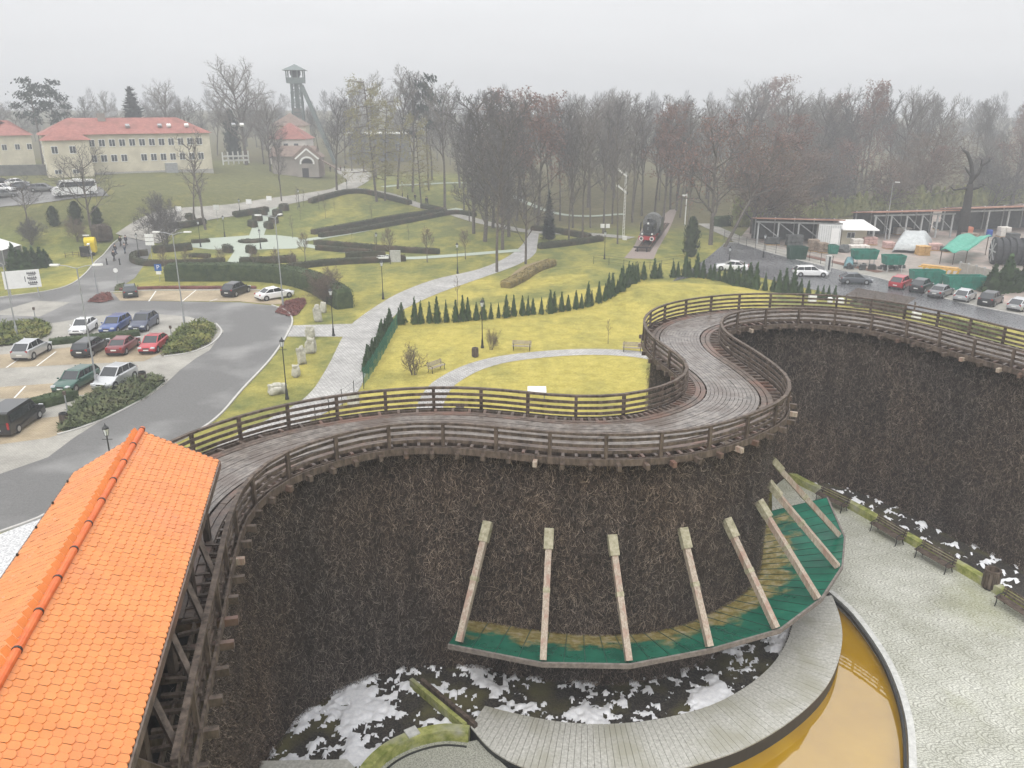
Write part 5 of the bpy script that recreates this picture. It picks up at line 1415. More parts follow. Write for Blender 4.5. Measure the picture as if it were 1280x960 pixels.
    for x in xs_:
        for sg in (-1, 1):
            wh = MB().lathe((x, sg * (w - .10), wr), [(wr * .62, -.105), (wr * .94, -.10), (wr, -.06), (wr, .06), (wr * .94, .10), (wr * .62, .105)], 16, 'Y').build('wheel', RUBBER, t)
            MB().lathe((x, sg * (w - .10), wr), [(wr * .12, -.118), (wr * .60, -.108), (wr * .62, .108), (wr * .12, .118)], 12, 'Y').build('rim', RIM, wh)
    for sg in (-1, 1):
        MB().box((l2 - .13, sg * w * .70, .655), (.22, .34, .13), rz=-sg * .25).build('headlight', HEAD, t)
        MB().box((-l2 + .09, sg * w * .74, zb - .13), (.14, .22, .20), rz=sg * .15).build('tail_light', TAIL, t)
        MB().box((xw - .12, sg * (w + .07), zb + .03), (.10, .16, .11)).build('mirror', pc, t)
    MB().box((-l2 - .005, 0, .62 if tail == 'boot' else .60), (.03, .50, .12)).build('number_plate', PLATE, t)
    MB().box((l2 + .0, 0, .46), (.03, .50, .11)).build('number_plate', PLATE, t)
    MB().box((l2 - .045, 0, .60), (.06, .62, .11)).build('grille', PLAST, t)
    MB().box((l2 - .06, 0, .29), (.14, W * .78, .12)).build('bumper', PLAST, t); MB().box((-l2 + .06, 0, .30), (.14, W * .80, .13)).build('bumper', PLAST, t)
    for x in xs_:
        for sg in (-1, 1): MB().lathe((x, sg * (w - .055), wr), [(wr * 1.16, -.06), (wr * 1.16, .062)], 16, 'Y').build('wheel_arch', PLAST, t)
    return t
cW, cS, cB, cDB, cK, cR, cRR, cG, cGY = paint('white_car_paint', (.78, .78, .78), 0), paint('silver_car_paint', (.52, .53, .54), .6), paint('blue_car_paint', (.03, .07, .24)), paint('navy_car_paint', (.028, .04, .085)), paint('black_car_paint', (.014, .015, .017)), \
    paint('red_car_paint', (.42, .018, .03)), paint('dark_red_car_paint', (.17, .014, .02)), paint('green_car_paint', (.018, .085, .06)), paint('grey_car_paint', (.16, .165, .17), .4)
cDG = paint('dark_green_car_paint', (.012, .03, .028)); cSB = paint('slate_car_paint', (.10, .11, .125), .4)
car('suv', cS, (27, 452), (55, 437), 'silver SUV parked alone at the end of a bay row, rear to the camera')
car('wagon', cK, (100, 449), (129, 432), 'black estate car beside the dark red saloon')
car('saloon', cRR, (143, 446.5), (167, 430), 'dark red saloon between the black estate and the bright red hatchback')
car('hatch', cR, (204, 428.5), (181, 446), 'bright red hatchback facing the camera beside the juniper bed')
car('hatch', cW, (118, 407), (92, 424), 'white hatchback facing the camera beside the blue car')
car('wagon', cB, (158, 404.5), (132, 420), 'mid blue car between the white hatchback and the navy car')
car('suv', cDB, (193, 402), (168, 418.5), 'navy blue car with glossy bonnet at the end of the facing row')
car('wagon', cG, (113, 474), (80, 492), 'green estate car beside the silver car at the juniper bed')
car('suv', cS, (161, 472), (128, 490), 'silver car with a dark panoramic roof beside the green estate')
car('hatch', cDG, (164, 374.5), (163, 364.5), 'dark green hatchback alone at the left end of the upper bays')
car('suv', cK, (285, 372), (306, 364), 'black SUV parked in the upper bays beside the white saloon')
car('saloon', cW, (325, 376), (362, 370), 'white saloon at the right end of the upper bays by the barberry bed')
car('saloon', cW, (932, 339), (898, 337), 'white saloon partly hidden behind the thuja row on the wet road', group='cars along the wet road')
car('wagon', cW, (993, 345), (1032, 345.5), 'white estate car on the wet road in front of the shed gate', group='cars along the wet road')
car('hatch', cSB, (1052, 354), (1086, 355), 'slate grey hatchback on the wet road in front of the raised green skips', group='cars along the wet road')
car('suv', cR, (1112, 365), (1138, 354), 'red SUV first in the angled row on the wet road', group='cars along the wet road')
car('suv', cK, (1138, 369), (1164, 358), 'black SUV between the red SUV and the grey saloon', group='cars along the wet road')
car('saloon', cGY, (1160, 376), (1190, 364), 'grey saloon parked between the black SUV and the silver hatchback', group='cars along the wet road')
car('hatch', cS, (1192, 382), (1218, 369), 'silver hatchback between the grey saloon and the dark car with red lights', group='cars along the wet road')
car('suv', cK, (1222, 388), (1252, 373), 'dark car with big red tail lights near the photo edge', group='cars along the wet road')
car('hatch', cS, (1258, 393), (1290, 381), 'silver hatchback cut by the right edge of the photo', group='cars along the wet road')
for k, (r_, f_, kd, pc, lb) in enumerate([((-8, 240), (14, 240), 'wagon', cW, 'white car at the far left of the upper car park'), ((-2, 248), (12, 246), 'saloon', cGY, 'grey car at the near left of the upper car park'), ((22, 237), (40, 237), 'hatch', cSB, 'slate car in the back row of the upper car park'), ((44, 240), (66, 239), 'wagon', cGY, 'grey estate car just left of the white minibus'), ((14, 233), (30, 232), 'hatch', cW, 'white hatchback in the back row of the upper car park'), ((-6, 232), (8, 231), 'saloon', cK, 'black saloon in the back row of the upper car park')]):
    car(kd, pc, r_, f_, lb, group='cars in the upper car park', z=None)['category'] = 'car'

def van(pc, rear, front, label, L_, W, H, name, cat, long_glass=False):
    a, b_ = G(*rear), G(*front); c_ = (a + b_) / 2; d = b_ - a
    t = thing(name, label, cat, (c_.x, c_.y, hz(c_.x, c_.y) + .05), math.atan2(d.y, d.x)); w = W / 2; l2 = L_ / 2
    prof = [(-l2, .35), (-l2 + .03, H * .55), (-l2 + .12, H - .1), (-l2 + .3, H), (l2 - 1.75, H), (l2 - 1.55, H - .05), (l2 - .95, H * .60), (l2 - .18, H * .47), (l2 - .02, H * .38), (l2, .3), (l2 - .1, .2), (-l2 + .1, .2)]
    m = MB(); n = len(prof)
    for y, s in ((-w, .0), (-w * .9, 1), (w * .9, 1), (w, 0)):
        for x, z in prof: m.v.append((x * (1 if s else .985), y if z < H * .6 or s else y * .93, z if s or z < H * .6 else z - .1))
    for r_ in range(3):
        for k in range(n): m.f.append((r_ * n + k, r_ * n + (k + 1) % n, (r_ + 1) * n + (k + 1) % n, (r_ + 1) * n + k))
    m.f.append(tuple(reversed(range(n)))); m.f.append(tuple(3 * n + k for k in range(n))); m.m = [0] * len(m.f)
    m.build('body', pc, t)
    za, zb = H * .58, H * .88
    for sg in (-1, 1):
        y = sg * w * .975
        m = MB().add([(-l2 + .35, y * 1.02, za), (l2 - 2.05, y * 1.02, za), (l2 - 2.05, y * .965, zb), (-l2 + .35, y * .965, zb)], [(0, 1, 2, 3) if sg < 0 else (3, 2, 1, 0)]); 
        for v_ in range(4): m.v[v_] = (m.v[v_][0], m.v[v_][1] + sg * .02, m.v[v_][2])
        m.build('side_window', GLASS, t)
        m = MB().add([(l2 - 1.95, y * 1.045, za), (l2 - 1.08, y * 1.045, za), (l2 - 1.5, y * .99, zb), (l2 - 1.95, y * .99, zb)], [(0, 1, 2, 3) if sg < 0 else (3, 2, 1, 0)]); m.build('door_window', GLASS, t)
        for x in (l2 - .95, -l2 + 1.05):
            wh = MB().lathe((x, sg * (w - .09), .34), [(.2, -.12), (.33, -.11), (.34, 0), (.33, .11), (.2, .12)], 16, 'Y').build('wheel', RUBBER, t)
            MB().lathe((x, sg * (w - .09), .34), [(.05, -.135), (.21, -.122), (.21, .122), (.05, .135)], 12, 'Y').build('rim', RIM, wh)
        MB().box((l2 - .16, sg * w * .74, .80), (.2, .32, .2)).build('headlight', HEAD, t)
        MB().box((-l2 + .0, sg * w * .88, H * .48), (.06, .14, .5)).build('tail_light', TAIL, t)
        MB().box((l2 - 1.3, sg * (w + .12), H * .6), (.12, .2, .26)).build('mirror', PLAST, t)
    q = [(l2 - .99, H * .615), (l2 - 1.53, H - .075)]
    MB().add([(q[0][0] + .03, -w * .82, q[0][1]), (q[0][0] + .03, w * .82, q[0][1]), (q[1][0] + .03, w * .76, q[1][1]), (q[1][0] + .03, -w * .76, q[1][1])], [(0, 1, 2, 3)]).build('windscreen', GLASS, t)
    MB().add([(-l2 - .0, -w * .78, H * .56), (-l2 - .0, w * .78, H * .56), (-l2 + .10, w * .74, H * .90), (-l2 + .10, -w * .74, H * .90)], [(3, 2, 1, 0)]).build('rear_window', GLASS, t)
    MB().box((-l2 - .01, 0, .6), (.03, .5, .12)).build('number_plate', PLATE, t)
    if long_glass: MB().box((-.6, 0, H + .09), (1.1, 1.0, .2)).build('roof_unit', WHITE, t)
    return t
van(cK, (4, 545), (38, 522), 'black van at the left photo edge beside the dark low hedge', 4.9, 1.9, 1.9, 'parked_van', 'van')
van(cW, (120, 242), (68, 248), 'white minibus with long dark windows in the upper car park', 7.4, 2.1, 2.75, 'parked_minibus', 'minibus', True)

# ------------------------------------------------------------------ steam locomotive on its plinth track
lp = P(808, 308, 0); tail_ = P(842, 263, 0); dd = (lp - tail_); dd.z = 0; rz = math.atan2(dd.y, dd.x)
LK = mat('locomotive_black', (.014, .016, .016), (.03, .032, .032), 3, .4, spec=.5); LRED = mat('locomotive_red', (.38, .025, .03), (.46, .04, .045), 3, .5)
t = thing('steam_locomotive', 'black steam locomotive with red buffer beam and white ringed buffers on display', 'locomotive', (lp.x, lp.y, .35), rz)
# x = 0 at the buffer beam, body runs to -x
def lat(name, x0, x1, r0, r1, z, m_, par, n=20): return MB().lathe((0, 0, z), [(r0, x0), (r1, x1)], n, 'X').build(name, m_, par, smooth=False)
bl = lat('boiler', -7.2, -1.3, .86, .86, 2.55, LK, t)
sb = lat('smokebox', -2.6, -1.15, .93, .93, 2.55, LK, t); lat('smokebox_door', -1.15, -1.02, .80, .62, 2.55, LK, sb); MB().box((-.98, 0, 2.55), (.06, .09, .5)).build('door_handle', GREYM, sb)
MB().lathe((-1.9, 0, 0), [(.30, 3.35), (.26, 3.6), (.27, 4.0), (.36, 4.08), (.34, 4.1)], 14).build('chimney', LK, t)
MB().lathe((-4.0, 0, 0), [(.42, 3.3), (.42, 3.65), (.3, 3.85), (.1, 3.92)], 14).build('steam_dome', LK, t)
cb_ = MB(); cb_.box((-8.3, 1.42, 2.5), (2.0, .06, 2.3)).box((-8.3, -1.42, 2.5), (2.0, .06, 2.3)).box((-7.35, 0, 2.6), (.06, 2.84, 2.4)); cb = cb_.build('cab', LK, t)
MB().tube([(-9.5, 0, 2.75), (-7.0, 0, 2.75)], 1.62, 20).build('cab_roof', mat('cab_roof', (.10, .10, .10), (.22, .22, .21), 4, .6), cb)
for sg in (-1, 1): MB().box((-7.30, sg * .95, 3.35), (.05, .42, .42)).build('cab_window', GLASS, cb)
for sg in (-1, 1): MB().box((-1.7, sg * 1.32, 2.75), (1.7, .03, 1.5)).build('smoke_deflector', LK, t)
MB().box((-4.0, 0, 1.62), (7.6, 2.7, .08)).build('running_board', LK, t)
bbm = MB().box((0, 0, 1.05), (.16, 2.8, .62)).build('buffer_beam', LRED, t)
for sg in (-1, 1):
    bf = MB().lathe((0, sg * .88, 1.05), [(.14, .08), (.14, .5), (.36, .52), (.36, .58)], 16, 'X').build('buffer', LK, t)
    m = MB(); 
    for k in range(20):
        a0, a1 = k * math.pi / 10, (k + 1) * math.pi / 10
        m.add([(.586, sg * .88 + math.cos(a) * r_, 1.05 + math.sin(a) * r_) for a, r_ in ((a0, .24), (a1, .24), (a1, .36), (a0, .36))], [(0, 1, 2, 3)])
    m.build('white_ring', WHITE, bf)
    lm = MB().lathe((-.12, sg * .85, 1.78), [(.17, -.2), (.2, .0), (.2, .16)], 14, 'X').build('lamp', LK, t); MB().lathe((-.12, sg * .85, 1.78), [(.165, .163), (.165, .175)], 14, 'X').build('lens', WHITE, lm)
    MB().box((-.9, sg * 1.1, .95), (1.0, .55, .65)).build('cylinder', LK, t)
    for x in (-2.3, -3.9, -5.5, -6.9): MB().lathe((x, sg * .78, .70), [(.2, -.07), (.68, -.07), (.70, 0), (.68, .07), (.2, .07)], 18, 'Y').build('wheel', LRED, t)
MB().lathe((-1.0, 0, 3.42), [(.17, -.1), (.17, .1)], 12, 'X').build('top_lamp', WHITE, t)
MB().box((-12.6, 0, 1.7), (5.6, 2.7, 2.2)).build('tender', LK, t)
for x in (-10.6, -12.4, -14.2):
    for sg in (-1, 1): MB().lathe((x, sg * .78, .55), [(.2, -.07), (.5, -.07), (.5, .07), (.2, .07)], 16, 'Y').build('wheel', LRED, t)
RUST = mat('rusty_rail', (.12, .07, .05), (.22, .13, .09), 5, .7)
tr = thing('railway_track', 'short display track with rails and sleepers under the black locomotive', 'track', (lp.x, lp.y, .03), rz)
for sg in (-1, 1): MB().box((-12, sg * .75, .27), (36, .08, .16)).build('rail', RUST, tr)
for k in range(40): MB().box((5.5 - k * .9, 0, .12), (.22, 2.5, .16)).build('sleeper', WOOD, tr)
bsx = MB().box((6.0, 0, .75), (.2, 2.9, .22)).box((6.0, -.75, .4), (.2, .2, .75)).box((6.0, .75, .4), (.2, .2, .75)); bsx.build('buffer_stop', DARK, tr)
# ------------------------------------------------------------------ people
SKIN = mat('skin', (.45, .28, .20), rough=.6); HAIR = mat('dark_hair', (.03, .02, .015), rough=.6)
def skin_mesh(name, verts, edges, rad, m_, parent):
    me = bpy.data.meshes.new(name); me.from_pydata(verts, edges, []); o = bpy.data.objects.new(name, me); COL.objects.link(o)
    s = o.modifiers.new('skin', 'SKIN'); s.use_smooth_shade = True
    for i, r_ in enumerate(rad): me.skin_vertices[0].data[i].radius = (r_, r_)
    me.skin_vertices[0].data[0].use_root = True
    o.modifiers.new('sub', 'SUBSURF').levels = 1; o.modifiers['sub'].render_levels = 1
    dg = bpy.context.evaluated_depsgraph_get(); nm = bpy.data.meshes.new_from_object(o.evaluated_get(dg)); nm.materials.clear(); nm.materials.append(m_)
    bpy.data.objects.remove(o); n_ = bpy.data.objects.new(name, nm); COL.objects.link(n_); n_.parent = parent; return n_
def person(px, py, az, coat, legs, label, step=.28, hood=False, z=None, cat='person', h=1.72, group=None):
    p = G(px, py); p.z = hz(p.x, p.y) + .06; t = thing('person', label, cat, p, az, group); s = h / 1.75; t.scale = (s, s, s)
    # x forward
    V_ = [(0, 0, .95), (0, 0, 1.15), (.02, 0, 1.38), (.03, 0, 1.50), (.04, 0, 1.58), (.05, 0, 1.67),
          (0, .10, .90), (step * .5 + .04, .10, .50), (step, .10, .09), (step + .16, .11, .05), (0, -.10, .90), (-step * .35, -.10, .50), (-step - .08, -.10, .11), (-step + .08, -.11, .05),
          (.02, .19, 1.40), (-.06, .24, 1.13), (.02, .24, .88), (.05, .24, .78), (.02, -.19, 1.40), (.04, -.24, 1.13), (.18, -.24, .90), (.23, -.24, .81)]
    E_ = [(0, 1), (1, 2), (2, 3), (3, 4), (4, 5), (0, 6), (6, 7), (7, 8), (8, 9), (0, 10), (10, 11), (11, 12), (12, 13), (2, 14), (14, 15), (15, 16), (16, 17), (2, 18), (18, 19), (19, 20), (20, 21)]
    rd_ = [.12, .12, .13, .055, .085, .095, .085, .062, .045, .04, .085, .062, .045, .04, .06, .045, .036, .035, .06, .045, .036, .035]
    skin_mesh('body', V_, E_, rd_, SKIN, t)
    skin_mesh('trousers', V_[0:1] + V_[6:9] + V_[10:13], [(0, 1), (1, 2), (2, 3), (0, 4), (4, 5), (5, 6)], [.15, .105, .082, .066, .105, .082, .066], legs, t)
    skin_mesh('coat', [(0, 0, .84)] + V_[0:4][0:3] + [(.03, 0, 1.46)] + V_[14:17] + V_[18:21], [(0, 1), (1, 2), (2, 3), (3, 4), (3, 5), (5, 6), (6, 7), (3, 8), (8, 9), (9, 10)], [.17, .165, .165, .165, .075, .085, .068, .055, .085, .068, .055], coat, t)
    MB().lathe((.045, 0, 0), [(.02, 1.60), (.105, 1.62), (.115, 1.70), (.09, 1.765), (.03, 1.785)], 10).build('hat' if hood else 'hair', coat if hood else HAIR, t, smooth=True)
    for sg, st_ in ((1, step), (-1, -step)):
        MB().box((st_ + .06, sg * .105, .05), (.26, .10, .10)).build('shoe', PLAST, t)
    return t
cl = lambda n, c: mat(n, c, rough=.85)
CK, CD, CN, CGR, CBR, CRD = cl('black_cloth', (.016, .016, .018)), cl('denim', (.03, .045, .08)), cl('navy_cloth', (.02, .025, .05)), cl('grey_cloth', (.16, .16, .165)), cl('brown_cloth', (.09, .055, .035)), cl('red_cloth', (.3, .03, .03))
person(143, 326.5, 1.3, CK, CK, 'person in black walking nearest the camera on the park road')
person(145, 318.5, 1.2, CK, CD, 'person in a dark jacket and jeans walking just behind the nearest walker', hood=True)
person(156.5, 317, 1.5, CGR, CD, 'person in a grey top walking at the right of the group on the park road')
person(151, 307.5, 1.4, CK, CK, 'person in a long dark coat, farthest left of the walking group', hood=True)
person(158, 307, 1.2, CN, CK, 'person in a navy jacket, farthest right of the walking group')
for k, (x, y) in enumerate([(384, 217), (390, 216.5), (396, 217), (405, 215.5), (413, 215), (419, 215.5), (426, 214.5), (431, 214)]):
    person(x, y, k * 1.3, [CK, CN, CBR, CK][k % 4], [CK, CD][k % 2], 'small distant person standing among the visitors by the brick gatehouse', group='visitors by the gatehouse', step=.1)
for k, (x, y) in enumerate([(510, 252), (519, 251.5), (533, 255.5), (534.5, 256)]):
    person(x, y, k * 1.1, [CK, CN][k % 2], CK, 'small distant person on the path under the larches', group='people under the larches', step=.15)
# ------------------------------------------------------------------ buildings
CREAM = mat('cream_render', (.56, .52, .40), (.68, .63, .50), 1.2, .85, .1, c3=(.50, .46, .36), scale3=.3)
REDR = mat('red_roof', (.27, .10, .085), (.38, .16, .13), 1.5, .7, .2, c3=(.24, .10, .08), scale3=.4)
BRICK = brick_mat('brick', (.24, .13, .10), (.32, .18, .14), (.30, .27, .24), 1, .25, .075, .012, noise=.25)
WPANE = mat('window_pane', (.035, .042, .05), rough=.15, spec=.6); WOOF = mat('dark_opening', (.03, .028, .027), rough=.9)
STEEL = mat('headframe_steel', (.11, .14, .14), (.18, .21, .20), 2, .6)
ROOFD = mat('brown_roof', (.16, .115, .095), (.25, .185, .15), 1.5, .7)

def frame_at(A, B, z):
    d = Vector((B.x - A.x, B.y - A.y, 0)); return Vector((A.x, A.y, z)), math.atan2(d.y, d.x), d.length
def hip_roof(m, x0, x1, y0, y1, z, rise, ov=.5, hipx=True):
    x0 -= ov; x1 += ov; y0 -= ov; y1 += ov; ym = (y0 + y1) / 2; h_ = (y1 - y0) / 2 if hipx else 0
    vs = [(x0, y0, z), (x1, y0, z), (x1, y1, z), (x0, y1, z), (x0 + h_, ym, z + rise), (x1 - h_, ym, z + rise)]
    m.add(vs, [(0, 1, 5, 4), (1, 2, 5), (2, 3, 4, 5), (3, 0, 4), (3, 2, 1, 0)]); return m
def window(par, c, w_, h_, face, m_fr=None):
    """face: 'x-','x+','y-','y+' outward side"""
    dx, dy = {'x-': (-1, 0), 'x+': (1, 0), 'y-': (0, -1), 'y+': (0, 1)}[face]
    sz = (.12, w_, h_) if dx else (w_, .12, h_)
    f = MB().box((c[0] + dx * .03, c[1] + dy * .03, c[2]), sz).build('window', m_fr or WHITE, par)
    m = MB()
    for s in (-1, 1):
        o_ = s * (w_ * .235); p = (c[0] + dx * .095, c[1] + dy * .095 , c[2])
        m.box((p[0] + (0 if dx else o_), p[1] + (o_ if dx else 0), p[2]), (.02, w_ * .40, h_ * .84) if dx else (w_ * .40, .02, h_ * .84))
    m.build('pane', WPANE, f)
# long cream building
A, B = PD(110, 221, 192), PD(266, 208, 206); o, rz, Lb = frame_at(A, B, 6.6)
t = thing('cream_building', 'long two-storey cream building with a red hipped roof and rows of windows', 'building', o, rz); EH = 10.2
MB().box((Lb / 2 - 4, 6, EH / 2), (Lb + 8, 12, EH)).build('wall', CREAM, t)
MB().box((Lb / 2 - 4, 5.98, .9), (Lb + 8.1, 12.16, 1.8)).build('plinth', mat('grey_plinth', (.32, .31, .29), (.42, .41, .38), 2, .8), t)
rf = hip_roof(MB(), -8, Lb, 0, 12, EH, 3.5, .6).build('roof', REDR, t)
MB().box((5, 5.0, EH + 3.2), (1.6, 1.0, 2.6)).build('chimney', BRICK, rf)
for x in (10, 17, 19, 23, 34, 36): MB().box((x, 1.8, EH + 1.75), (.9, .9, .5), rx=.45).build('skylight', WHITE if x in (19, 23, 36) else GREYM, rf)
for k in range(12):
    x = 1.8 + k * (Lb - 3) / 11.6
    for z in (8.3, 4.9):
        if k in (4,) and z < 6: continue
        window(t, (x, 0, z), 1.35, 1.7, 'y-')
for y in (2.5, 5, 8.5):
    for z in (8.2, 5.0): window(t, (-8, y, z), 1.2, 1.6, 'x-')
wg = MB().box((-3.5, -2.8, 4.6), (9, 5.6, 9.2)).build('wing', CREAM, t)
hip_roof(MB(), -8, 1, -5.6, 0, 9.2, 2.2, .5).build('wing_roof', REDR, wg)
for x in (-6, -2.5): 
    window(t, (x, -5.6, 7.2), 1.3, 1.7, 'y-'); window(t, (x, -5.6, 2.6), 1.4, .9, 'y-')
for z in (7.2, 3.6): window(t, (-8, -2.8, z), 1.2, 1.6, 'x-')
MB().box((18, -.9, 2.1), (2.6, 1.8, 2.8)).build('porch', GREYM, t)
# smoke from its chimney
sm = bpy.data.materials.new('smoke'); sm.use_nodes = True; nt = sm.node_tree
for n in list(nt.nodes):
    if n.type != 'OUTPUT_MATERIAL': nt.nodes.remove(n)
pv = nt.nodes.new('ShaderNodeVolumePrincipled'); pv.inputs['Density'].default_value = .28; pv.inputs['Color'].default_value = (.95, .95, .96, 1); nt.links.new(pv.outputs['Volume'], nt.nodes['Material Output'].inputs['Volume'])
c0 = PD(117, 149, 200); m = MB().tube([c0, c0 + Vector((2.2, 0, .7)), c0 + Vector((4.8, .3, 1.3)), c0 + Vector((7, .4, 1.7))], [.25, .6, .7, .2], 8); struct(m.build('smoke', sm, smooth=True), 'stuff')
# white balustrade fence at its right
A, B = PD(279, 203, 205), PD(311, 202, 212); FENW = mat('fence_white', (.46, .46, .44), (.58, .58, .55), 3, .7); t = thing('white_fence', 'white fence with tall pale posts right of the cream building', 'fence', (A.x, A.y, A.z - .5))
for k in range(6):
    p = A.lerp(B, k / 5) - A; MB().box((p.x, p.y, 1.4), (.26, .26, 3.0)).build('post', FENW, t)
for z in (.9, 1.9): MB().bar((0, 0, z), B - A + Vector((0, 0, z)), .1, .42).build('panel', FENW, t)
# far left house, annex and dark bank wall
A, B = PD(0, 200, 212), PD(44, 200, 218); o, rz, Lb = frame_at(A, B, 7.5)
t = thing('red_roofed_house', 'pale house with a red hipped roof at the far left behind the upper car park', 'house', o, rz)
MB().box((Lb / 2, 5, 4.2), (Lb, 10, 8.4)).build('wall', CREAM, t); hip_roof(MB(), 0, Lb, 0, 10, 8.4, 3.6).build('roof', REDR, t)
for x in (1.5, 4.5, 7.3): window(t, (x, 0, 5.6), 1.2, 1.5, 'y-')
A, B = PD(-40, 200, 216), PD(-3, 200, 216); o, rz, Lb = frame_at(A, B, 7.5)
t = thing('neighbour_house', 'house with a pinkish roof cut by the left edge of the photo', 'house', o, rz)
MB().box((Lb / 2, 5, 3.8), (Lb, 10, 7.6)).build('wall', CREAM, t); hip_roof(MB(), 0, Lb, 0, 10, 7.6, 3.2).build('roof', REDR, t); window(t, (Lb - 1.5, 0, 5.2), 1.2, 1.5, 'y-')
A, B = PD(-20, 214, 188), PD(66, 211, 192); m = MB(); o = m.bar(Vector((A.x, A.y, 8.2)), Vector((B.x, B.y, 8.2)), 1.2, 4.2).build('bank_wall', mat('bank_wall', (.10, .105, .10), (.17, .17, .16), 1, .9), loc=Vector((A.x, A.y, 6)))
tag(o, 'long dark retaining wall behind the upper car park', 'wall')
# brick gatehouse
A = PD(341, 217, 222); o, rz, _ = frame_at(A, PD(398, 216, 222), 5.2)
t = thing('brick_gatehouse', 'small brick gatehouse with a white arched gable over a dark arched opening', 'building', o, rz)
MB().box((5, 3.2, 2.6), (10, 6.4, 5.2)).build('wall', BRICK, t)
hip_roof(MB(), 0, 11, 0, 6.4, 5.2, 2.6, .4, False).build('roof', ROOFD, t)
gw = MB(); gw.extrude([(-2.9, 0), (2.9, 0), (2.9, 5.0), (0, 7.4), (-2.9, 5.0)], (9.6, 6, 0), (9.6, -1.2, 0)); gw.build('gable_wing', BRICK, t)
m = MB()
for sg in (-1, 1): m.bar((9.6 + sg * 3.4, -1.0, 4.75), (9.6, -1.0, 7.75), 1.2, .22, up=(0, 1, 0)); m.bar((9.6 + sg * 3.3, 2.5, 4.85), (9.6, 2.5, 7.6), 7.5, .15, up=(0, 1, 0) if False else (0, 0, 1))
m.build('gable_roof', ROOFD, t)
m = MB()
for sg in (-1, 1): m.bar((9.6 + sg * 3.1, -1.33, 4.62), (9.6, -1.33, 7.18), .12, .42)
m.build('gable_trim', WHITE, t)
m = MB(); pts = [(9.6 + math.cos(a) * 1.75, -1.32, 3.6 + math.sin(a) * 1.5) for a in np.linspace(-.2, math.pi + .2, 14)]
for a, b_ in zip(pts, pts[1:]): m.bar(a, b_, .12, .42)
m.build('arch_trim', WHITE, t)
MB().add([(9.6 + math.cos(a) * 1.4, -1.22, 3.5 + (math.sin(a) * 1.2 if 0 < i < 13 else 0)) for i, a in enumerate(np.linspace(0, math.pi, 14))], [tuple(range(14))]).build('arched_window', WOOF, t)
MB().box((9.0, -1.22, 1.15), (1.7, .08, 2.3)).build('door', WOOF, t)
m = MB().bar((12.6, 1, 4.4), (17.5, 1.5, 1.6), 2.6, .2); m.build('stair_roof', ROOFD, t)
# white house and tall cream block behind it
A, B = PD(338, 206, 246), PD(384, 206, 246); o, rz, Lb = frame_at(A, B, 5.5)
t = thing('white_house', 'white house with a pink red roof behind the brick gatehouse', 'house', o, rz)
MB().box((Lb / 2, 5, 4.2), (Lb, 10, 8.4)).build('wall', mat('white_render', (.62, .58, .55), (.72, .68, .64), 1.5, .8), t); hip_roof(MB(), 0, Lb, 0, 10, 8.4, 4.4).build('roof', REDR, t)
for x in (2, 5, 8): window(t, (x, 0, 6.4), 1.3, 1.7, 'y-', GREYM)
A = PD(368, 200, 258); EB = zat(368, 157, A) - 5; t = thing('cream_block', 'tall pale winding house block under the headframe', 'building', (A.x, A.y, 5), .1)
MB().box((-1, 5, EB / 2), (10, 10, EB)).build('wall', CREAM, t); hip_roof(MB(), -6, 4, 0, 10, EB, 3.6).build('roof', ROOFD, t)
for x in (-4, -1.5, 1, 3): window(t, (x, 0, EB - 2.2), 1.2, 1.8, 'y-', GREYM)
A = PD(462, 196, 292); t = thing('long_pale_hall', 'long low pale hall glimpsed behind the bare trees right of the headframe', 'building', (A.x, A.y, 5), 0)
MB().box((3, 5, 4.5), (20, 10, 9)).build('wall', mat('grey_wall', (.10, .105, .11), (.15, .155, .16), 1, .8), t); MB().box((3, 4.5, 9.2), (22, 11, .4)).build('roof', WHITE, t)
for k in range(4): window(t, (-5 + k * 5, 0, 5), 2, 2, 'y-', GREYM)
# headframe
b_ = PD(376, 180, 272); hx, hy = b_.x, b_.y; z_ = lambda y: zat(376, y, Vector((hx, hy, 0)))
w_ = lambda px_: px_ * 272 / FPX / 1.0
t = thing('winding_tower', 'grey green steel mine winding tower with a roofed cabin and a long raking leg', 'headframe', (hx, hy, 0), .12)
m = MB(); zb_, z1, z2, z3 = 4.0, z_(135), z_(104), z_(89)
for sx in (-1, 1):
    for sy in (-1, 1): m.bar((sx * w_(7), sy * 2.2, zb_), (sx * w_(5.2), sy * 1.6, z2), .42, .42)
for k in range(9):
    za, zc = zb_ + (z2 - zb_) * k / 9, zb_ + (z2 - zb_) * (k + 1) / 9; q = w_(8 - 2 * k / 9); q2 = w_(8 - 2 * (k + 1) / 9)
    for sy in (-2.3, 2.3): m.bar((-q, sy, za), (q2, sy, zc), .22, .22).bar((q, sy, za), (-q2, sy, zc), .22, .22).bar((-q2, sy, zc), (q2, sy, zc), .3, .3)
m.build('lattice_tower', STEEL, t)
MB().box((0, .6, (z1 + z2) / 2), (w_(4.5), 1.6, z2 - z1)).build('shaft_casing', STEEL, t)
MB().box((0, 0, zb_ + (z1 - zb_) * .5), (w_(11), 3.4, z1 - zb_)).build('lower_casing', mat('lower_casing', (.24, .22, .20), (.30, .28, .26), 1, .8), t)
MB().box((0, 0, z2 + .8), (w_(20), 4.6, 1.6)).build('platform', STEEL, t)
for sx in (-1, -.33, .33, 1):
    for sy in (-1, 1): MB().box((sx * w_(9.5), sy * 2.2, (z2 + z3) / 2 + .8), (.35, .35, z3 - z2)).build('cabin_post', STEEL, t)
hip_roof(MB(), -w_(10.5), w_(10.5), -2.8, 2.8, z3 + .2, z_(81) - z3, .8).build('cabin_roof', STEEL, t)
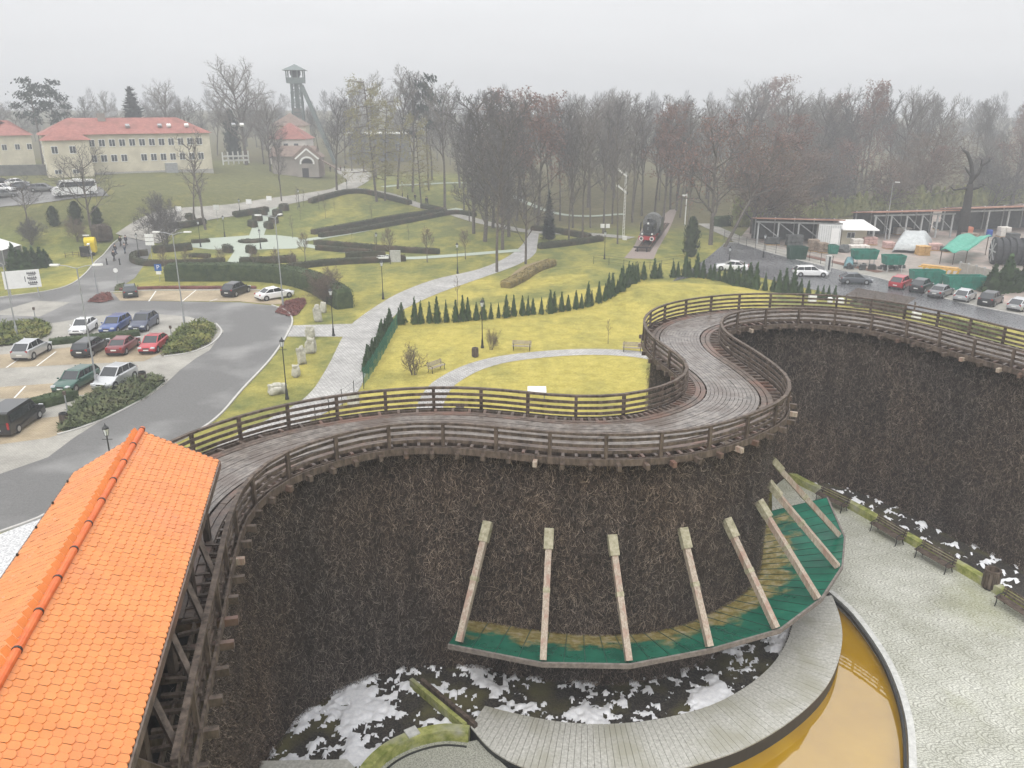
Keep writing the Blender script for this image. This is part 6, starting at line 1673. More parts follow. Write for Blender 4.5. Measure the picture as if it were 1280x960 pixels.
for sy in (-1.4, 1.4): MB().lathe((0, sy, z2 + 3.0), [(.3, -.15), (1.5, -.12), (1.5, .12), (.3, .15)], 16, 'Y').build('winding_wheel', DARK, t)
m = MB(); e0, e1 = Vector((w_(6), 0, z_(106))), Vector((w_(40), 0, 5.5))
for sy in (-1.5, 1.5): m.bar(e0 + Vector((0, sy, 0)), e1 + Vector((0, sy * 1.8, 0)), .8, .9)
for k in range(1, 10): q = e0.lerp(e1, k / 10); m.bar(q + Vector((0, -1.6, 0)), q + Vector((0, 1.6, 0)), .3, .3)
m.build('raking_leg', STEEL, t)
# ------------------------------------------------------------------ lamps, signs, benches
LGLASS = mat('lamp_glass', (.70, .72, .74), rough=.3, spec=.6)
def park_lamp(px, yb, yt, label, base=None, group=None):
    b_ = base or G(px, yb); b_.z = hz(b_.x, b_.y); H = zat(px, yt, b_) - b_.z; H = max(2.8, min(5.2, H))
    t = thing('park_lamp', label, 'lamp post', b_, 0, group)
    MB().lathe((0, 0, 0), [(.17, 0), (.17, .15), (.12, .3), (.10, .8), (.06, .95), (.045, 1.6), (.04, H - .85), (.07, H - .82), (.03, H - .75)], 10).build('post', DARK, t)
    MB().lathe((0, 0, 0), [(.11, H - .72), (.19, H - .34), (.19, H - .30)], 6).build('lantern', LGLASS, t)
    MB().lathe((0, 0, 0), [(.23, H - .30), (.20, H - .22), (.08, H - .12), (.03, H - .02), (.02, H + .06)], 6).build('lantern_cap', DARK, t)
    m = MB().bar((-.32, 0, H - 1.0), (.32, 0, H - 1.0), .03, .03)
    for k in range(6): a = k * math.pi / 3; m.bar((math.cos(a) * .11, math.sin(a) * .11, H - .74), (math.cos(a) * .195, math.sin(a) * .195, H - .3), .02, .02)
    m.build('lantern_frame', DARK, t); return t
park_lamp(359, 499, 421, 'black lantern lamp post beside the lying white stone')
park_lamp(417, 420, 360, 'black lantern lamp post at the fork of the cobbled path')
park_lamp(603, 435, 374, 'black lantern lamp post on the yellow lawn beside the litter bin')
park_lamp(479, 374, 325, 'black lantern lamp post on the lawn right of the twiggy bush')
park_lamp(133, 0, 530, 'black lantern lamp post peeping over the orange roof gable', base=P(131, 531, 4.2))
park_lamp(572, 342, 303, 'black lantern lamp post where the cobbled path meets the hedge path')
for x, yb, yt, lb in [(251, 309, 275, 'lantern lamp post at the left tip of the mint paved circle'), (281, 296, 269, 'lantern lamp post on the lawn above the mint paved circle'), (326, 311, 286, 'lantern lamp post at the lower edge of the mint paved circle'), (300, 267, 248, 'lantern lamp post by the short hedge on the road edge'), (174, 322, 291, 'lantern lamp post at the curled end of the low road hedge'), (187, 297, 278, 'lantern lamp post behind the dense many-stemmed tree'), (374, 259, 236, 'lantern lamp post beside the road bend below the gatehouse'), (471, 312, 290, 'lantern lamp post between two young round headed trees'), (755.5, 324, 288, 'dark lamp post with a broad base left of the track'), (911, 331, 308, 'lamp post in front of the white saloon on the wet road'), (434, 240, 226, 'lantern lamp post at the wide bend of the upper path'), (503, 246, 226, 'lantern lamp post beside the larch pair'), (954, 322, 292, 'lamp post at the gate of the storage yard')]:
    park_lamp(x, yb, yt, lb)
def street_lamp(px, yb, yt, heads, label):
    b_ = G(px, yb); H = zat(px, yt, b_) - b_.z; t = thing('street_lamp', label, 'street lamp', b_, 0)
    MB().lathe((0, 0, 0), [(.14, 0), (.12, 1.2), (.075, 1.3), (.05, H)], 8).build('post', GREYM, t)
    for hx, hy in heads:
        MB().tube([(0, 0, H - .05), (hx * .5, hy * .5, H + .15), (hx, hy, H + .22)], .035, 6).build('arm', GREYM, t)
        a = math.atan2(hy, hx); MB().box((hx + math.cos(a) * .3, hy + math.sin(a) * .3, H + .22), (.75, .26, .14), rz=a).build('lamp_head', WHITE, t)
street_lamp(122, 487, 335, [(-1.5, .1), (1.3, .2)], 'tall grey street lamp with two white heads beside the green estate car')
street_lamp(231, 408, 293, [(-1.5, .2), (1.2, .2)], 'tall grey double street lamp rising from the rounded juniper bed')
street_lamp(22, 422, 330, [(-.9, .2)], 'tall grey street lamp beside the white billboard')
street_lamp(122, 367, 306, [(.2, -.6)], 'grey single street lamp by the small barberry bed')
street_lamp(354, 383, 272, [(-1.8, .4), (.2, .9)], 'thin tall street lamp behind the white saloon in the upper bays')
street_lamp(1106, 300, 229, [(.3, -.4)], 'tall leaning white pole in the storage yard')
def post_sign(px, yb, yt, label, name='sign_post', wd=.5, hh=.5, m_=WHITE, rnd=False):
    b_ = G(px, yb); H = zat(px, yt, b_) - b_.z; t = thing(name, label, 'sign', b_, 0)
    MB().lathe((0, 0, 0), [(.035, 0), (.035, H)], 8).build('post', GREYM, t)
    if rnd: MB().lathe((0, -.05, H - .2), [(wd * .5, -.012), (wd * .5, .012)], 18, 'Y').build('sign_plate', m_, t)
    else: MB().box((0, -.05, H - hh / 2), (wd, .03, hh)).build('sign_plate', m_, t)
    return t, H
BLUE = mat('sign_blue', (.02, .10, .36), rough=.4)
def letter(ch, size, loc, par, m_, name='letter', rx=math.pi / 2):
    cu = bpy.data.curves.new(name, 'FONT'); cu.body = ch; cu.size = size; cu.align_x = 'CENTER'; cu.align_y = 'CENTER'; cu.extrude = .004; cu.materials.append(m_)
    o = bpy.data.objects.new(name, cu); COL.objects.link(o); me = bpy.data.meshes.new_from_object(o.evaluated_get(bpy.context.evaluated_depsgraph_get())); bpy.data.objects.remove(o); o = bpy.data.objects.new(name, me); COL.objects.link(o); o.location = loc; o.rotation_euler = (rx, 0, 0); o.parent = par; return o
b_ = G(200, 352); t = thing('parking_sign', 'blue parking sign with a white P above a white plate before the tall hedge', 'sign', b_)
MB().lathe((0, 0, 0), [(.035, 0), (.035, 2.3)], 8).build('post', GREYM, t); sg = MB().box((0, -.05, 1.95), (.95, .03, .95)).build('sign_plate', BLUE, t); letter('P', .85, (0, -.075, 1.95), sg, WHITE); MB().box((0, -.05, 1.22), (.68, .03, .42)).build('lower_plate', WHITE, t)
post_sign(147.5, 357, 336, 'round white sign on a thin post in the road mouth', wd=.62, rnd=True)
b_ = G(190, 325); t = thing('direction_sign', 'post with three white direction boards at the curled hedge', 'sign', b_); MB().lathe((0, 0, 0), [(.04, 0), (.04, 4.1)], 8).build('post', GREYM, t)
for k in range(3): MB().box((.05, -.06, 3.8 - k * .62), (1.35, .03, .5)).build('direction_board', WHITE, t)
for x, yb, yt, lb in [(272, 276, 256, 'tall white figure-like sign on the lawn by the road'), (312, 262, 249, 'round white sign by the road left of the gatehouse slope'), (337, 256, 245, 'low white notice board at the foot of the gatehouse slope'), (224, 268, 258, 'narrow white board behind the dense many-stemmed tree')]: post_sign(x, yb, yt, lb, 'notice_sign', 1.1, .9)
for x, y0, y1, lb in [(85, 517, 489, 'thin grey post standing in the long juniper bed'), (215, 425, 407, 'thin brown post beside the bright red hatchback'), (45, 402, 384, 'brown ticket post on the left juniper bed')]:
    b_ = G(x, y0); H = zat(x, y1, b_); t = thing('marker_post', lb, 'post', b_); MB().lathe((0, 0, 0), [(.05, 0), (.05, H - .25)], 8).build('post', GREYM, t); MB().box((0, 0, H - .15), (.2, .16, .3)).build('post_head', WOOD, t)
# billboard
A, B = G(9, 376), G(55, 372); zt = zat(30, 338, A.lerp(B, .5)); zb_ = zat(30, 360, A.lerp(B, .5)); t = thing('billboard', 'white billboard with small dark lines of print on two legs at the road', 'billboard', (A.x, A.y, 0)); d = B - A; d.z = 0; a = math.atan2(d.y, d.x); Ld = d.length
t.rotation_euler = (0, 0, a)
bd = MB().box((Ld / 2, 0, (zt + zb_) / 2), (Ld, .08, zt - zb_)).build('board', WHITE, t)
for x in (.5, Ld - .5): MB().box((x, .1, zt / 2 - .1), (.12, .12, zt - .2)).build('leg', GREYM, t)
m = MB(); PR = mat('print', (.06, .06, .065), rough=.7); rr = random.Random(2); hh = zt - zb_
for k in range(3):
    for j in range(2):
        m.box((Ld * .78, -.045, zb_ + hh * (.78 - k * .27) - j * hh * .08), (Ld * (.26 - .06 * j), .012, hh * .05))
    for i in range(5): m.box((Ld * (.67 + .052 * i), -.046, zb_ + hh * (.84 - k * .27)), (Ld * .03, .012, hh * .075))
m.box((Ld * .585, -.045, zb_ + hh * .5), (Ld * .02, .012, hh * .3)); m.build('print', PR, bd)
# bollards, litter bins
for x, y, lb in [(134, 331, 'short black bollard on the left half of the road mouth'), (150, 331, 'short black bollard on the right half of the road mouth')]:
    o = MB().lathe((0, 0, 0), [(.13, 0), (.13, .1), (.09, .14), (.085, .75), (.11, .8), (.11, .9), (.05, 1.0)], 12).build('bollard', DARK); o.location = G(x, y); tag(o, lb, 'bollard')
def bin_(base, label, r_=.3, h_=.9, m_=None):
    t = thing('litter_bin', label, 'litter bin', base); m = MB()
    MB().lathe((0, 0, 0), [(r_ * .8, .05), (r_, .1), (r_, h_ - .08), (r_ * 1.05, h_ - .06), (r_ * 1.05, h_), (r_ * .8, h_), (r_ * .78, h_ - .3)], 14).build('body', m_ or WOOD, t)
    for k in range(14): a = k * 2 * math.pi / 14; m.box((math.cos(a) * (r_ + .012), math.sin(a) * (r_ + .012), h_ * .5), (.03, r_ * .36, h_ * .78), rz=a)
    m.build('slats', WOOD, t); MB().lathe((0, 0, 0), [(r_ * .9, 0), (r_ * .9, .06)], 12).build('foot', DARK, t)
bin_(G(594, 446), 'dark barrel shaped litter bin beside the lawn lamp post'); bin_(G(575, 520), 'dark litter bin seen through the walkway rail by the circle path')
bin_(P(1237, 735, .03), 'dark slatted litter bin on the plaza by the mossy wall', .36, 1.05); bin_(G(179, 478), 'black litter bin at the tip of the long juniper bed', .3, 1.0, DARK); bin_(G(81, 530), 'small black bin at the end of the juniper bed by the van bay', .28, .9, DARK)
# benches
def bench(base, az, label, L_=1.9, m_=WOOD, group=None):
    t = thing('bench', label, 'bench', base, az, group)      # faces -y
    m = MB()
    for k in range(4): m.box((0, -.18 + k * .12, .45), (L_, .10, .04))
    m.build('seat', m_, t); m = MB()
    for k in range(3): m.box((0, .26 + k * .035, .60 + k * .13), (L_, .035, .10), rx=-.25)
    m.build('backrest', m_, t)
    for sx in (-1, 1):
        x = sx * (L_ / 2 - .15); m = MB()
        m.tube([(x, -.26, 0), (x, -.20, .25), (x, -.22, .42), (x, .22, .42), (x, .28, .6), (x, .36, .95)], .028, 6); m.tube([(x, .34, 0), (x, .24, .22), (x, .22, .42)], .028, 6); m.tube([(x, -.22, .42), (x, -.27, .58), (x, -.05, .66), (x, .3, .64)], .024, 6)
        m.build('leg', DARK, t)
    return t
d_ = normals(lw)
for (x, y, lb) in [(1046, 634, 'dark slatted bench on the plaza beside the canopy corner'), (1107, 669, 'dark slatted bench on the plaza, the second along the mossy wall'), (1166, 705, 'dark slatted bench on the plaza just before the litter bin'), (1280, 772, 'dark slatted bench on the plaza cut by the right photo edge')]:
    p = P(x, y, .03); k = nearest(lw, p); n_ = d_[k]; s = (p - lw[k]).dot(n_); n_ = n_ if s > 0 else -n_
    bench(Vector((lw[k].x, lw[k].y, .03)) + n_ * .85, math.atan2(-n_.x * -1, -n_.y) if False else math.atan2(n_.y, n_.x) + math.pi / 2, lb, 2.1)
PALEB = mat('weathered_slats', (.24, .20, .15), (.38, .33, .26), 5, .7)
bench(G(546, 464), .9, 'weathered bench on the left end of the circle path', 1.9, PALEB); bench(G(652, 438), -.1, 'weathered bench at the top of the circle path', 1.9, PALEB); bench(G(790, 440), -.2, 'weathered bench on the circle path beside the tower wall', 1.9, PALEB)
# information desk and notice stone
t = thing('information_board', 'white slanted information board on the yellow circle lawn', 'information board', G(671, 502)); MB().box((0, 0, .98), (1.5, .9, .06), rx=.4).build('board', WHITE, t)
for sx in (-1, 1): MB().box((sx * .6, 0, .45), (.08, .08, .95)).build('leg', GREYM, t)
t = thing('notice_stone', 'grey upright stone slab on a white base at the hedge end', 'notice stone', G(486, 328)); MB().box((1.0, .3, .9), (1.6, .3, 1.8)).build('slab', STONE, t); MB().box((-.9, .4, .75), (1.8, 1.6, .25)).build('base_slab', WHITE, t)
o = MB().box((0, 0, .45), (.9, .5, .9)).build('marker_stone', STONE); o.location = G(442, 505); tag(bevel(o, .05), 'small white marker stone beside the cobbled path behind the rail', 'stone')
# salt stones along the path
SALT = mat('salt_stone', (.34, .33, .26), (.56, .54, .47), 3, .8, .6, c3=(.20, .19, .15), scale3=1.4)
def stone(px, yb, size, rot, seed, label, hole=False):
    bm = bmesh.new(); bmesh.ops.create_icosphere(bm, subdivisions=4, radius=1)
    for v_ in bm.verts:
        p = v_.co.copy(); q = Vector([math.copysign(abs(c_) ** .55, c_) for c_ in p]); d = 1 + .42 * mnoise.noise(p * 1.3 + Vector((seed, 0, 0))) + .09 * mnoise.noise(p * 4 + Vector((0, seed, 0))) + .04 * mnoise.noise(p * 11)
        if hole: d -= .42 * math.exp(-((p.x - .1) ** 2 + (p.z - .35) ** 2) * 9)
        v_.co = Vector((q.x * size[0] * .43 * d, q.y * size[1] * .43 * d, max(0, (q.z * d + .92)) * size[2] * .45))
    me = bpy.data.meshes.new('salt_stone'); bm.to_mesh(me); bm.free(); me.materials.append(SALT); me.polygons.foreach_set('use_smooth', [True] * len(me.polygons))
    o = bpy.data.objects.new('salt_stone', me); COL.objects.link(o); o.location = G(px, yb); o.rotation_euler = (0, rot[0], rot[1]); tag(o, label, 'rock'); return o
stone(346, 492, (1.7, 1.0, 1.0), (.1, .5), 1, 'pale stone lying on its side next to the lantern lamp'); stone(370, 471, (.8, .75, 1.35), (0, .2), 2.3, 'pale stone block with a hollow, second along the grass', True); stone(377, 455, (.85, .8, 1.9), (.06, .6), 3.1, 'tall pale ribbed stone between two hollowed blocks')
stone(389, 441, (1.0, .95, 1.7), (0, .1), 4.7, 'pale hollowed stone on a round base beside the tall ribbed one', True); stone(388, 424, (.9, .9, 1.5), (0, .9), 5.9, 'rough brownish stone standing on the side path'); stone(398, 402, (.9, .8, 2.1), (-.05, .3), 7.2, 'pale pointed stone on the lawn above the side path'); stone(404, 391, (.8, .7, 1.4), (.08, 1.3), 8.4, 'smaller pale stone behind the pointed one')
# green mesh fence of the path
FG = mat('fence_green', (.012, .12, .075), rough=.5)
A = [G(x, y) for x, y in [(448, 482), (456, 471), (466, 455), (474, 441), (482, 426), (491, 410)]]; fl_ = resample(A, 2.0); t = thing('mesh_fence', 'green mesh fence between the cobbled path thujas and the yellow lawn', 'fence', fl_[0])
for k, p in enumerate(fl_): MB().box(p - fl_[0] + Vector((.5, -.1, .8)), (.06, .06, 1.7)).build('post', FG, t)
for k in range(len(fl_) - 1):
    a, b_ = fl_[k] - fl_[0] + Vector((.5, -.1, 0)), fl_[k + 1] - fl_[0] + Vector((.5, -.1, 0)); m = MB()
    for z in np.arange(.15, 1.6, .25): m.bar(a + Vector((0, 0, z)), b_ + Vector((0, 0, z)), .018, .02)
    for f in np.arange(.03, 1, .09): q = a.lerp(b_, f); m.bar(q + Vector((0, 0, .1)), q + Vector((0, 0, 1.6)), .018, .018)
    m.build('panel', FG, t)
A = resample([G(x, y) for x, y in [(446, 486), (430, 500), (412, 512), (385, 532)]], 2.0); t = thing('wire_fence', 'thin wire fence continuing the green fence down to the walkway', 'fence', A[0])
for p in A: MB().box(p - A[0] + Vector((.6, 0, .7)), (.05, .05, 1.5)).build('post', DARK, t)
m = MB(); 
for a, b_ in zip(A, A[1:]):
    for z in (.4, .9, 1.35): m.bar(a - A[0] + Vector((.6, 0, z)), b_ - A[0] + Vector((.6, 0, z)), .012, .015)
m.build('wire', DARK, t)
def line_fence(pp, h_, label, sp_=2.5, m_=DARK, rails=(.5, 1.0, 1.4), rw=.025):
    A = resample([G(x, y) for x, y in pp], sp_); t = thing('wire_fence', label, 'fence', A[0])
    for p in A: MB().box(p - A[0] + Vector((0, 0, h_ / 2)), (.06, .06, h_)).build('post', m_, t)
    m = MB()
    for a, b_ in zip(A, A[1:]):
        for z in rails: m.bar(a - A[0] + Vector((0, 0, z)), b_ - A[0] + Vector((0, 0, z)), rw, rw)
    m.build('wire', m_, t)
line_fence([(742, 330), (775, 333), (805, 338), (830, 334), (855, 330)], 1.2, 'thin dark post fence below the locomotive on the bank'); line_fence([(905, 300), (935, 309), (960, 315), (1000, 324), (1040, 334)], 1.7, 'dark mesh fence between the wet road and the sheds', rails=(.2, .6, 1.0, 1.4, 1.65))
# semaphore signals
SEMR = mat('signal_red', (.45, .04, .03), rough=.5)
def semaphore(px, yb, arms, yt, label):
    b_ = G(px, yb); H = zat(px, yt, b_) - b_.z; t = thing('railway_signal', label, 'railway signal', b_); m = MB()
    for sx in (-.16, .16): m.bar((sx, 0, 0), (sx * .6, 0, H), .07, .07)
    for k in range(int(H / .6)): z = k * .6; m.bar((-.16, 0, z), (.14, 0, z + .55), .04, .04)
    m.build('mast', WHITE, t)
    for y in arms:
        z = zat(px, y, b_) - b_.z; a = MB().bar((.25, -.12, z - .3), (-1.3, -.12, z + .9), .05, .30).build('signal_arm', WHITE, t); MB().lathe((-1.38, -.12, z + .96), [(.26, -.03), (.26, .03)], 14, 'Y').build('arm_disc', WHITE, a); MB().box((.3, -.1, z - .35), (.2, .16, .45)).build('signal_lamp', DARK, a)
semaphore(779, 300, (219, 239), 214, 'tall lattice semaphore signal with two raised white arms'); 
b_ = G(856, 282); H = zat(856, 238, b_) - b_.z; t = thing('railway_signal', 'white signal post with small lamp heads behind the yew', 'railway signal', b_); MB().lathe((0, 0, 0), [(.12, 0), (.10, H)], 8).build('mast', WHITE, t); MB().box((-.5, 0, H * .86), (.8, .08, .35)).build('signal_arm', WHITE, t); MB().box((0, -.12, H - .3), (.3, .2, .6)).build('signal_lamp', DARK, t)
t = thing('floodlight_post', 'post with white floodlight boxes on the bank left of the semaphore', 'floodlight', G(756, 300)); MB().lathe((0, 0, 0), [(.05, 0), (.05, 2.6)], 8).build('post', DARK, t)
for x in (-.5, .45): MB().box((x, 0, 2.5), (.7, .3, .7)).build('floodlight', WHITE, t)
o = bevel(MB().box((0, 0, .35), (.7, .5, .7)).build('white_box', WHITE), .03); o.location = G(781, 300); tag(o, 'small white box on the grass beside the semaphore foot', 'box')
# white tent and yellow stall
A = P(-6, 330, 0); t = thing('white_tent', 'white tent roof cut by the left photo edge before the dark thujas', 'tent', A)
m = MB(); m.add([(-4, -2.5, 2.6), (3, -2.5, 2.5), (3, 2.5, 2.5), (-4, 2.5, 2.6), (-1.5, 0, 4.2), (.8, 0, 4.1)], [(0, 1, 5, 4), (1, 2, 5), (2, 3, 4, 5), (3, 0, 4)]); m.build('canopy', WHITE, t)
m = MB().box((2.9, 0, 1.3), (.05, 4.8, 2.3)).box((-.5, -2.4, 1.25), (6.8, .05, 2.4)); m.build('side_wall', mat('tent_side', (.10, .10, .105), (.16, .16, .165), 2, .7), t)
for x, y in ((3, -2.5), (3, 2.5)): MB().box((x, y, 1.25), (.08, .08, 2.5)).build('pole', GREYM, t)
YL = mat('yellow_paint', (.68, .50, .015), (.75, .58, .03), 3, .5)
A = G(112, 319); t = thing('yellow_stall', 'small yellow engine-shaped play stall with a dark front by the park road', 'play stall', A, .25)
t.scale = (.78, .78, .8)
MB().box((.3, .8, 1.5), (1.9, 1.8, 2.0)).build('cabin', YL, t); MB().tube([(-.7, .8, 2.5), (1.3, .8, 2.5)], 1.0, 14).build('barrel_roof', YL, t); MB().box((-.5, -.9, 1.0), (1.7, 1.4, 1.9)).build('front', DARK, t); MB().box((-.2, .5, 3.9), (1.2, .3, .2)).build('top_board', WHITE, t); MB().lathe((-.2, .5, 0), [(.06, 3.2), (.06, 3.9)], 8).build('mast', GREYM, t); MB().box((.6, -1.3, .9), (.12, .9, .5), rz=.5).build('white_flap', WHITE, t)
for sx in (-.7, .9): MB().lathe((sx, .2, .35), [(.1, -.9), (.35, -.9), (.35, -.75), (.1, -.75)], 14, 'Y').build('wheel', DARK, t)
line_fence([(82, 322), (95, 320), (104, 322), (116, 324)], .8, 'low dark paling fence in front of the yellow stall', 1.2, WOOD, (.35, .65), .05)
# ------------------------------------------------------------------ storage yard on the right
GREY_ST = mat('pale_steel', (.33, .34, .34), (.46, .47, .46), 2, .5); RUSTR = mat('rusty_roof', (.28, .14, .10), (.40, .22, .16), 1, .7); DGREY = mat('dark_sheet', (.055, .06, .06), (.10, .105, .10), 1.5, .7)
def shed(pa, pb, yta, ytb, posts, depth, label, braces=True, roofm=None):
    A, B = G(*pa), G(*pb); za, zb_ = zat(pa[0], yta, A) - A.z, zat(pb[0], ytb, B) - B.z; h_ = (za + zb_) / 2; d = B - A; d.z = 0; L_ = d.length; a = math.atan2(d.y, d.x)
    t = thing('open_shed', label, 'shed', (A.x, A.y, (A.z + B.z) / 2), a)
    MB().box((L_ / 2, depth / 2, h_ + .12), (L_ + 1.2, depth + 1.6, .2), rx=-.115).build('roof', roofm or RUSTR, t)
    xs = [L_ * k / (posts - 1) for k in range(posts)]
    for x in xs:
        MB().box((x, 0, h_ / 2), (.24, .24, h_)).build('post', GREY_ST, t); MB().box((x, depth, h_ / 2), (.2, .2, h_)).build('post', GREY_ST, t)
    if braces:
        for x0, x1 in zip(xs, xs[1:]):
            MB().bar((x0, 0, h_ * .95), (x1, 0, h_ * .35), .10, .10).build('brace', GREY_ST, t)
    MB().box((L_ / 2, depth + .15, h_ * .5), (L_ + 1, .08, h_)).build('back_wall', DGREY, t)
    MB().box((L_ / 2, 0, h_ - .12), (L_ + .8, .14, .28)).build('beam', GREY_ST, t); return t
shed((946, 305), (1047, 308), 281, 274, 5, 6, 'open shed with a rust coloured roof behind the white container', True)
shed((1091, 300), (1187, 297), 270, 265, 6, 6, 'long open shed with crossed braces behind the grey tarpaulin heap')
shed((1206, 294), (1330, 289), 264, 259, 6, 6, 'open shed with a red brown roof right of the lopped tree', False)
def crate(pa, pb, yt, dep, m_, name, label, cat, group=None, bev=.06, z0=0.0, par=None):
    A, B = G(*pa), G(*pb); d = B - A; d.z = 0; L_ = max(.5, d.length); c_ = (A + B) / 2; h_ = max(.4, zat((pa[0] + pb[0]) / 2, yt, c_) - c_.z)
    t = thing(name, label, cat, c_, math.atan2(d.y, d.x), group)
    return t, L_, h_
# container and kiosk
t, L_, h_ = crate((1021, 308), (1049, 309), 281, 4, WHITE, 'white_container', 'tall white storage container beside the kiosk', 'container')
bevel(MB().box((0, 1.5, h_ / 2), (L_, 3, h_)).build('body', mat('container_white', (.62, .63, .62), (.72, .73, .72), 2, .6), t)); m = MB()
for k in range(10): m.box((-L_ / 2 + .2 + k * (L_ - .4) / 9, -.02, h_ / 2), (.06, .05, h_ * .94))
m.build('wall_ribs', GREY_ST, t); MB().box((L_ * .25, -.06, h_ * .45), (L_ * .36, .05, h_ * .8)).build('door', WHITE, t)
t, L_, h_ = crate((1051, 306), (1082, 306), 286, 4, WHITE, 'white_kiosk', 'white kiosk with a flat projecting bright roof in the yard', 'kiosk')
MB().box((0, 1.8, h_ / 2), (L_, 3.4, h_)).build('wall', CREAM, t); MB().add([(-L_ / 2 - .6, -1.6, h_ + .1), (L_ / 2 + 1.4, -1.6, h_), (L_ / 2 + .6, 3.8, h_ + 1.1), (-L_ / 2 - .5, 3.8, h_ + 1.1), (-L_ / 2 - .6, -1.6, h_ - .05), (L_ / 2 + 1.4, -1.6, h_ - .15), (L_ / 2 + .6, 3.8, h_ + .95), (-L_ / 2 - .5, 3.8, h_ + .95)], [(0, 1, 2, 3), (7, 6, 5, 4), (0, 4, 5, 1), (1, 5, 6, 2), (2, 6, 7, 3), (3, 7, 4, 0)]).build('roof', WHITE, t)
window(t, (-.6, .1, h_ * .6), 1.4, 1.0, 'y-')
# pallets of sacks and blocks
OR = mat('orange_blocks', (.50, .17, .10), (.62, .26, .17), 4, .7); PK = mat('pink_sacks', (.46, .28, .25), (.60, .42, .38), 3, .8); WS = mat('white_sacks', (.56, .52, .47), (.72, .69, .64), 3, .8); BR = mat('brown_heap', (.16, .12, .09), (.34, .27, .21), 3, .9, .5); YT = mat('yellow_timber', (.46, .27, .09), (.62, .40, .17), 3, .7)
def pallet(x0, x1, yb, yt, m_, label, cols=3, rows=3, group=None, dep=1.6):
    t, L_, h_ = crate((x0, yb), (x1, yb), yt, dep, m_, 'loaded_pallet', label, 'pallet', group)
    m = MB(); rr = random.Random(int(x0 * 7))
    for i in range(cols):
        for k in range(rows): m.box((-L_ / 2 + (i + .5) * L_ / cols, dep / 2, .15 + (k + .5) * (h_ - .15) / rows), (L_ / cols * .95, dep * rr.uniform(.85, 1), (h_ - .15) / rows * .93), rz=rr.uniform(-.05, .05))
    bevel(m.build('stack', m_, t), .06); m = MB()
    for y in (.1, dep / 2, dep - .1): m.box((0, y, .05), (L_, .12, .09))
    m.box((0, dep / 2, .12), (L_, dep, .04)); m.build('pallet_base', YT, t); return t
pallet(1050, 1061, 303, 292, OR, 'pallet of orange red blocks under the kiosk roof, the left one', 2, 3); pallet(1062, 1079, 302, 291, OR, 'pallet of orange red blocks under the kiosk roof, the wider right one', 4, 3)
pallet(1066, 1079, 309, 299, WS, 'pallet of white sacks in front of the orange blocks', 2, 3); pallet(1080, 1097, 307, 297, PK, 'pallet of pinkish sacks right of the kiosk', 3, 3); pallet(1063, 1087, 315, 307, WS, 'low wide pallet of white sacks nearest the raised green skip', 4, 2)
pallet(1012, 1024, 315, 300, BR, 'pallet of pale brown bags left of the small green skip', 2, 3); pallet(1024, 1035, 317, 304, BR, 'darker pallet of brown bags beside the small green skip', 2, 3)
pallet(1148, 1163, 320, 308, YT, 'stack of yellow timber between the grey heap and the green tarpaulin', 2, 6); pallet(1160, 1178, 314, 305, PK, 'pallet of pink sacks behind the yellow timber stack', 3, 2); pallet(1107, 1119, 312, 303, PK, 'heap of pink sacks left of the grey tarpaulin', 3, 2)
pallet(1201, 1216, 295, 284, OR, 'orange covered stack at the foot of the lopped tree', 2, 2); pallet(1250, 1263, 297, 284, WS, 'white caged tanks under the right open shed', 2, 2); pallet(1205, 1224, 303, 292, BR, 'brown drum pile in front of the orange covered stack', 3, 2)
pallet(1170, 1180, 288, 278, DGREY, 'dark machine parts under the braced shed, right end', 2, 2); pallet(1120, 1140, 294, 285, WS, 'pale boxes on the floor of the braced shed', 3, 2); pallet(1140, 1160, 296, 288, DGREY, 'dark crates on the floor of the braced shed', 4, 2); pallet(958, 975, 307, 297, DGREY, 'dark crates under the rust roofed shed, left bay', 3, 2); pallet(984, 1004, 309, 294, DGREY, 'dark stacked frames under the rust roofed shed, right bay', 4, 3)
pallet(1262, 1275, 300, 292, DGREY, 'dark crates under the right open shed', 3, 2); pallet(1180, 1195, 316, 309, DGREY, 'dark scrap heap behind the green tarpaulin', 3, 2)
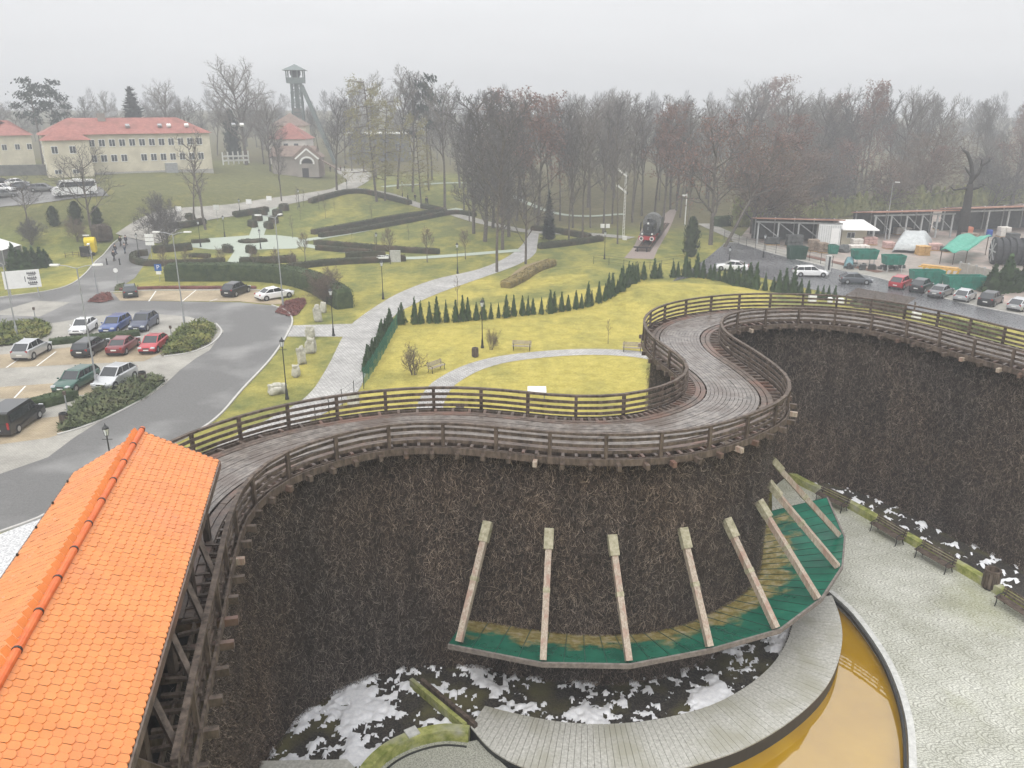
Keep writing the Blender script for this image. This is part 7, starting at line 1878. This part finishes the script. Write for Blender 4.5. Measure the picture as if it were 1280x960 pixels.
# skips
SKG = mat('skip_green', (.008, .14, .10), (.02, .22, .16), 1.5, .5, c3=(.03, .10, .07), scale3=.6)
def skip(x0, x1, yb, yt, label, legs=0.0, dep=1.8, m_=SKG):
    t, L_, h_ = crate((x0, yb), (x1, yb), yt, dep, m_, 'green_skip', label, 'skip')
    z0 = legs; hh = max(.5, h_ - z0); m = MB(); a, b_ = L_ / 2 * .86, L_ / 2
    for (p, q) in (((-a, 0), (a, 0)), ((-a, dep), (a, dep))): pass
    vs = [(-a, .1, z0 + .02), (a, .1, z0 + .02), (a, dep - .1, z0 + .02), (-a, dep - .1, z0 + .02), (-b_, 0, z0 + hh), (b_, 0, z0 + hh), (b_, dep, z0 + hh), (-b_, dep, z0 + hh), (-b_ + .1, .1, z0 + hh), (b_ - .1, .1, z0 + hh), (b_ - .1, dep - .1, z0 + hh), (-b_ + .1, dep - .1, z0 + hh), (-a + .1, .2, z0 + .15), (a - .1, .2, z0 + .15), (a - .1, dep - .2, z0 + .15), (-a + .1, dep - .2, z0 + .15)]
    fs = [(3, 2, 1, 0)] + [(k, (k + 1) % 4, 4 + (k + 1) % 4, 4 + k) for k in range(4)] + [(4 + k, 4 + (k + 1) % 4, 8 + (k + 1) % 4, 8 + k) for k in range(4)] + [(8 + k, 8 + (k + 1) % 4, 12 + (k + 1) % 4, 12 + k) for k in range(4)] + [(12, 13, 14, 15)]
    m.add(vs, fs).build('tub', m_, t); m = MB()
    for k in range(4): MB().box((-a + .2 + k * (2 * a - .4) / 3, -.02, z0 + hh * .5), (.08, .1, hh * .8)).build('tub_stiffener', m_, t)
    if legs:
        for sx in (-1, 1):
            for y in (.15, dep - .15): MB().box((sx * a * .8, y, legs / 2), (.1, .1, legs)).build('leg', GREY_ST, t)
skip(1066, 1097, 334, 313, 'raised green skip on legs, the left of the pair by the road', 1.1); skip(1105, 1131, 341, 320, 'raised green skip on legs, the right of the pair by the road', 1.1)
skip(1141, 1180, 357, 339, 'green skip standing behind the black SUV on the wet road'); skip(1184, 1232, 363, 346, 'longest green skip behind the silver hatchback and grey saloon'); skip(1036, 1048, 318, 307, 'small green skip below the white container'); skip(986, 1009, 325, 309, 'dark green waste bins at the shed fence', m_=mat('bin_green', (.008, .05, .03), rough=.6))
# tarpaulins
def tarp(pp, zs, label, m_, cat='tarpaulin', name='tarpaulin', sides=True, legs=()):
    q = [G(x, y) for x, y in pp]; c_ = sum(q, Vector()) / len(q); t = thing(name, label, cat, (c_.x, c_.y, hz(c_.x, c_.y)))
    N_ = 14; m = MB(); P00, P10, P11, P01 = [p - c_ for p in q]
    for j in range(N_ + 1):
        for i in range(N_ + 1):
            u, v_ = i / N_, j / N_; p = P00.lerp(P10, u).lerp(P01.lerp(P11, u), v_)
            z = zs(u, v_) + .18 * mnoise.noise(Vector((u * 5, v_ * 4, 2.0))); m.v.append((p.x, p.y, max(.02, z)))
    for j in range(N_):
        for i in range(N_): k = j * (N_ + 1) + i; m.f.append((k, k + 1, k + N_ + 2, k + N_ + 1)); m.m.append(0)
    o = m.build('sheet', m_, t, smooth=True); so_ = o.modifiers.new('solid', 'SOLIDIFY'); so_.thickness = .04
    for u, v_ in legs:
        p = P00.lerp(P10, u).lerp(P01.lerp(P11, u), v_); MB().box((p.x, p.y, zs(u, v_) / 2), (.1, .1, zs(u, v_))).build('leg', WOOD, t)
    return t
TG = mat('tarp_green', (.04, .27, .19), (.10, .38, .28), 2, .5); TGR = mat('tarp_grey', (.36, .38, .38), (.52, .54, .54), 2, .5, .4)
tarp([(1172, 331), (1206, 334), (1236, 318), (1200, 314)], lambda u, v_: 2.0 + 1.1 * (1 - abs(v_ - .75)) + .25 * math.sin(u * 9), 'green tarpaulin stretched as a sloping roof over stored goods', TG, legs=((.03, .05), (.95, .05), (.5, .05), (.95, .9)))
tarp([(1114, 316), (1160, 318), (1166, 305), (1122, 302)], lambda u, v_: 2.6 * min(1, 4.5 * min(u, 1 - u), 3.5 * min(v_ + .02, 1 - v_)) ** .6, 'pale grey tarpaulin thrown over a long heap', TGR)
tarp([(1054, 336), (1067, 337), (1068, 330), (1055, 329)], lambda u, v_: 1.3 * min(1, 4 * min(u, 1 - u), 4 * min(v_ + .05, 1 - v_)) ** .7, 'small bluish tarpaulin over a machine beside the raised skip', mat('tarp_blue', (.04, .16, .18), (.18, .28, .30), 3, .5))
# big drum, yellow frames, slab wall and the rest
p = G(1262, 331); t = thing('pipe_drum', 'huge black ribbed drum lying on its side at the yard corner', 'drum', p, -.25); R_ = 2.05; m = MB()
for k in range(7):
    x = -2.4 + k * .9; m.lathe((x, 0, R_), [(R_ * .86, -.28), (R_, -.2), (R_, .2), (R_ * .86, .28)], 26, 'X')
m.lathe((.3, 0, R_), [(R_ * .8, -2.9), (R_ * .86, -2.9), (R_ * .86, 3), (R_ * .8, 3)], 26, 'X'); m.build('drum_body', mat('drum_black', (.022, .023, .025), (.05, .052, .055), 2, .6), t)
m = MB().lathe((-2.72, 0, R_), [(.42, -.08), (.42, .08)], 14, 'X')
for k in range(8): a = k * math.pi / 4; m.bar((-2.72, math.cos(a) * .4, R_ + math.sin(a) * .4), (-2.72, math.cos(a) * R_ * .84, R_ + math.sin(a) * R_ * .84), .1, .16)
m.build('drum_spokes', GREY_ST, t)
A, B = G(1146, 346), G(1196, 352); d = B - A; d.z = 0; t = thing('crane_lattice', 'long yellow lattice frame of a crane lying behind the green skips', 'lattice frame', A, math.atan2(d.y, d.x)); L_ = d.length; m = MB()
for y, z in ((0, .2), (1.3, .2), (0, 1.5), (1.3, 1.5)): m.bar((0, y, z), (L_, y, z), .14, .14)
for k in range(7):
    x0, x1 = k * L_ / 7, (k + 1) * L_ / 7; m.bar((x0, 0, .2), (x1, 0, 1.5), .1, .1).bar((x1, 0, .2), (x1, 0, 1.5), .1, .1).bar((x0, 0, 1.5), (x1, 1.3, 1.5), .1, .1).bar((x0, 1.3, .2), (x1, 1.3, 1.5), .1, .1)
m.build('lattice', mat('crane_yellow', (.56, .31, .04), (.66, .42, .08), 2, .6), t); MB().box((L_ * .5, .65, 1.65), (L_ * .9, 1.0, .2)).build('timber_load', YT, t)
A, B = G(1198, 346), G(1238, 356); t = thing('slab_wall', 'pale concrete slab wall between the yellow frame and the tall thuja block', 'wall', A); m = MB(); m.bar(Vector((0, 0, 1.0)), B - A + Vector((0, 0, 1.0)), .25, 2.0); m.build('slab', mat('concrete', (.30, .28, .25), (.40, .38, .34), 1.5, .8), t)
for k in range(5): q = (B - A) * (k / 4); MB().box((q.x, q.y, 1.05), (.2, .36, 2.2)).build('post', GREY_ST, t)
o = MB().lathe((0, 0, 0), [(.5, 0), (.55, .1), (.55, .5), (.58, .55), (.55, .6), (.55, 1.2), (.48, 1.3), (.2, 1.32)], 16).build('blue_barrel', mat('barrel_blue', (.015, .07, .32), rough=.4)); o.location = G(1236, 296); tag(o, 'bright blue barrel under the right open shed', 'barrel')
p = G(1054, 315); bm = bmesh.new(); bmesh.ops.create_icosphere(bm, subdivisions=3, radius=1.1)
for v_ in bm.verts: v_.co *= 1 + .3 * mnoise.noise(v_.co * 1.5); v_.co.z = max(-.1, v_.co.z * .8 + .4)
me = bpy.data.meshes.new('rubble_heap'); bm.to_mesh(me); bm.free(); me.materials.append(DGREY); o = bpy.data.objects.new('dark_heap', me); COL.objects.link(o); o.location = p; tag(o, 'rounded dark heap between the container and the white sacks', 'heap')
t = thing('gate_pillar', 'pale gate pillar with a dark slot at the yard entrance', 'pillar', G(1034, 340)); MB().box((0, 0, 1.2), (.7, .5, 2.4)).build('pillar', STONE, t); MB().box((.05, -.27, 1.3), (.25, .05, 1.9)).build('slot', DARK, t)
t = thing('shed_hand_cart', 'dark machinery standing under the raised green skips', 'machinery', G(1098, 338)); m = MB()
rr = random.Random(9)
for k in range(26): m.box((rr.uniform(-4.5, 4.5), rr.uniform(-.2, 1.4), rr.uniform(.2, .8)), (rr.uniform(.2, .9), rr.uniform(.2, .6), rr.uniform(.2, .9)), rz=rr.random(), rx=rr.uniform(-.3, .3))
m.build('machine_parts', DGREY, t); t.name = 'scrap_machinery'
# dark rack and white blocks between tower and road
A, B = P(1058, 372, .9), P(1132, 385, .9); t = thing('timber_rack', 'long dark flat timber rack standing beside the wet road', 'rack', (A.x, A.y, 0)); d = B - A; nn_ = Vector((-d.y, d.x, 0)).normalized(); m = MB()
for k in range(9): m.bar(nn_ * (k * .3) + Vector((0, 0, 1.3 + .05 * k)), d + nn_ * (k * .3) + Vector((0, 0, 1.3 + .05 * k)), .22, .05)
m.build('slats', WOOD, t)
for f in (0, .33, .66, 1):
    for s in (0, 2.4): q = d * f + nn_ * s; MB().box((q.x, q.y, .62), (.14, .14, 1.25)).build('leg', WOOD, t)
m = MB()
for z in (.5, .9): m.bar(Vector((0, 0, z)), d + Vector((0, 0, z)), .05, .16)
m.build('rail', WOOD, t)
for x, y, lb in [(1015, 377, 'white block behind the walkway rail at the thuja row end, the left one'), (1037, 380, 'white block behind the walkway rail, the narrow middle one'), (1049, 381, 'white block behind the walkway rail nearest the dark rack'), (1145, 398, 'white low block beyond the rack next to the walkway')]:
    o = bevel(MB().box((0, 0, .4), (.9 if x != 1037 else .45, .6, .8)).build('white_block', WHITE), .06); o.location = G(x, y); tag(o, lb, 'block')
bpy.context.view_layer.update()
